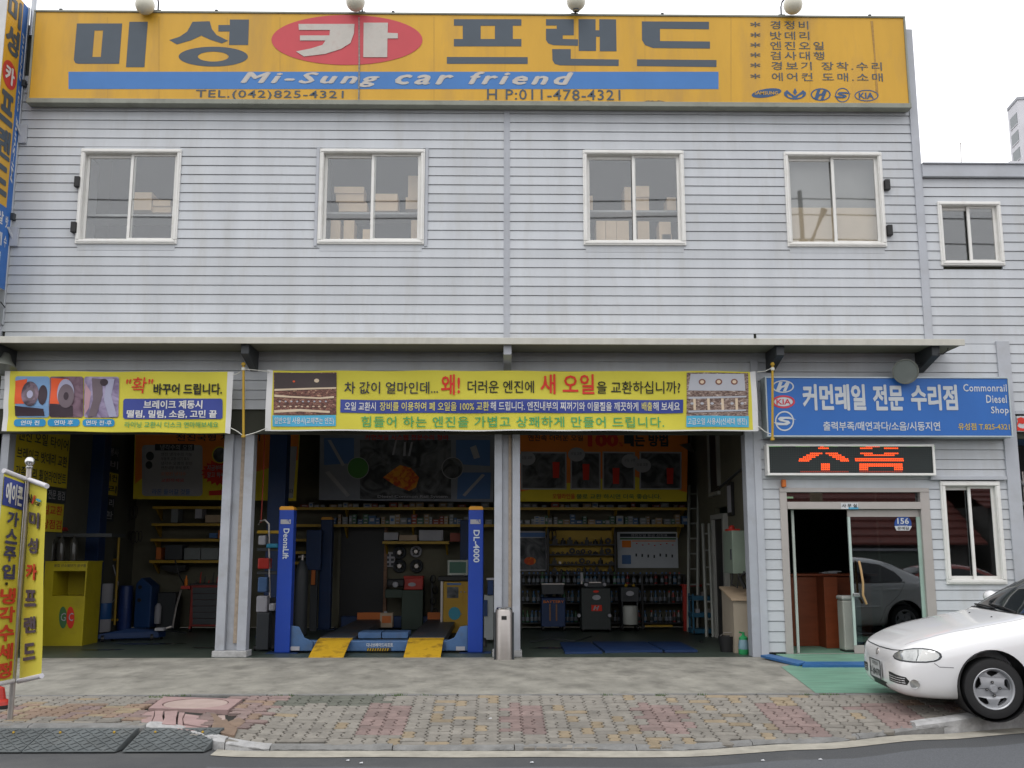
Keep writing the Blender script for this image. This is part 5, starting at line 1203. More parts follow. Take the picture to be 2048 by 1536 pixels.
# big lifts
def lift_post(px, Y, label, w=.34, ztop=3.9, m=M_bluedk):
    x = P(px, 1200, Y).x; t = thing('lift_post', label, 'lift', (x, Y, 0))
    b = MB().box(x - w / 2, x + w / 2, Y, Y + .04, .03, ztop); b.box(x - w / 2, x - w / 2 + .04, Y + .04, Y + .3, .03, ztop); b.box(x + w / 2 - .04, x + w / 2, Y + .04, Y + .3, .03, ztop)
    b.build('column', m, t, bevel=.006); box('base_plate', x - w * .8, x + w * .8, Y - .1, Y + .4, .0, .03, M_bluedk, t)
    return t
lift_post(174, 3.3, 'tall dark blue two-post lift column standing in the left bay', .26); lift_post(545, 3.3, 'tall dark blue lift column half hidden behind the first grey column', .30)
# four post lift
dl = thing('four_post_lift', 'blue four-post car lift with yellow caps and yellow drive-on ramps in the middle bay', 'car lift', (-1.75, 2.5, 0))
def lpost(px, yb, ytop, Y, txt):
    x = P(px, 1200, Y).x; w = .215; zt_ = P(px, ytop, Y).z
    c = MB().box(x - w / 2, x + w / 2, Y, Y + .2, .01, zt_ - .04).build('post', M_blue if Y < 1 else M_bluedk, dl, bevel=.012)  # rear posts get a darker blue, shade of the bay put into the colour
    MB().prism([(x - w * .48, Y - .003, zt_ - .04), (x + w * .48, Y - .003, zt_ - .04), (x + w * .48, Y - .003, zt_ - .01), (x + w * .38, Y - .003, zt_ + .01), (x - w * .38, Y - .003, zt_ + .01), (x - w * .48, Y - .003, zt_ - .01)], (0, .2, 0)).build('cap', mat('amber cap', (.62, .28, .02), rough=.4), c)
    box('base_plate', x - .22, x + .22, Y - .03, Y + .25, .0, .01, M_bluedk, dl)
    if txt:
        text(txt, (x - .035, Y - .006, P(px, 1057 if txt == 'DeonaLift' else 1060, Y).z), (0, 0, -(.43 if txt == 'DeonaLift' else .46)), (.085 if txt == 'DeonaLift' else .09, 0, 0), mat('white post lettering', (.5, .55, .6), rough=.5), c, bold=.02)
        box('badge', x - .08, x + .065, Y - .008, Y - .001, P(px, 1048, Y).z, P(px, 1039, Y).z, I_wh, c); MB().tube([(x + .01, Y - .01, P(px, 1042, Y).z), (x + .03, Y - .01, P(px, 1040, Y).z + .01), (x + .05, Y - .01, P(px, 1046, Y).z)], .005, 5).build('badge_mark', M_blue, c)
    return x
xl = lpost(567, 1305, 1014, .55, 'DeonaLift'); xr = lpost(951, 1306, 1014, .55, 'DL-4000')
lpost(649, 1255, 1035, 5.0, None); x4 = P(930, 1200, 5.0).x; box('post', x4 - .1, x4 + .1, 5.0, 5.2, .01, 2.0, M_bluedk, dl, bevel=.01)
b = MB().box(xl + .11, xr - .11, .66, .86, .02, .165); b.build('front_crossbeam', M_bluelt, dl, bevel=.012)
b = MB().box(xl + .15, xr - .15, 5.02, 5.2, .03, .24); b.build('rear_crossbeam', M_bluedk, dl, bevel=.012)
for s_, xx in ((1, xl), (-1, xr)): MB().prism([(xx + s_ * .11, .64, .24), (xx + s_ * .22, .64, .48), (xx + s_ * .11, .64, .50)] if 0 else [(xx + s_ * .108, .62, .03), (xx + s_ * .42, .62, .03), (xx + s_ * .42, .62, .16), (xx + s_ * .30, .62, .21), (xx + s_ * .22, .62, .36), (xx + s_ * .108, .62, .38)], (0, .035, 0)).build('gusset', M_bluelt, dl, bevel=.006)
TP('디나브레이드리프트', 733, 1286, 786, 1294, .655, M_paper, dl, bold=.018)
hz = MB(); a = P(734, 1302, .655); c = P(782, 1296, .655)
box('hazard_strip', a.x, c.x, .652, .658, a.z, c.z, M_black, dl)
k_ = 0
while a.x + k_ * .035 < c.x - .03: xk = a.x + k_ * .035; hz.add([(xk, .650, a.z), (xk + .016, .650, a.z), (xk + .028, .650, c.z), (xk + .012, .650, c.z)], [(0, 1, 2, 3)]); k_ += 1
tag(hz.build('hazard_stripes', M_yel, dl), kind='stuff')
for px in (590, 921): pbox('tag_plate', px - 9, 1293, px + 9, 1301, .60, .01, I_wh, dl)
M_tread = mat('worn tread plate', (.035, .045, .06), rough=.5, var=.3, vs=8, dirt=.7, dcol=(.12, .06, .025), ds=2.5)
for xa, xb in ((P(640, 1278, .9).x, P(708, 1278, .9).x), (P(818, 1278, .9).x, P(890, 1278, .9).x)):
    box('runway', xa, xb, .87, 5.0, .09, .195, M_tread, dl, bevel=.005)
    MB().prism([(xa + .01, -.02, .015), (xa + .01, .60, .175), (xa + .01, .86, .19), (xa + .01, .86, .17), (xa + .01, .60, .155), (xa + .01, -.02, .0)], (xb - xa - .02, 0, 0)).build('drive_ramp', mat('worn yellow ramp paint', (.55, .33, .02), rough=.5, var=.15, vs=5, dirt=1.0, dcol=(.07, .035, .015), ds=5), dl)
    box('wheel_stop', xa, xb, 4.8, 4.86, .197, .32, M_orange, dl)
for q in ((716, 762), (764, 816)): pbox('jack_tray', q[0], 1265, q[1], 1277, 1.2, .5, M_bluelt, dl, bevel=.008)
ob_ = thing('oil_can', 'square pale oil can standing behind the lift trays', 'can', at(772, 4.3)); pbox('body', 760, 1226, 785, 1255, 4.3, .2, M_card, ob_); pbox('label_band', 764, 1232, 782, 1246, 4.29, .008, M_orange, ob_); pbox('cap', 768, 1223, 774, 1226, 4.35, .05, I_wh, ob_)
# gas cylinder and pressure gun
x_, Yc = P(602, 1200, 3.6).x, 3.6
gc = thing('gas_cylinder', 'tall grey gas cylinder standing behind the left front lift post', 'gas cylinder', (x_, Yc, 0))
MB().lathe([(0, 0), (.11, 0), (.115, .02), (.115, 1.0), (.10, 1.12), (.06, 1.22), (.04, 1.26), (0, 1.26)], (x_, Yc, .01), n=20).build('body', M_dgrey, gc, smooth=True); MB().tube([(x_, Yc, 1.26), (x_, Yc, 1.36)], .025, 8).tube([(x_ - .07, Yc, 1.33), (x_ + .05, Yc, 1.33)], .018, 8).build('valve', M_steel, gc)
cb_ = thing('control_box', 'dark blue lift control box with orange handle beside the rear lift post', 'control box', at(625, 4.7, .9))
pbox('body', 612, 1060, 642, 1140, 4.7, .2, M_bluedk, cb_, bevel=.01); pbox('handle', 622, 1140, 630, 1170, 4.66, .04, M_orange, cb_, bevel=.01); pbox('leg', 620, 1140, 634, 1258, 4.75, .08, M_dgrey, cb_, floor=True)
# wheel trims on the wall
for (px, py, lb, r_) in [(799, 1105, 'upper left', .13), (832, 1103, 'upper right, pale rimmed', .115), (799, 1132, 'lower left', .13), (833, 1132, 'lower right', .13)]:
    c = P(px, py, 5.55); t = thing('wheel_trim', f'{lb} round wheel trim hung on the back wall over the red box', 'wheel trim', c, 'wheel trims hung on the back wall')
    MB().lathe([(r_ * .55, 0), (r_ * .7, -.02), (r_ * .9, -.03), (r_, 0)], c, (0, 1, 0), 24).build('ring', I_wh if 'pale' in lb else M_dgrey, t, smooth=True); MB().lathe([(0, -.03), (r_ * .3, -.03), (r_ * .35, 0)], c, (0, 1, 0), 16).build('hub', M_steel, t)
    for k in range(5): a_ = R(72 * k + 20); MB().tube([c + Vector((r_ * .3 * math.cos(a_), -.015, r_ * .3 * math.sin(a_))), c + Vector((r_ * .7 * math.cos(a_), -.015, r_ * .7 * math.sin(a_)))], .012, 5).build('spoke', M_dgrey, t)
t = thing('wall_chart', 'small white chart of round symbols pinned left of the wheel trims', 'chart', P(778, 1120, 5.55)); pbox('sheet', 769, 1104, 790, 1134, 5.54, .01, I_wh, t)
for k in range(6): pbox('symbol', 772 + (k % 2) * 10, 1108 + (k // 2) * 9, 778 + (k % 2) * 10, 1113 + (k // 2) * 9, 5.534, .005, M_dgrey, t)
# balancing machine, red box
wb_ = thing('wheel_balancer', 'dark green wheel balancer with a white knob and black hood against the back wall', 'machine', at(820, 4.9))
pbox('cabinet', 803, 1180, 846, 1252, 4.9, .45, mat('dark green machine paint', (.03, .05, .035), rough=.5), wb_, bevel=.015, floor=True); pbox('hood', 773, 1158, 808, 1174, 4.85, .3, M_black, wb_, bevel=.03); pbox('tray', 770, 1179, 804, 1196, 4.9, .3, mat('dark green machine paint', (.03, .05, .035), rough=.5), wb_, bevel=.01)
MB().lathe([(0, -.06), (.05, -.05), (.055, 0)], P(791, 1169, 4.85), (0, 1, 0), 16).build('knob', I_wh, wb_, smooth=True)
rb_ = thing('red_box', 'red metal box with an oval badge standing on the wheel balancer', 'box', P(828, 1179, 4.95)); pbox('body', 808, 1156, 846, 1179.4, 4.95, .25, M_red, rb_, bevel=.01); pbox('lid', 807, 1152, 847, 1156, 4.93, .29, M_red, rb_, bevel=.01); poly('badge', ell(824, 1169, 8, 4, 16), 4.945, I_wh, rb_)
# yellow diagnostic cabinet with monitor
yc = thing('diagnostic_cabinet', 'yellow diagnostic cabinet with a round globe picture beside the right lift post', 'cabinet', at(910, 4.2))
M_yc = mat('cabinet ochre', (.42, .25, .02), rough=.5, var=.1)
pbox('body', 886, 1163, 958, 1252, 4.2, .5, M_yc, yc, bevel=.01, floor=True); pbox('side_trim', 881, 1163, 885.5, 1245, 4.19, .4, M_steel, yc); pbox('top', 876, 1153, 962, 1162, 4.15, .6, M_black, yc, bevel=.01)
pbox('door', 888, 1168, 925, 1205, 4.185, .014, M_yc, yc); pbox('door', 927, 1168, 956, 1205, 4.185, .014, M_yc, yc); pbox('door', 888, 1209, 956, 1250, 4.185, .014, M_yc, yc)
pbox('picture', 894, 1174, 917, 1196, 4.178, .005, I_ph, yc); pbox('nameplate', 894, 1166, 922, 1170, 4.178, .005, I_bl, yc); poly('globe_picture', ell(909, 1227, 12, 13, 24), 4.178, ink('globe cyan', (60, 130, 150)), yc)
for px, py in ((922, 1184), (929, 1184), (922, 1228)): MB().ball(P(px, py, 4.17), .013, 8).build('knob', I_wh, yc)
mo = thing('monitor', 'beige computer monitor with a green screen standing on the yellow cabinet', 'monitor', P(916, 1153, 4.3))
pbox('housing', 895, 1120, 936, 1151, 4.3, .35, mat('beige plastic', (.40, .42, .38), rough=.4), mo, bevel=.015); pbox('screen', 899, 1124, 932, 1146, 4.292, .007, emis('screen green', (.04, .13, .09), .10), mo); pbox('foot', 903, 1150, 928, 1153, 4.3, .25, M_dgrey, mo)
hs = thing('hose_rack', 'black hoses and fittings hanging on a rack left of the yellow cabinet', 'hose rack', at(868, 5.2, .2))
for k in range(4): c = P(866 + (k % 2) * 4, 1158 + k * 22, 5.2); MB().tube([c + Vector((.05 * math.cos(a), 0, .07 * math.sin(a))) for a in [i * .7 for i in range(10)]], .012, 5).build('hose', M_black, hs)
pbox('rail', 862, 1150, 866, 1235, 5.25, .03, M_dgrey, hs)
# machine behind the right column
mc = thing('service_cart', 'pale cart with a blue screen and dark wheel half hidden behind the second grey column', 'machine', at(980, 2.2))
pbox('body', 968, 1190, 987, 1280, 2.2, .4, mat('pale machine', (.28, .3, .3), rough=.4), mc, bevel=.01); pbox('panel', 963, 1200, 975, 1232, 2.18, .02, M_bluedk, mc); pbox('screen', 975, 1160, 987, 1190, 2.15, .1, M_bluedk, mc, bevel=.01); pbox('screen_frame', 973, 1156, 989, 1160, 2.14, .12, I_wh, mc)
MB().lathe([(0, -.04), (.10, -.04), (.13, -.02), (.13, .02), (.10, .04), (0, .04)], P(968, 1293, 1.6) + Vector((0, 0, .0)), (1, 0, 0), 18).build('wheel', M_black, mc, smooth=True)
# chrome ash bin in front of the column
kx = P(1008, 1300, -.3).x
bnn = thing('ash_bin', 'stainless steel pedestal ash bin standing in front of the second grey column', 'bin', (kx, -.28, 0))
zt_ = P(1008, 1219, -.3).z
b = MB().lathe([(.115, 0), (.115, zt_ - .02), (.105, zt_), (0, zt_)], (kx, -.25, 0), n=28); b.build('body', M_steel, bnn, smooth=True)
for s_ in (-1, 1): box('side_strip', kx + s_ * .122 - .012, kx + s_ * .122 + .012, -.30, -.2, .0, zt_ - .04, M_dgrey, bnn, bevel=.004)
box('slot', kx - .035, kx + .035, -.372, -.360, zt_ - .13, zt_ - .08, M_black, bnn, bevel=.006)
MB().lathe([(.1, 0), (.1, .02), (.085, .03), (0, .03)], (kx, -.25, zt_), n=24).build('lid', M_chrome, bnn, smooth=True)

# right bay: parts display, posters, bottle rack, machines
pd = thing('parts_display', 'yellow backed display case of old car parts on the back wall of the right bay', 'display case', P(1163, 1145, 5.4))
pbox('back', 1099, 1061, 1229, 1142, 5.5, .03, mat('display back ochre', (.40, .26, .03), rough=.6), pd)
for y_ in (1088, 1108, 1128, 1144): pbox('shelf', 1097, y_, 1230, y_ + 3, 5.28, .22, M_black, pd)
for x0, x1 in ((1094, 1098), (1229, 1232)): pbox('side', x0, 1058, x1, 1146, 5.27, .25, M_black, pd)
rr = random.Random(11)
for row in (1088, 1108, 1128, 1144):
    px = 1104
    while px < 1222:
        w = rr.choice((5, 8, 10, 12)); h = rr.uniform(.3, 1) * (15 if row > 1090 else 20) * (.9 if w > 6 else .6); c = P(px + w / 2, row, 5.34); s_ = P(px + w, row, 5.34).x - P(px, row, 5.34).x; hz_ = h / 105
        kind = rr.random(); b = MB()
        if kind < .45: b.lathe([(s_ * .2, -.03), (s_ * .48, -.03), (s_ * .5, .03), (s_ * .2, .03)], c + Vector((0, 0, s_ * .5)), (0, 1, 0), 14); nm_ = 'metal ring part'
        elif kind < .75: b.lathe([(0, 0), (s_ * .45, 0), (s_ * .4, hz_ * .6), (s_ * .15, hz_ * .7), (s_ * .15, hz_), (0, hz_)], c, n=10); nm_ = 'turned metal part'
        else: b.box(c.x - s_ * .45, c.x + s_ * .45, c.y - .04, c.y + .04, c.z, c.z + hz_ * .6).box(c.x - s_ * .2, c.x + s_ * .2, c.y - .03, c.y + .03, c.z + hz_ * .6, c.z + hz_); nm_ = 'block shaped metal part'
        tag(b.build('car_part', M_steel if 1116 < px < 1124 and row == 1128 else M_black), f"dark {nm_}, {['top', 'second', 'third', 'lowest'][(row - 1088) // 18]} display shelf, {'left end' if px < 1132 else 'left of centre' if px < 1163 else 'right of centre' if px < 1195 else 'right end'}", 'car part', f'{nm_}s in the display case'); px += w + rr.uniform(1, 5)
pp = thing('poster', 'framed engine poster with a red glow just right of the second grey column', 'poster', P(1066, 1105, 5.5))
pbox('frame', 1030, 1062, 1094, 1142, 5.53, .02, I_wh, pp); pbox('photo', 1032, 1076, 1091, 1139, 5.524, .006, I_ph, pp); pbox('header', 1032, 1065, 1091, 1074, 5.524, .006, I_bl, pp); poly('glow', ell(1060, 1122, 12, 8, 20), 5.518, I_fl, pp)
ch = thing('wall_chart', 'large white oil chart with coloured scale on the back wall of the right bay', 'chart', P(1295, 1137, 5.5))
pbox('sheet', 1235, 1064, 1356, 1136, 5.53, .02, ink('chart white', (175, 180, 185)), ch); pbox('title_bar', 1240, 1067, 1352, 1074, 5.522, .006, I_dk, ch); TP('엔진오일 등급 선정표', 1262, 1068, 1335, 1073, 5.516, I_wh, ch, bold=.004); pbox('green_bar', 1240, 1076, 1352, 1079, 5.522, .006, I_gr, ch)
pbox('scale_red', 1244, 1081, 1262, 1095, 5.522, .006, I_or, ch); pbox('scale_blue', 1244, 1110, 1262, 1128, 5.522, .006, I_bl, ch); pbox('orange_bar', 1264, 1081, 1351, 1083, 5.522, .006, I_or, ch)
for k in range(7): pbox('marker', 1271 + k * 12, 1107 + (k * 5 % 4), 1274 + k * 12, 1113 + (k * 5 % 4), 5.522, .006, I_dk, ch); pbox('marker', 1272 + k * 12, 1086 + (k * 3 % 5), 1275 + k * 12, 1088 + (k * 3 % 5), 5.522, .006, I_rd, ch)
rk = thing('bottle_rack', 'long dark rack of bottles and cans along the back wall of the right bay', 'rack', at(1200, 5.0))
for z_ in (.12, .48, .82, 1.0): box('shelf', P(1040, 1200, 5.05).x, P(1372, 1200, 5.05).x, 5.05, 5.5, z_ - .02, z_, M_black, rk)
for px in (1042, 1120, 1200, 1285, 1370): pbox('upright', px - 2, 1150, px + 2, 1250, 5.04, .04, M_black, rk, floor=True)
pbox('front_edge', 1290, 1250, 1345, 1254, 5.02, .02, M_yel, rk)
M_bt = [mat('bottle ' + n_, c_, rough=.25, rand=.25) for n_, c_ in [('blue', (.03, .09, .16)), ('dark', (.03, .035, .04)), ('white', (.16, .17, .18)), ('green', (.03, .10, .05)), ('red', (.22, .03, .03))]]
I_lab = ink('bottle label', (105, 110, 118))
def wh2(x):
    for lim, s_ in ((.95, 'left of the charger cart'), (1.6, 'between the charger cart and the oil changer'), (2.25, 'between the oil changer and the white tank'), (2.75, 'right of the white tank')):
        if x < lim: return s_
    return 'near the red stand'
def bottle_proto(mi):
    o = MB().lathe([(0, 0), (.032, 0), (.034, .01), (.034, .13), (.014, .17), (.014, .2), (0, .2)], (0, 0, 0), n=10).build('bottle', M_bt[mi], smooth=True, loc=(0, 0, 0))
    MB().lathe([(.0345, .03), (.0345, .1)], (0, 0, 0), n=10).build('bottle_label', I_lab if mi in (0, 1, 3) else I_dk, o); MB().lathe([(.016, .185), (.016, .215), (0, .215)], (0, 0, 0), n=8).build('cap', M_red if mi == 2 else I_gr if mi == 3 else I_bl, o)
    o['category'] = 'bottle'; return o
BP_ = {}
rr = random.Random(5)
for z_, lv in ((.12, 'bottom'), (.48, 'middle'), (.82, 'upper')):
    x = P(1046, 1200, 5.1).x
    while x < P(1366, 1200, 5.1).x:
        mi = rr.choice((0, 0, 1, 1, 3) if x < 2.4 else (0, 2, 1, 4)); cn = ['blue', 'dark', 'white', 'green', 'red'][mi]
        if mi not in BP_: o = BP_[mi] = bottle_proto(mi)
        else: o = dup(BP_[mi])
        o.location = (x, 5.12 + rr.uniform(0, .05), z_ + .001); o['label'] = f'{cn} bottle on the {lv} rack shelf {wh2(x)}'; o['group'] = f'{cn} bottles on the {lv} rack shelf'
        x += rr.choice((.075, .085, .12))
def cart(px0, px1, ytop, ybot, Y, label, m, extra):
    t = thing('service_cart', label, 'machine', at((px0 + px1) / 2, Y))
    pbox('body', px0, ytop, px1, ybot - 8, Y, .45, m, t, bevel=.015)
    for px in (px0 + 3, px1 - 3):
        for yy in (Y + .03, Y + .4): MB().lathe([(0, -.015), (.045, -.015), (.045, .015), (0, .015)], (P(px, 1200, Y).x, yy, .046), (1, 0, 0), 12).build('castor', M_black, t)
        bb_ = MB().box(P(px, 1200, Y).x - .01, P(px, 1200, Y).x + .01, Y + .02, Y + .42, .08, P(px, ybot - 8, Y).z + .01); bb_.build('leg', M_dgrey, t)
    extra(t); return t
def ex1(t):
    pbox('screen', 1084, 1168, 1128, 1189, 4.75, .25, M_dgrey, t, bevel=.01); pbox('screen_frame', 1083, 1167, 1129, 1169, 4.74, .27, M_steel, t)
    for px in (1100, 1113): pbox('handle', px - 1.5, 1208, px + 1.5, 1242, 4.60, .04, M_wood, t)
    TP('BATTERY', 1087, 1201, 1128, 1206, 4.595, I_or, t, bold=.01)
cart(1083, 1131, 1196, 1262, 4.62, 'dark blue charger cart with two long handles in the right bay', M_bluedk, ex1)
def ex2(t):
    pbox('head', 1170, 1165, 1212, 1176, 4.55, .3, M_dgrey, t, bevel=.02)
    for px, py in ((1172, 1169), (1209, 1169), (1158, 1231), (1219, 1231)): MB().lathe([(0, -.02), (.03, -.02), (.033, 0)], P(px, py, 4.36), (0, 1, 0), 14).build('gauge', I_wh, t)
    poly('badge', ell(1193, 1195, 8.5, 5, 18), 4.38, I_wh, t); pbox('red_plate', 1183, 1210, 1204, 1222, 4.378, .01, I_rd, t); TP('H', 1187, 1212, 1198, 1220, 4.37, I_wh, t, bold=.02, shear=.3, fat=.03); poly('red_badge', ell(1192, 1183, 6, 2.5, 14), 4.38, I_rd, t)
    pbox('top_bar', 1178, 1164, 1202, 1166, 4.5, .02, M_steel, t)
cart(1163, 1222, 1176, 1268, 4.39, 'tall dark oil changer machine with white gauges and a red plate', mat('dark machine green', (.018, .025, .024), rough=.45), ex2)
def ex3(t):
    MB().lathe([(0, 0), (.125, 0), (.135, .02), (.135, .30), (.12, .33), (0, .33)], (P(1259, 1200, 4.5).x, 4.4, P(1259, 1248, 4.5).z), n=20).build('tank', mat('milky tank', (.36, .37, .34), rough=.4), t, smooth=True)
    poly('badge', ell(1260, 1187, 8, 5, 18), 4.40, I_wh, t)
    for k in range(2): MB().ball(P(1252 + k * 15, 1171, 4.6), .03, 10).build('yellow_knob', M_yel, t)
cart(1242, 1278, 1174, 1212, 4.62, 'small black cart with a white tank below in the right bay', M_dgrey, ex3)
sp = thing('spray_gun', 'white spray tube held upright behind the oil changer', 'tool', P(1163, 1160, 4.8)); pbox('tube', 1161, 1145, 1166, 1162, 4.8, .03, I_wh, sp); pbox('nozzle', 1162, 1162, 1165, 1168, 4.8, .03, M_steel, sp)
# red tool cabinet edge, blue trolley, ladders on the right
rc = thing('red_stand', 'red steel stand behind the blue tool trolley', 'stand', at(1372, 4.6)); pbox('post', 1367, 1172, 1374, 1255, 4.6, .1, M_red, rc, floor=True); pbox('top', 1366, 1169, 1412, 1173, 4.6, .3, M_red, rc)
tr = thing('tool_trolley', 'teal blue three shelf tool trolley near the right garage wall', 'trolley', at(1405, 3.9))
M_teal = mat('teal blue paint', (.02, .10, .17), rough=.45)
for y_ in (1192, 1226, 1258): pbox('tray', 1384, y_, 1428, y_ + 9, 3.75, .4, M_teal, tr, bevel=.006)
for px in (1385, 1427): 
    for yy in (3.76, 4.12): box('post', P(px, 1200, 3.8).x - .015, P(px, 1200, 3.8).x + .015, yy, yy + .03, .09, P(px, 1188, 3.8).z, M_teal, tr); MB().lathe([(0, -.012), (.042, -.012), (.042, .012), (0, .012)], (P(px, 1200, 3.8).x, yy + .015, .043), (1, 0, 0), 12).build('castor', M_black, tr)
for k in range(3): tag(pbox('tool', 1392 + k * 11, 1218 - 34 * (k % 2), 1400 + k * 11, 1225.4 - 34 * (k % 2), 3.85, .1, M_steel if k else I_wh), ['white tool box on the middle tray of the teal trolley', 'steel tool on the top tray of the teal trolley', 'steel tool at the right of the middle trolley tray'][k], 'tool')
def ladder(pa, pb, w, Y, label):
    a, c = P(*pa, Y), P(*pb, Y + .5); t = thing('ladder', label, 'ladder', a); s_ = Vector((w, -.12, 0))
    for q in (Vector((0, 0, 0)), s_): MB().tube([a + q, c + q], .028, 6).build('rail', M_alul, t)
    n = int((c - a).length / .28)
    for k in range(1, n + 1): p = a.lerp(c, k / (n + .6)); MB().tube([p, p + s_], .015, 6).build('rung', M_alul, t)
M_alul = mat('dull aluminium ladder', (.30, .31, .28), rough=.5, metal=.3)
la = P(1376, 1168, 4.5); la.z = 0
def ladder2(xa, xb, zb, w, Y, label):
    t = thing('ladder', label, 'ladder', (xa, Y, 0)); a = Vector((xa, Y, 0.0)); c = Vector((xb, Y + .45, zb)); s_ = Vector((w, -.05, 0))
    for q in (Vector((0, 0, 0)), s_): MB().tube([a + q, c + q], .03, 6).build('rail', M_alul, t)
    n = int((c - a).length / .28)
    for k in range(1, n + 1): p = a.lerp(c, k / (n + .6)); MB().tube([p, p + s_], .016, 6).build('rung', M_alul, t)
ladder2(P(1374, 1170, 4.4).x, P(1388, 990, 4.4).x, 2.65, .16, 4.4, 'tall aluminium ladder leaning in the back right corner'); ladder2(3.52, 3.60, 1.9, .1, 3.3, 'shorter aluminium ladder leaning by the side window of the right wall')
# right wall: window, picture, side door, cabinet
X_ = 3.70
sw = thing('side_window', 'tall pale framed window high in the right garage wall', 'window', (X_, 3.6, 2.4))
for ya, yb, za, zb in ((3.42, 3.48, 2.35, 3.5), (2.72, 2.78, 2.5, 3.5), (2.78, 3.42, 2.36, 2.42)): box('frame', X_ - .04, X_ + .02, ya, yb, za, zb, mat('dim white frame', (.3, .3, .27), rough=.5), sw)
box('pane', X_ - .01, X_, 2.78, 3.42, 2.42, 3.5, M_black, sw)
pc_ = thing('framed_picture', 'narrow framed picture hanging on the right garage wall', 'picture', (X_, 1.95, 2.0)); box('frame', X_ - .03, X_ + .01, 1.78, 2.1, 1.98, 2.5, M_black, pc_); box('sheet', X_ - .034, X_ - .03, 1.82, 2.06, 2.03, 2.45, I_wh, pc_)
tag(MB().tube([(X_, .6, 2.72), (X_, 2.0, 2.56), (X_, 3.6, 2.38)], .02, 6).build('pipe', M_dgrey), 'dark conduit running along the right garage wall', 'pipe')
sdn = thing('side_door', 'pale framed side door standing open in the right garage wall', 'door', (X_, 2.6, 0))
for ya, yb in ((2.3, 2.42), (3.18, 3.3)): box('frame', X_ - .06, X_ + .02, ya, yb, 0, 1.95, mat('dim pale frame', (.34, .34, .31), rough=.5), sdn)
box('frame', X_ - .06, X_ + .02, 2.3, 3.3, 1.952, 2.03, mat('dim pale frame', (.34, .34, .31), rough=.5), sdn); box('shade_panel', X_ - .005, X_ + .005, 2.42, 3.18, 0, 1.95, M_black, sdn); box('door_leaf', X_ - .5, X_ - .46, 2.2, 2.3, 0, .02, M_black, sdn)  # black sheet in the frame paints the shade beyond the side door
gcb = thing('wall_cabinet', 'pale green metal cabinet fixed to the right garage wall near the front', 'cabinet', (3.6, 1.0, 1.15)); box('body', 3.42, 3.70, .75, 1.35, 1.1, 1.72, mat('pale green cabinet', (.20, .25, .20), rough=.5), gcb, bevel=.01); box('handle', 3.40, 3.42, .8, .83, 1.3, 1.45, M_dgrey, gcb)
tag(MB().ball((3.5, 1.1, 1.76), .05, 10).box(3.42, 3.6, 1.0, 1.2, 1.722, 1.75).build('red_rag', M_red), 'red rag lying on top of the pale green cabinet', 'rag')
wc = thing('wooden_box', 'pale plywood box with a slanted lid at the right side of the bay', 'box', (3.5, .8, 0)); MB().prism([(3.36, .55, 0), (3.36, 1.3, 0), (3.36, 1.3, .86), (3.36, .55, .72)], (.32, 0, 0)).build('body', mat('pale plywood', (.36, .31, .24), rough=.6, var=.1), wc); MB().prism([(3.33, .52, .725), (3.33, 1.33, .875), (3.33, 1.33, .9), (3.33, .52, .75)], (.36, 0, 0)).build('lid', M_card, wc)
tag(MB().prism([(3.60, .5, .62), (3.72, .5, .66), (3.70, .5, .12), (3.6, .5, 0.05)], (0, .04, 0)).build('black_bag', M_black), 'black cloth hanging on the front of the plywood box', 'cloth')
tag(MB().tube([(3.45, .9, 1.15), (3.4, .8, .95), (3.46, .7, .9), (3.5, .75, 1.1)], .012, 6).tube([(3.55, .6, .9), (3.48, .6, 1.05), (3.56, .62, 1.12)], .03, 6).build('black_hose', M_black), 'coiled black hose and tool on the plywood box', 'hose')
sc_ = thing('sprayer_bottle', 'green and clear pump sprayer bottle standing on the floor by the right post', 'sprayer', (3.44, .35, 0)); sx_ = G(1487, 1308).x
MB().lathe([(0, 0), (.07, 0), (.075, .02), (.075, .07)], (sx_, .38, 0), n=18).build('base', mat('bright green plastic', (.03, .28, .10), rough=.3), sc_, smooth=True); MB().lathe([(.072, .07), (.075, .12), (.06, .2)], (sx_, .38, 0), n=18).build('tank', mat('milky blue plastic', (.18, .30, .36), rough=.3), sc_, smooth=True); MB().lathe([(.062, .2), (.06, .23), (.02, .26), (.02, .3), (0, .3)], (sx_, .38, 0), n=18).tube([(sx_, .38, .29), (sx_ - .06, .36, .30)], .012, 6).build('pump', mat('bright green plastic', (.03, .28, .10), rough=.3), sc_, smooth=True)
tg = thing('black_bucket', 'dark bucket standing just behind the green sprayer', 'bucket', (3.3, .75, 0)); MB().lathe([(0, .01), (.10, 0), (.13, .22), (.12, .22), (.09, .02)], (3.3, .75, 0), n=18).build('body', M_black, tg, smooth=True); MB().tube([(3.18, .75, .2), (3.25, .7, .27), (3.36, .7, .27), (3.42, .75, .2)], .006, 5).build('handle', M_steel, tg)
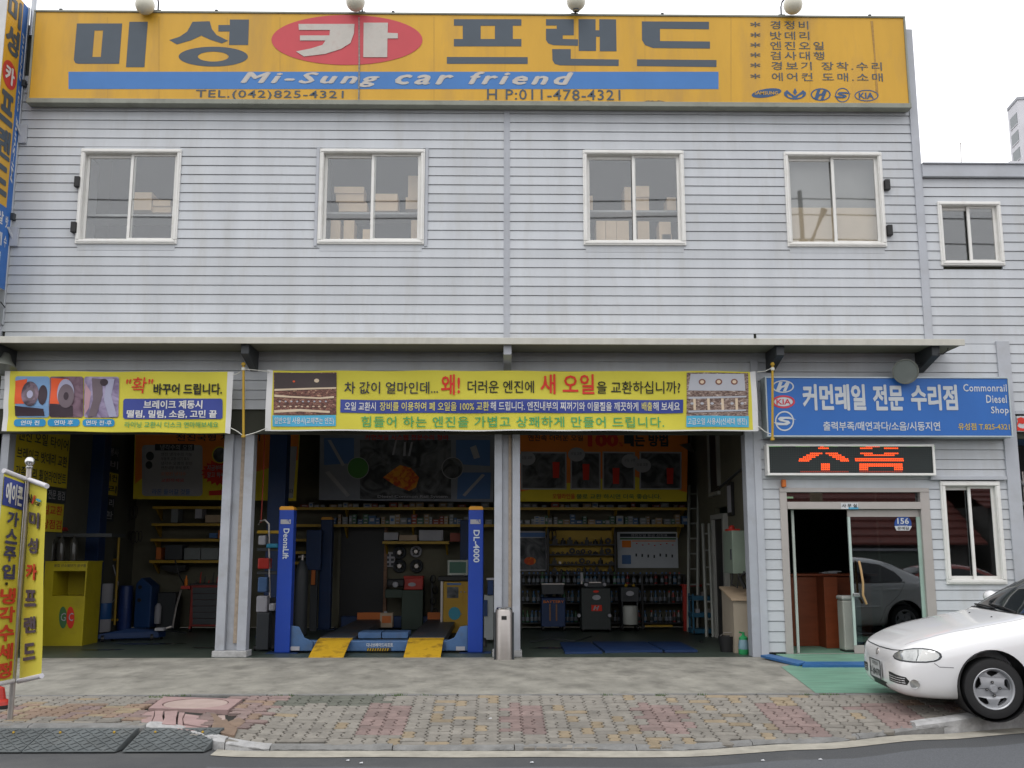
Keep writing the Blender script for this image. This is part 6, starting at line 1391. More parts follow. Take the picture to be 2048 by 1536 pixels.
# left bay items
yx = thing('yellow_cabinet', 'yellow open fronted steel cabinet with green and red round emblems in the left bay', 'cabinet', (-6.6, 1.85, 0))
M_ycb = mat('lemon yellow paint', (.40, .33, .012), rough=.45, var=.12, dirt=.35, dcol=(.2, .15, .02), ds=3)
xa, xb, yf, zt_ = P(85, 1200, 1.8).x, P(170, 1200, 1.8).x, 1.8, P(130, 1125, 1.8).z; zo, zu = P(130, 1142, 1.8).z, P(130, 1192, 1.8).z
bb_ = MB(); bb_.box(xa, xa + .14, yf, yf + .6, 0, zt_); bb_.box(xb - .02, xb, yf, yf + .6, 0, zt_); bb_.box(xa + .14, xb - .02, yf, yf + .02, 0, zu); bb_.box(xa + .14, xb - .02, yf, yf + .02, zo, zt_); bb_.box(xa + .14, xb - .02, yf + .57, yf + .6, 0, zt_)
bb_.build('body', M_ycb, yx); box('top', xa - .01, xb + .01, yf - .01, yf + .61, zt_ + .002, zt_ + .02, M_ycb, yx); box('inner_shelf', xa + .14, xb - .02, yf + .02, yf + .57, zu - .02, zu, M_ycb, yx)
poly('green_emblem', ell(126, 1235, 8, 22, 24), yf - .004, I_gr, yx); poly('red_emblem', ell(141, 1235, 8, 22, 24), yf - .008, I_rd, yx); TP('G', 121, 1226, 131, 1242, yf - .012, I_wh, yx, bold=.0); TP('C', 137, 1226, 146, 1242, yf - .014, I_wh, yx, bold=.0)
TP('용접 산소절단기 공구함', 108, 1128, 172, 1134, yf - .004, I_dk, yx, bold=.008)
for k, px in enumerate((100, 120, 145)):
    c = P(px, 1125, 2.05); c.z = zt_ + .022; tag(MB().lathe([(0, 0), (.06, 0), (.062, .25), (.04, .34), (.015, .36), (.015, .40), (0, .4)], c, n=14).build('glass_bottle', mat('clear dark glass', (.05, .05, .045), rough=.1), smooth=True), ['large dark bottle at the left on the yellow cabinet', 'large dark bottle in the middle on the yellow cabinet', 'large dark bottle at the right on the yellow cabinet'][k], 'bottle')
tag(MB().prism([P(90, 1015, 2.2), P(108, 1015, 2.2), P(108, 1066, 2.2), P(90, 1066, 2.2)], (0, .25, 0)).build('orange_carton', M_orange), 'orange carton on a high shelf above the yellow cabinet', 'box'); tag(MB().prism([P(109, 1030, 2.3), P(127, 1060, 2.3), P(112, 1068, 2.3)], (0, .2, 0)).build('red_sign_board', M_red), 'tilted red and white board leaning by the orange carton', 'sign')
tag(box('high_shelf', -6.97, -6.1, 2.1, 2.7, P(100, 1070, 2.2).z - .03, P(100, 1067, 2.2).z, M_dgrey), 'dark high shelf above the yellow cabinet', 'shelf')
ht = thing('hand_truck', 'tall yellow hand truck frame leaning in the left bay', 'hand truck', (-6.5, 4.6, 0)); Yh = 4.6
def P0(px, py, Y): 
    p = P(px, py, Y); p.z = max(p.z, .05); return p
MB().tube([P0(200, 1258, Yh - .1), P0(207, 1071, Yh)], .022, 8).build('rail', M_yel, ht); MB().tube([P0(229, 1250, Yh - .1), P0(238, 1071, Yh)], .022, 8).build('rail', M_yel, ht)
for py in (1072, 1119, 1240): MB().tube([P0(205, py, Yh), P0(236, py, Yh)], .02, 8).build('crossbar', M_yel, ht)
MB().tube([P0(226, 1130, Yh - .05), P0(236, 1165, Yh - .05), P0(232, 1195, Yh - .05), P0(222, 1208, Yh - .05)], .01, 6).build('hose', I_wh, ht)
xh = P(222, 1200, 4.5).x; br_ = thing('oil_barrel', 'white and blue drum standing in front of the yellow hand truck', 'barrel', (xh, 4.3, 0))
for (z0_, z1_, m_) in ((.02, .24, I_wh), (.241, .52, mat('drum blue', (.02, .10, .30), rough=.4)), (.521, .86, I_wh)): MB().lathe([(0, z0_), (.135, z0_), (.14, z0_ + .02), (.14, z1_ - .02), (.135, z1_), (0, z1_)], (xh - .05, 4.3, 0), n=20).build('drum_section', m_, br_, smooth=True)
fj = thing('floor_jack', 'dark low floor jack lying on the floor beside the yellow cabinet', 'jack', (-6.1, 2.6, 0)); 
MB().prism([(-6.35, 2.45, .04), (-5.5, 2.8, .04), (-5.5, 2.8, .14), (-5.9, 2.62, .2), (-6.35, 2.45, .12)], (.05, .2, 0)).build('body', M_bluedk, fj, bevel=.01); MB().tube([(-5.55, 2.85, .14), (-5.35, 2.95, .2)], .02, 8).build('handle', M_steel, fj)
for x_, y_ in ((-6.28, 2.46), (-5.6, 2.76), (-6.22, 2.7), (-5.52, 3.0)): MB().lathe([(0, -.02), (.05, -.02), (.05, .02), (0, .02)], (x_, y_, .05), (1, .4, 0), 12).build('wheel', M_black, fj)
box('saddle', -5.55, -5.4, 2.72, 2.85, .15, .2, I_wh, fj, bevel=.01)
for x0, x1, y0, m_, lb in [(240, 268, 1172, mat('blue drum plastic', (.02, .05, .20), rough=.4), 'dark blue plastic drum left of the blue machine'), ]:
    c = at((x0 + x1) / 2, 4.9); rd_ = (P(x1, 1200, 4.9).x - P(x0, 1200, 4.9).x) / 2; t = thing('plastic_drum', lb, 'barrel', c); MB().lathe([(0, 0), (rd_ * .95, 0), (rd_, .05), (rd_, .75), (rd_ * .9, .8), (0, .8)], c, n=20).build('body', m_, t, smooth=True); MB().lathe([(rd_ * 1.02, .38), (rd_ * 1.04, .4), (rd_ * 1.02, .42)], c, n=20).build('hoop', m_, t)
bm_ = thing('oil_machine', 'bright blue slanted front machine in the left bay', 'machine', at(290, 4.7)); xq0, xq1 = P(270, 1200, 4.7).x, P(302, 1200, 4.7).x
MB().prism([(xq0, 4.7, .06), (xq0, 4.7, .84), (xq0 + .1, 4.7, .95), (xq1, 4.7, .80), (xq1, 4.7, .06)], (0, .45, 0)).build('body', mat('machine blue', (.012, .05, .16), rough=.4), bm_, bevel=.015)
for z_ in (.55, .78): MB().lathe([(0, -.02), (.035, -.02), (.035, .01)], (xq0 + .08, 4.7, z_), (0, 1, 0), 12).build('dial', M_black, bm_)
for k in (0, 1): box('foot', xq0 + .02 + k * (xq1 - xq0 - .1), xq0 + .08 + k * (xq1 - xq0 - .1), 4.75, 5.1, 0, .06, M_black, bm_)
ac = thing('air_compressor', 'black tyre changer with an upright white tank in the left bay', 'machine', at(335, 4.9)); pbox('body', 313, 1185, 350, 1262, 5.0, .35, M_dgrey, ac, bevel=.02, floor=True); MB().lathe([(0, 0), (.055, 0), (.06, .03), (.06, .3), (.03, .36), (0, .36)], at(320, 4.9, .12), n=14).build('tank', I_wh, ac, smooth=True)
MB().tube([P(350, 1120, 4.9), P(358, 1150, 4.9), P(372, 1175, 4.8), P(380, 1180, 4.8)], .014, 6).build('hose', M_black, ac); MB().tube([P(345, 1255, 4.7), P(352, 1215, 4.7), P(362, 1180, 4.7)], .02, 6).build('lever', M_steel, ac)
hdk = MB().prism([P(321, 1130, 5.3), P(372, 1130, 5.3), P(370, 1140, 5.3), P(350, 1147, 5.3), P(322, 1138, 5.3)], (0, .2, 0)).build('black_cover', M_black); tag(hdk, 'black curved cover hanging under the lowest shelf of the left bay', 'cover')
tch = thing('tool_chest', 'wide red framed grey drawer tool chest on castors in the left bay', 'tool chest', at(418, 4.4)); Yt = 4.4
pbox('cabinet', 380, 1170, 454, 1253, Yt, .5, mat('dark red chest paint', (.20, .015, .01), rough=.5), tch, bevel=.008)
for k in range(6): pbox('drawer', 385, 1175 + k * 12.4, 450, 1186.9 + k * 12.4, Yt - .02, .03, M_dgrey, tch, bevel=.004)
pbox('top_mat', 379, 1167, 455, 1170, Yt - .01, .52, M_black, tch); pbox('side_wing', 362, 1172, 380, 1178, Yt, .4, M_red, tch)
for px in (386, 448): MB().lathe([(0, -.015), (.05, -.015), (.05, .015), (0, .015)], at(px, Yt + .1, .05), (1, 0, 0), 12).build('castor', M_black, tch); box('fork', at(px, 4.5).x - .02, at(px, 4.5).x + .02, Yt + .05, Yt + .15, .06, P(400, 1252, Yt).z, M_red, tch)
for k in range(7): c = P(392 + k * 8.5, 1167, Yt + .2); h = .06 + .07 * ((k * 5) % 3); tag(MB().tube([c, c + Vector((0, 0, h * .6)), c + Vector((.01, 0, h))], .014, 6, r1=.008).build('hand_tool', M_red if k % 2 else M_dgrey), ['dark hand tool standing on the tool chest', 'red handled tool standing on the tool chest'][k % 2], 'tool', ['dark tools on the tool chest', 'red tools on the tool chest'][k % 2])
tag(MB().lathe([(0, 0), (.03, 0), (.03, .1), (.012, .14), (.012, .18), (0, .18)], P(372, 1171.6, Yt + .1), n=12).build('spray_can', I_or, smooth=True), 'orange spray can with a pale cap left of the tool chest', 'can')
# service trolley between column and lift post
tv = thing('grease_trolley', 'shelf trolley with red cloth between the first column and the lift post', 'trolley', at(533, .95)); Yv = .95
MB().tube([P(517, 1050, Yv), P(520, 1042, Yv), P(530, 1040, Yv), P(538, 1048, Yv), P(539, 1150, Yv), P(540, 1196, Yv)], .014, 8).build('handle', M_steel, tv, smooth=True)
for y_, m_ in ((1064, M_yel), (1099, M_dgrey), (1146, M_dgrey)): pbox('tray', 514, y_ - 3, 558, y_ + 3, Yv, .4, m_, tv, bevel=.005)
pbox('lower_body', 512, 1226, 537, 1300, Yv - .1, .4, M_dgrey, tv, bevel=.01); pbox('rear_frame', 538, 1196, 556, 1300, Yv + .1, .3, M_black, tv)
for lb, q, m_ in [('crumpled red cloth on the trolley beside the lift post', (515, 1116, 538, 1138), M_red), ('cyan plastic tray on the trolley beside the lift post', (532, 1087, 556, 1096), mat('cyan tray', (.03, .25, .40), rough=.4)), ('white pad on the upper trolley tray', (516, 1071, 531, 1090), I_wh), ('blue grey canister hanging on the trolley', (515, 1154, 534, 1185), M_bluelt), ('white plastic jug on the lower body of the trolley', (512, 1192, 534, 1225), I_wh), ('small white labelled bottle beside the plastic jug', (537, 1207, 549, 1222), I_wh)]:
    tag(pbox('cloth' if 'cloth' in lb else 'tray' if 'tray' in lb and 'cyan' in lb else 'pad' if 'pad' in lb else 'canister' if 'canister' in lb else 'jug' if 'jug' in lb else 'bottle', *q, Yv - .06, .2, m_, bevel=.02), lb, 'cloth' if 'cloth' in lb else 'tray' if 'cyan' in lb else 'pad' if 'pad' in lb else 'canister' if 'canister' in lb else 'jug' if 'jug' in lb else 'bottle')
for px in (516, 552): MB().lathe([(0, -.015), (.04, -.015), (.04, .015), (0, .015)], at(px, Yv, .04), (1, 0, 0), 12).build('castor', M_black, tv)
tag(MB().tube([P(529, 865, 1.5), P(527, 950, 1.5), P(522, 1045, 1.5)], .008, 5).build('air_hose', M_red), 'thin red air hose hanging from the ceiling beside the first column', 'hose')
# blue floor plates in the right bay
fl_ = thing('floor_plates', 'flush dark blue steel floor plates on the floor of the right bay', 'floor plate', (2.0, 1.5, 0))
for pts in ([(1120, 1284), (1180, 1284), (1205, 1303), (1130, 1304)], [(1185, 1283), (1290, 1283), (1325, 1300), (1210, 1302)], [(1295, 1283), (1360, 1283), (1395, 1300), (1330, 1300)]):
    MB().prism([G(x, y, .03) for x, y in pts], (0, 0, -.028)).build('plate', M_bluedk, fl_)
# clock and light brackets under the ceiling in the right bay
cf = thing('ceiling_fan_light', 'oval pale reflector lamp hanging in the back right corner above the ladder', 'lamp', P(1377, 893, 4.0)); MB().lathe([(.02, -.06), (.10, 0), (.16, .06), (.15, .06), (.02, -.03)], P(1377, 893, 4.0), (-.6, .2, -1), 20).build('reflector', M_steel, cf, smooth=True); MB().tube([P(1382, 885, 4.0), P(1385, 800, 4.0)], .012, 6).build('stem', M_dgrey, cf)

# hanging belts and hoses, floor cables and stains
def hang(px, py, Y, n, label, r=.16):
    t = thing('hanging_belts', label, 'belts', P(px, py, Y))
    for k in range(n):
        c = P(px, py, Y) + Vector((k * .07 - n * .035, -.01 * k, 0)); q = r * (0.7 + .3 * ((k * 7) % 4) / 3)
        MB().tube([c + Vector((.35 * q * math.sin(a), 0, -q + q * math.cos(a))) for a in [i * .52 for i in range(13)]], .008, 5).build('belt', M_black, t)
hang(262, 1012, 5.2, 5, 'black fan belts hanging on the dark wall left of the shelves'); hang(275, 1062, 5.2, 4, 'lower row of black belts hanging left of the shelves', .12)
hang(1105, 1060, 5.45, 3, 'black gaskets hanging beside the display case', .1)
for pts, lb in [([(255, 1262), (300, 1268), (345, 1262), (372, 1266)], 'thin black air hose snaking over the left bay floor'), ([(700, 1264), (690, 1258), (672, 1262), (668, 1252)], 'black cable curling by the rear lift post'), ([(1060, 1284), (1100, 1278), (1150, 1282), (1182, 1272)], 'thin grey cable lying on the right bay floor')]:
    g_ = [G(x_, y_, .012) for x_, y_ in pts]; tag(MB().tube(g_, .011, 5).build('floor_hose', M_dgrey), lb, 'hose')
M_spill = mat('dark oil stain', (.012, .012, .011), rough=.18, var=.3)
for k, (px, py, rx, ry) in enumerate([(300, 1288, .5, .16), (420, 1296, .3, .1), (760, 1300, .5, .1), (1100, 1296, .3, .12), (1350, 1305, .35, .08), (210, 1300, .3, .08)]):
    c = G(px, py, .0); o_ = MB().prism([(c.x + rx * math.cos(a) * (1 + .25 * math.sin(3 * a + k)), c.y + ry * math.sin(a) * (1 + .3 * math.cos(2 * a + k)), .003) for a in [i * .314 for i in range(20)]], (0, 0, 0)).build('oil_stain', M_spill, gfl)
# ================================================================ THE WHITE CAR
def make_car(body_m, root):
    ST = [ # x, half width, z bottom, z belt (shoulder), z top, half width at top, shoulder factor
        (0.00, .50, .26, .47, .52, .40), (0.04, .62, .20, .53, .60, .48), (0.12, .71, .165, .58, .66, .52), (0.30, .775, .15, .645, .735, .56), (0.55, .805, .14, .70, .80, .58), (0.85, .815, .15, .755, .855, .60),
        (1.10, .82, .17, .80, .895, .62), (1.22, .82, .17, .83, .93, .62), (1.45, .82, .17, .86, 1.09, .60), (1.75, .82, .17, .88, 1.27, .56), (1.95, .82, .17, .89, 1.34, .55), (2.30, .82, .17, .90, 1.385, .55), (2.80, .82, .17, .91, 1.37, .54),
        (3.10, .82, .17, .92, 1.29, .53), (3.40, .815, .18, .93, 1.11, .54), (3.60, .81, .19, .92, 1.00, .58), (3.85, .79, .22, .90, .965, .60), (4.02, .74, .28, .82, .92, .58), (4.09, .62, .34, .70, .80, .5)]
    bm = bmesh.new(); rings = []
    for (x, w, zb, zs, zt, wt) in ST:
        cab = max(0, min(1, (zt - zs - .10) / .3))
        half = [(0, zb), (w * .6, zb), (w * .93, zb + .02), (w * .985, zb + (zs - zb) * .35), (w, zb + (zs - zb) * .65), (w * .975, zs - .02 - .03 * (1 - cab)), (w * (.93 - .03 * (1 - cab)), zs + .02 * cab), (w * .86 * (1 - cab) + (wt + .03) * cab, zs + (zt - zs) * (.80 if cab > .1 else .62)), (wt * (1 if cab < .5 else .86), zt - .012 - .015 * cab), (0, zt)]
        ring = [bm.verts.new((x, -y, z)) for y, z in half] + [bm.verts.new((x, y, z)) for y, z in reversed(half[1:-1])]
        rings.append(ring)
    n = len(rings[0])
    for a, c in zip(rings, rings[1:]):
        for k in range(n): bm.faces.new((a[k], a[(k + 1) % n], c[(k + 1) % n], c[k]))
    bm.faces.new(rings[0][::-1]); bm.faces.new(rings[-1])
    bmesh.ops.recalc_face_normals(bm, faces=bm.faces[:])
    me = bpy.data.meshes.new('body'); bm.to_mesh(me); bm.free()
    o = bpy.data.objects.new('body', me); COL.objects.link(o)
    s = o.modifiers.new('s', 'SUBSURF'); s.levels = 3; s.render_levels = 3
    cut = []
    for wx in (.80, 3.20):
        b = MB().lathe([(0, -1), (.318, -1), (.318, 1), (0, 1)], (wx, 0, .30), (0, 1, 0), 40); b2 = MB()
        for s_ in (-1, 1):
            q = MB().lathe([(0, s_ * .52), (.316, s_ * .52), (.320, s_ * 1.0), (0, s_ * 1.0)], (wx, 0, .30), (0, 1, 0), 40).build('cut', M_black, loc=(0, 0, 0)); cut.append(q)
            m_ = o.modifiers.new('b', 'BOOLEAN'); m_.operation = 'DIFFERENCE'; m_.object = q; m_.solver = 'EXACT'
    dg = bpy.context.evaluated_depsgraph_get(); dg.update()
    ev = o.evaluated_get(dg); nm = bpy.data.meshes.new_from_object(ev)
    # hull without arches for projecting details
    for m_ in list(o.modifiers)[1:]: o.modifiers.remove(m_)
    dg = bpy.context.evaluated_depsgraph_get(); dg.update(); hull = bpy.data.meshes.new_from_object(o.evaluated_get(dg))
    tree = BVHTree.FromPolygons([v.co.copy() for v in hull.vertices], [tuple(p.vertices) for p in hull.polygons])
    o.modifiers.clear(); o.data = nm; nm.materials.clear(); nm.materials.append(body_m); nm.shade_smooth()
    try: nm.set_sharp_from_angle(angle=R(50))
    except Exception: pass
    for q in cut: bpy.data.objects.remove(q)
    o.parent = root; ORG[o.name] = Vector((0, 0, 0)); ORG[root.name] = Vector((0, 0, 0))
    def side(x, z, s):                                    # point on the car side
        h = tree.ray_cast(Vector((x, s * 2.0, z)), Vector((0, -s, 0))); return h[0], h[1]
    def front(y, z):
        h = tree.ray_cast(Vector((-1.5, y, z)), Vector((1, 0, 0))); return h[0], h[1]
    def back(y, z):
        h = tree.ray_cast(Vector((6, y, z)), Vector((-1, 0, 0))); return h[0], h[1]
    def topp(x, y):
        h = tree.ray_cast(Vector((x, y, 3)), Vector((0, 0, -1))); return h[0], h[1]
    def dirc(src, d):
        h = tree.ray_cast(Vector(src), Vector(d).normalized()); return h[0], h[1]
    def patch(name, outline, f, m, off=.004, res=.025, par=None, thick=True, smooth=True):
        bmm = bmesh.new()
        tr = tessellate_polygon([[Vector((a, c, 0)) for a, c in outline]])
        vs = [bmm.verts.new((a, c, 0)) for a, c in outline]
        for t in tr:
            try: bmm.faces.new([vs[i] for i in t])
            except ValueError: pass
        for _ in range(6):
            es = [e for e in bmm.edges if e.calc_length() > res * 1.8]
            if not es: break
            bmesh.ops.subdivide_edges(bmm, edges=es, cuts=1); bmesh.ops.triangulate(bmm, faces=bmm.faces[:])
        bad = []
        for v in bmm.verts:
            p, n_ = f(v.co.x, v.co.y)
            if p is None: bad.append(v); continue
            v.co = p + n_ * off
        bmesh.ops.delete(bmm, geom=bad, context='VERTS')
        mm = bpy.data.meshes.new(name); bmm.to_mesh(mm); bmm.free(); mm.materials.append(m)
        if smooth: mm.shade_smooth()
        q = bpy.data.objects.new(name, mm); COL.objects.link(q); q.parent = par or root; ORG[q.name] = Vector((0, 0, 0)); return q
    def line(name, pts, f, r, m, par=None, off=.0):
        out = []
        for (a0, c0), (a1, c1) in zip(pts, pts[1:]):
            k = max(1, int(math.hypot(a1 - a0, c1 - c0) / .04))
            for i in range(k): out.append((a0 + (a1 - a0) * i / k, c0 + (c1 - c0) * i / k))
        out.append(pts[-1]); w = []
        for a, c in out:
            p, n_ = f(a, c)
            if p is not None: w.append(p + n_ * off)
        return MB().tube(w, r, 6).build(name, m, par or root, smooth=True)
    M_cg = mat('car window glass', (.012, .015, .018), rough=.03, spec=.6, var=0, coords='obj')
    M_seam = mat('seam shadow gap', (.20, .20, .21), rough=.8)
    M_lmp = mat('headlight glass', (.46, .47, .46), rough=.08, metal=.55, var=.5, vs=9, spec=.8, coat=1, coords='obj'); M_tail = mat('tail light', (.3, .02, .02), rough=.15, coords='obj')
    # glazing
    wf = lambda y, z: dirc((-1.0, y, z + .9), (1.0, 0, -.55))
    def wsf(u, v):                                        # windscreen: u across, v along
        x = 1.20 + .62 * v; return topp(x, u * (.70 - .13 * v))
    patch('windscreen', [(-1, .0), (-.5, -.055), (0, -.07), (.5, -.055), (1, .0), (.97, .5), (.95, 1), (0, 1.05), (-.95, 1), (-.97, .5)], lambda a, c: wsf(a, c), M_cg, .004, .12)
    line('windscreen_seal', [(-1, 0), (-.5, -.06), (0, -.075), (.5, -.06), (1, 0), (.97, .5), (.95, 1), (0, 1.05), (-.95, 1), (-.97, .5), (-1, 0)], lambda a, c: wsf(a, c), .008, M_black)
    def rwf(u, v): return topp(3.0 + .45 * v, u * (.55 + .06 * v))
    patch('rear_window', [(-1, 0), (1, 0), (1, 1), (-1, 1)], rwf, M_cg, .004, .15)
    for s in (-1, 1):
        sf = lambda x, z, s=s: side(x, z, s)
        patch('side_window', [(1.50, .93), (1.58, 1.0), (1.80, 1.17), (2.0, 1.25), (2.24, 1.27), (2.24, .93)], sf, M_cg, .004, .05); patch('side_window', [(2.30, .93), (2.30, 1.27), (2.6, 1.27), (2.9, 1.22), (3.12, 1.10), (3.22, .96), (3.2, .93)], sf, M_cg, .004, .05)
        line('door_seam', [(1.30, .80), (1.26, .5), (1.30, .25)], sf, .004, M_seam, o); line('door_seam', [(2.27, .9), (2.27, .25)], sf, .004, M_seam, o); line('door_seam', [(3.25, .93), (3.1, .7), (2.85, .5), (2.75, .25)], sf, .004, M_seam, o)
        line('window_seal', [(1.46, .92), (3.25, .92)], sf, .009, M_black, o); line('side_strip', [(1.32, .52), (2.74, .52)], sf, .016, body_m, o)
        for hx in (2.08, 3.0): p, n_ = side(hx, .80, s); MB().box(hx - .08, hx + .08, p.y - .012, p.y + .02 * s, .785, .815).build('door_handle', body_m, root, bevel=.006)
        # headlight: teardrop running from the front corner back along the wing
        def hlf(u, v, s=s):                               # u 0..1 from inner front to outer rear
            a = R(16 + 45 * u); c0 = Vector((.62, s * .30, v)); d = Vector((-math.cos(a), s * math.sin(a), 0))
            h = tree.ray_cast(c0 + d * 2, -d); return h[0], h[1]
        ol = [(.03, .532), (.10, .508), (.25, .497), (.5, .492), (.72, .497), (.86, .51), (.94, .53), (.975, .555), (.96, .585), (.9, .607), (.78, .624), (.62, .632), (.45, .628), (.30, .612), (.17, .588), (.07, .56)]
        ol = [(u, .562 + (v - .562) * .74) for u, v in ol]
        patch('headlight_rim', [((u - .5) * 1.10 + .5, (v - .562) * 1.24 + .562) for u, v in ol], hlf, M_dgrey, .002, .05); hl = patch('headlight', ol, hlf, M_lmp, .006, .04)
        patch('indicator', [(.60, .518), (.8, .523), (.93, .545), (.95, .56), (.88, .588), (.64, .606)], hlf, mat('clear indicator', (.6, .6, .58), rough=.1, spec=.8, coat=1, coords='obj'), .008, .04, hl)
        line('reflector_edge', [(.56, .514), (.58, .56), (.55, .607)], hlf, .004, M_dgrey, hl, .006)
        # bumper vents and fog lamps
        def ff(y, z): return front(y, z)
        def vf(u, v, s=s):
            a = R(2 + 60 * u); c0 = Vector((.62, s * .22, v)); d = Vector((-math.cos(a), s * math.sin(a), 0)); h = tree.ray_cast(c0 + d * 2, -d); return h[0], h[1]
        patch('bumper_vent', [(.18, .30), (.60, .295), (.64, .33), (.60, .365), (.3, .385), (.18, .385)], vf, M_black, .003, .05); 
        for k in range(3): line('vent_bar', [(.2, .315 + k * .02), (.58, .31 + k * .02)], vf, .004, body_m)
        p, n_ = vf(.70, .31); MB().lathe([(0, .0), (.03, .0), (.042, .006), (.046, -.01)], p + n_ * .002, n_, 18).build('fog_lamp', M_lmp, root, smooth=True)
        # mirrors
        mx = Vector((1.50, s * .90, .98)); MB().ball((0, 0, 0), 1, 14)
        mb = MB().ball((0, 0, 0), 1.0, 16); mb.v = [Vector((1.50 + v.x * .07, s * .93 + v.y * .10, .99 + v.z * .065)) for v in mb.v]; mb.build('mirror', body_m, root, smooth=True); MB().tube([(1.52, s * .78, .94), (1.50, s * .88, .96)], .025, 8).build('mirror_arm', M_black, root)
        line('bonnet_seam', [(.13, s * .50), (.3, s * .60), (.7, s * .66), (1.16, s * .68)], lambda a, c: topp(a, c), .0022, M_seam, o)
        line('bumper_seam', [(0.98, .50), (.99, .46), (1.0, .455), (.28 + .16, .455)] if 0 else [(.30, .50), (.34, .468), (.46, .462)], sf, .0035, M_seam, o)
        patch('tail_lamp', [(3.70, .60), (4.0, .60), (4.0, .76), (3.75, .78)], sf, M_tail, .004, .05)
    line('bonnet_front_seam', [(-.62, .60), (-.4, .585), (0, .578), (.4, .585), (.62, .60)], lambda y, z: front(y, z), .0055, M_dgrey, o)
    p, n_ = front(0, .535); poly_ = MB(); 
    for k in range(1): MB().lathe([(.022, .004), (.032, .006), (.034, .0)], p, n_, 20).build('badge', M_steel, root, smooth=True)
    # number plate on the bumper centre
    p, n_ = front(0, .365)
    M_pl = mat('number plate', (.48, .50, .50), rough=.4, coords='obj')
    pl = MB().box(p.x - .02, p.x - .01, -.17, .17, .285, .455).build('number_plate', M_pl, root, bevel=.004); MB().box(p.x - .026, p.x - .02, -.175, -.165, .28, .46).box(p.x - .026, p.x - .02, .165, .175, .28, .46).box(p.x - .026, p.x - .02, -.165, .165, .28, .288).box(p.x - .026, p.x - .02, -.165, .165, .452, .46).build('plate_frame', M_dgrey, pl)
    ORG[pl.name] = Vector((0, 0, 0))
    text('대전31', (p.x - .0235, .09, .405), (0, -.18, 0), (0, 0, .035), M_dgrey, pl, bold=.01); text('나8470', (p.x - .0235, .15, .305), (0, -.30, 0), (0, 0, .08), M_dgrey, pl, bold=.015)
    patch('lower_grille', [(-.26, .27), (.26, .27), (.24, .215), (-.24, .215)], lambda y, z: front(y, z), M_black, .003, .05)
    # wiper
    MB().tube([topp(1.17, -.5)[0] + Vector((0, 0, .015)), topp(1.20, -.1)[0] + Vector((0, 0, .02)), topp(1.22, .25)[0] + Vector((0, 0, .018))], .009, 6).build('wiper', M_black, root)
    MB().tube([topp(1.17, .0)[0] + Vector((0, 0, .015)), topp(1.19, .35)[0] + Vector((0, 0, .02)), topp(1.21, .6)[0] + Vector((0, 0, .018))], .009, 6).build('wiper', M_black, root)
    for yy in (-.35, .2): p, n_ = topp(1.0, yy); MB().ball(p, .010, 8).build('washer_jet', M_black, root)
    # sill and floor
    MB().box(.95, 3.0, -.7, .7, .14, .18).build('underside', M_black, root)
    # wheels
    M_tyre = mat('car tyre', (.022, .022, .023), rough=.75, var=.15, coords='obj'); M_rim = mat('alloy wheel', (.42, .43, .45), rough=.35, metal=.35, var=.05, coords='obj')
    for wx in (.80, 3.20):
        for s in (-1, 1):
            c = Vector((wx, s * .70, .272)); ax_ = Vector((0, s, 0))
            w = MB().lathe([(.165, -.06), (.22, -.085), (.252, -.085), (.269, -.06), (.272, 0), (.269, .06), (.258, .082), (.22, .092), (.185, .088), (.172, .07)], c, ax_, 48).build('wheel', M_tyre, root, smooth=True)
            for k in range(-2, 3): MB().lathe([(.2725, k * .022 - .002), (.2725, k * .022 + .002)], c, ax_, 40).build('tread_groove', M_black, w)
            MB().lathe([(.186, .07), (.186, .085), (.178, .092), (.168, .085), (.163, .06), (.150, .0)], c, ax_, 48).build('rim_ring', M_rim, w, smooth=True)
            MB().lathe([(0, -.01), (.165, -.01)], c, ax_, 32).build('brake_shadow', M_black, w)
            u = Vector((1, 0, 0)); v_ = Vector((0, 0, 1)); o3 = lambda r_, a: c + u * (r_ * math.cos(R(a))) + v_ * (r_ * math.sin(R(a)))
            outer = [o3(.166, k * 6) + ax_ * .052 for k in range(60)]; holes_ = []
            for k in range(5):
                a0 = 72 * k + 18
                holes_.append([o3(r_, a0 + da) + ax_ * .052 for r_, da in [(.155, -24), (.158, -12), (.158, 0), (.156, 10), (.148, 17), (.128, 16), (.115, 8), (.105, -2), (.118, -12), (.138, -22)]])
            sp = MB().prism(outer, -ax_ * .022, holes_); 
            sp.v = [p_ + ax_ * (.030 * (1 - min(1, ((p_ - c) - ax_ * (p_ - c).dot(ax_)).length / .16))) for p_ in sp.v]
            sp.build('spokes', M_rim, w, smooth=True, bevel=.003)
            MB().lathe([(0, .088), (.03, .088), (.034, .08), (.036, .06)], c, ax_, 20).build('hub_cap', M_rim, w, smooth=True)
            for k in range(4): p_ = o3(.058, 90 * k + 5) + ax_ * .068; MB().lathe([(0, .008), (.006, .008), (.006, .0)], p_, ax_, 8).build('wheel_nut', M_steel, w); MB().lathe([(.007, .0045), (.013, .0045), (.013, -.004)], p_, ax_, 12).build('nut_recess', M_dgrey, w)
            MB().lathe([(.314, -.2), (.314, .12)], Vector((wx, s * .70, .30)), ax_, 32).lathe([(0, -.19), (.314, -.19)], Vector((wx, s * .70, .30)), ax_, 32).build('wheel_arch_liner', M_black, root, smooth=True)
    return root
M_car = mat('white car paint', (.80, .80, .81), rough=.2, var=.01, coat=.8, spec=.5, coords='obj')
car = bpy.data.objects.new('parked_car', None); COL.objects.link(car); tag(car, 'white saloon car with its front wheel on the pavement at the right edge', 'car')
make_car(M_car, car)
WX = G(1985, 1437, -.06)
yaw = R(-4.5)
hub = Vector((.80, -.79, 0)); rotm = Matrix.Rotation(yaw, 4, 'Z')
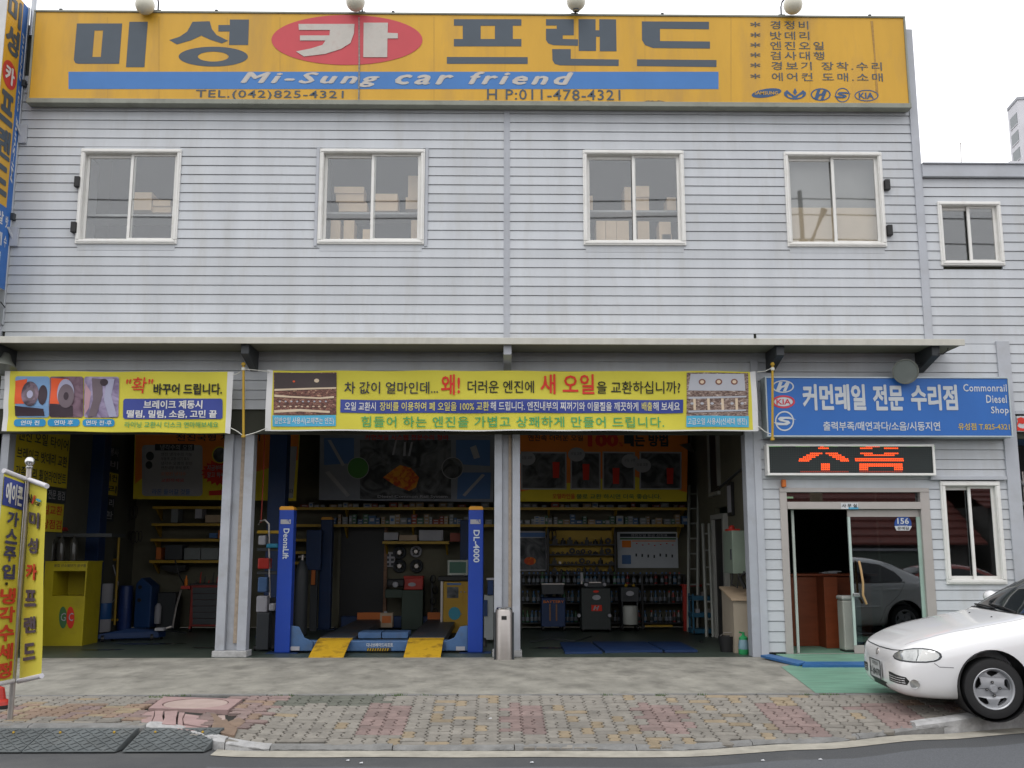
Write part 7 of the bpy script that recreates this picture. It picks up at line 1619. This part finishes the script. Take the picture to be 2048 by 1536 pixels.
pos = Vector((4.475, -4.80, -.085)) - rotm @ hub
car.location = pos; car.rotation_euler = (R(0.6), R(-1.0), yaw)
car2 = dup(car, None, Vector((pos.x + 1.2, pos.y - 4.2 + 1.9, 0)))
bpy.data.objects.remove(car2) if False else None
def recolour(o, m):
    if o.type == 'MESH' and o.data.materials and o.data.materials[0] == M_car: 
        o.data = o.data.copy(); o.data.materials[0] = m
    for ch in o.children: recolour(ch, m)
recolour(car2, mat('dark red car paint', (.35, .035, .02), rough=.2, coat=.6, coords='obj'))
car2['label'] = 'orange red saloon car beyond the right edge, seen only reflected in the glass door'; car2.location = (6.9, -7.35, RZ); car2.rotation_euler = (0, 0, 0)

# red plastic object at the left edge of the pavement
rs = thing('red_cone_base', 'red plastic stand foot with a dark base at the extreme left edge', 'stand', G(0, 1425, -.04))
c = G(-6, 1420, -.04); MB().lathe([(.0, .22), (.05, .2), (.07, .1), (.11, .08), (.12, .05)], c, n=18).build('cover', M_red, rs, smooth=True); MB().lathe([(0, .05), (.12, .05), (.12, 0), (0, 0)], c, n=18).build('base', M_black, rs, smooth=True)

# ================================================================ BEYOND THE ANNEX CORNER
ns = thing('neighbour_shopfront', 'dark shopfront beyond the annex corner with a white and red sign', 'building', (9, 2.4, 0))
box('wall', 7.6, 14, 2.6, 2.8, 0, 3.40, mat('neighbour dark wall', (.06, .06, .065), rough=.8), ns); box('ceiling', 7.34, 14, .2, 2.6, 3.40, 3.43, M_dgrey, ns)
a, c = P(2030, 832, -.02), P(2100, 863, -.02)
sb = box('sign_board', a.x + .02, c.x, -.02, .06, c.z, a.z, M_paper, ns)
poly('red_swirl', [(2034, 837), (2042, 834), (2056, 840), (2046, 848), (2038, 846), (2035, 852), (2040, 856), (2056, 858), (2048, 862), (2034, 861), (2034, 848), (2036, 842)], -.026, M_banr, ns)
b_ = P(2060, 870, .8); box('awning', 7.5, 9.5, .7, 1.6, P(2045, 880, .8).z, P(2045, 864, .8).z, M_bluelt, ns); box('window', 7.9, 8.6, 2.55, 2.59, .9, 2.4, M_bluedk, ns); box('boxes', 7.62, 7.86, 2.2, 2.5, 1.9, 2.3, I_wh, ns)
stp = thing('outside_stairs', 'steel staircase with pale handrails descending beyond the annex corner', 'stairs', (8.2, 1.2, 0))
for off in (0, .32): MB().tube([P(2034, 955, 1.0) - Vector((0, 0, off)), P(2090, 1018, 1.0) - Vector((0, 0, off))], .022, 8).build('handrail', I_wh, stp)
for k in range(11):
    p = P(2036 + k * 5.4, 1010 + k * 11, 1.0); box('tread', p.x, p.x + .28, 1.0, 1.9, p.z - .03, p.z, M_dgrey, stp); box('baluster', p.x + .1, p.x + .12, 1.0, 1.02, p.z, p.z + .5, M_steel, stp)

# tower block far right
tw = thing('apartment_tower', 'pale apartment tower with slanted bay windows far off at the upper right', 'building', (90, 148, 0))
M_tw = mat('hazed tower render', (.60, .60, .64), rough=.8, var=.04, vs=.3)  # distance haze is put into this pale wall colour
Yt_ = 140.0
def TW(px, py, Y): return P(px, py, Y)
zt0 = P(2045, 198, Yt_).z
x_l = P(2015, 222, 144.3).x; x_m = P(2035, 200, Yt_).x
yl = 144.3
foot = [(x_m, Yt_), (x_m + 4, Yt_ - 1.0), (x_m + 26, Yt_ - 1.0), (x_m + 30, 165), (x_l + 14, 165), (x_l, yl)]
ztw = P(2035, 200, Yt_).z
MB().prism([(x, y, 0) for x, y in foot], (0, 0, ztw)).build('wall', M_tw, tw)
MB().prism([(x + (0.15 if x > x_m + 1 else -.15), y - .15, ztw) for x, y in foot], (0, 0, .45)).build('parapet', mat('tower parapet grey', (.33, .34, .37), rough=.8), tw)
d_ = Vector((x_l - x_m, yl - Yt_, 0)); nrm_ = Vector((-d_.y, d_.x, 0)).normalized()
if nrm_.dot(CAM - Vector((x_m, Yt_, 0))) < 0: nrm_ = -nrm_
for k in range(20):
    zc_ = ztw - 3.7 - k * 2.95
    if zc_ < 2: break
    q = Vector((x_m, Yt_, 0)) + d_ * .16; r2_ = Vector((x_m, Yt_, 0)) + d_ * .82
    w = MB().prism([q + Vector((0, 0, zc_)) + nrm_ * .02, r2_ + Vector((0, 0, zc_)) + nrm_ * .02, r2_ + Vector((0, 0, zc_ + 1.9)) + nrm_ * .02, q + Vector((0, 0, zc_ + 1.9)) + nrm_ * .02], -nrm_ * .3 if 0 else nrm_ * .03).build('window', mat('tower window glass', (.12, .14, .15), rough=.15), tw)
    MB().prism([q + Vector((0, 0, zc_ - .12)), r2_ + Vector((0, 0, zc_ - .12)), r2_ + Vector((0, 0, zc_ - .0)), q + Vector((0, 0, zc_ - .0))], nrm_ * .12).build('sill', M_tw, w)
    box('balcony_slab', x_m + .8, x_m + 12, Yt_ - 1.9, Yt_ - 1.0, zc_ - 1.0, zc_ - .75, mat('tower slab', (.3, .29, .3), rough=.8), tw)
hill = thing('pitched_roof_house', 'pale gabled roof peeping over the annex parapet before the tower', 'house', (50, 80, 0)); 
MB().prism([P(2003, 336, 70), P(2020, 322, 70), P(2060, 322, 70), P(2060, 420, 70), P(2008, 420, 70)], (0, 6, 0)).build('gable', M_tw, hill)

# ================================================================ ACROSS THE STREET (seen only as reflections)
pv = sheet('far_pavement', [-40, -20, 0, 20, 40], lambda x: -26, lambda x: -18.5, lambda x, y: -.06, M_kerb, ny=2)
def house(x0, x1, y, h, roofh, wall_m, roof_m, label):
    t = thing('tiled_house', label, 'house', ((x0 + x1) / 2, y - 4, -.06))
    box('wall', x0, x1, y - 8, y, -.06, h, wall_m, t)
    rows_ = 10; b = MB()
    for k in range(rows_):
        t0, t1 = k / rows_, (k + 1) / rows_; ya, yb = y + .6 - 4.6 * t0, y + .6 - 4.6 * t1; za, zb = h - .1 + roofh * t0, h - .1 + roofh * t1
        b.add([(x0 - .4, ya, za + .07), (x1 + .4, ya, za + .07), (x1 + .4, yb, zb), (x0 - .4, yb, zb), (x0 - .4, ya, za), (x1 + .4, ya, za)], [(0, 1, 2, 3), (4, 5, 1, 0)])
    b.add([(x0 - .4, y - 4, h + roofh), (x1 + .4, y - 4, h + roofh), (x1 + .4, y - 8.6, h - .1), (x0 - .4, y - 8.6, h - .1)], [(0, 1, 2, 3)])
    tag(b.build('roof', roof_m, t), kind='stuff')
    for k in range(int((x1 - x0) / 2.4)):
        xx_ = x0 + 1 + k * 2.4; w = box('window', xx_, xx_ + 1.2, y, y + .05, .5, 1.5, M_frame, t); box('pane', xx_ + .08, xx_ + 1.12, y + .05, y + .06, .58, 1.42, M_dgrey, w)
M_rt = mat('red roof tiles', (.15, .038, .028), rough=.6, var=.3, vs=3, stretch=(3, 1, 1))
M_hw = mat('old house wall', (.16, .15, .14), rough=.9)
house(3, 16, -20.5, 1.75, 2.7, M_hw, M_rt, 'red tiled house across the street, seen only as a reflection in the office glass')
house(-9, 1.5, -21, 3.2, 1.2, mat('plain grey wall', (.12, .12, .115), rough=.9), mat('dark roof', (.07, .07, .075), rough=.7), 'low grey house across the street behind the camera')
house(17, 30, -21, 3.0, 2.0, M_hw, M_rt, 'second red tiled house further right across the street'); house(-26, -10, -21, 3.4, 1.6, M_hw, mat('grey roof', (.1, .1, .11), rough=.7), 'grey roofed house further left across the street')
ct = thing('container_shed', 'pale green shed across the street mirrored in the office window', 'shed', (11, -17.6, -.06)); box('body', 8.6, 14.5, -19.9, -18.7, -.06, 1.45, mat('shed green grey', (.12, .14, .12), rough=.7), ct); box('roof', 8.5, 14.6, -20.0, -18.6, 1.45, 1.52, I_wh, ct)
up_ = thing('utility_pole', 'concrete utility pole across the street mirrored in the fourth upstairs window', 'utility pole', (9.5, -16, -.2))
MB().tube([(9.5, -16, -.2), (9.5, -16, 11.0)], .2, 14, r1=.14).build('shaft', mat('pole concrete', (.35, .27, .18), rough=.8), up_, smooth=True); MB().tube([(9.5, -16, 9.6), (9.45, -16, 12.6)], .07, 10).build('top_mast', M_dgrey, up_)
MB().tube([(8.9, -16, 9.4), (9.6, -16, 10.6), (10.2, -16, 12.0)], .11, 8).build('strut', M_dgrey, up_); MB().box(8.7, 10.3, -16.1, -15.9, 8.9, 9.1).build('crossarm', M_dgrey, up_)
for k, (z_, y_, s_) in enumerate([(12.35, -16, .35), (11.9, -16.2, .4), (11.0, -15.9, .5), (10.2, -16.1, .6), (9.8, -16, .8)]):
    pts = [(-34 + 1.0 * i * 2.2, y_, z_ - s_ * (1 - ((i - 10) / 10.0) ** 2) + (.02 * (20 - i))) for i in range(20)] + [(9.5, y_, z_)]; w = MB().tube(pts, .022, 5)
    w.tube([(9.5, y_, z_), (20, y_, z_ - s_ * .6), (34, y_, z_ + .4)], .022, 5)
    tag(w.build('overhead_wire', M_black), ['uppermost overhead wire along the street', 'second overhead wire along the street', 'third overhead wire, sagging along the street', 'fourth overhead wire along the street', 'lowest overhead wire along the street'][k], 'wire')
for k in range(2): tag(MB().tube([(9.5, -16, 10.5 - k * .5), (5.2 - k * .5, -8, 9.6 - k), (3.2 - k * .3, -1.5, 9.4 - k * .0)] if 0 else [(2.5 + k * .5, -24, 13.5), (1.5 + k * .35, -17, 9.5), (.6 + k * .2, -12.5, 6.6 + .1 * k)], .012, 5).build('service_wire', M_black), ['slanting service wire overhead, left one of two', 'slanting service wire overhead, right one of two'][k], 'wire')
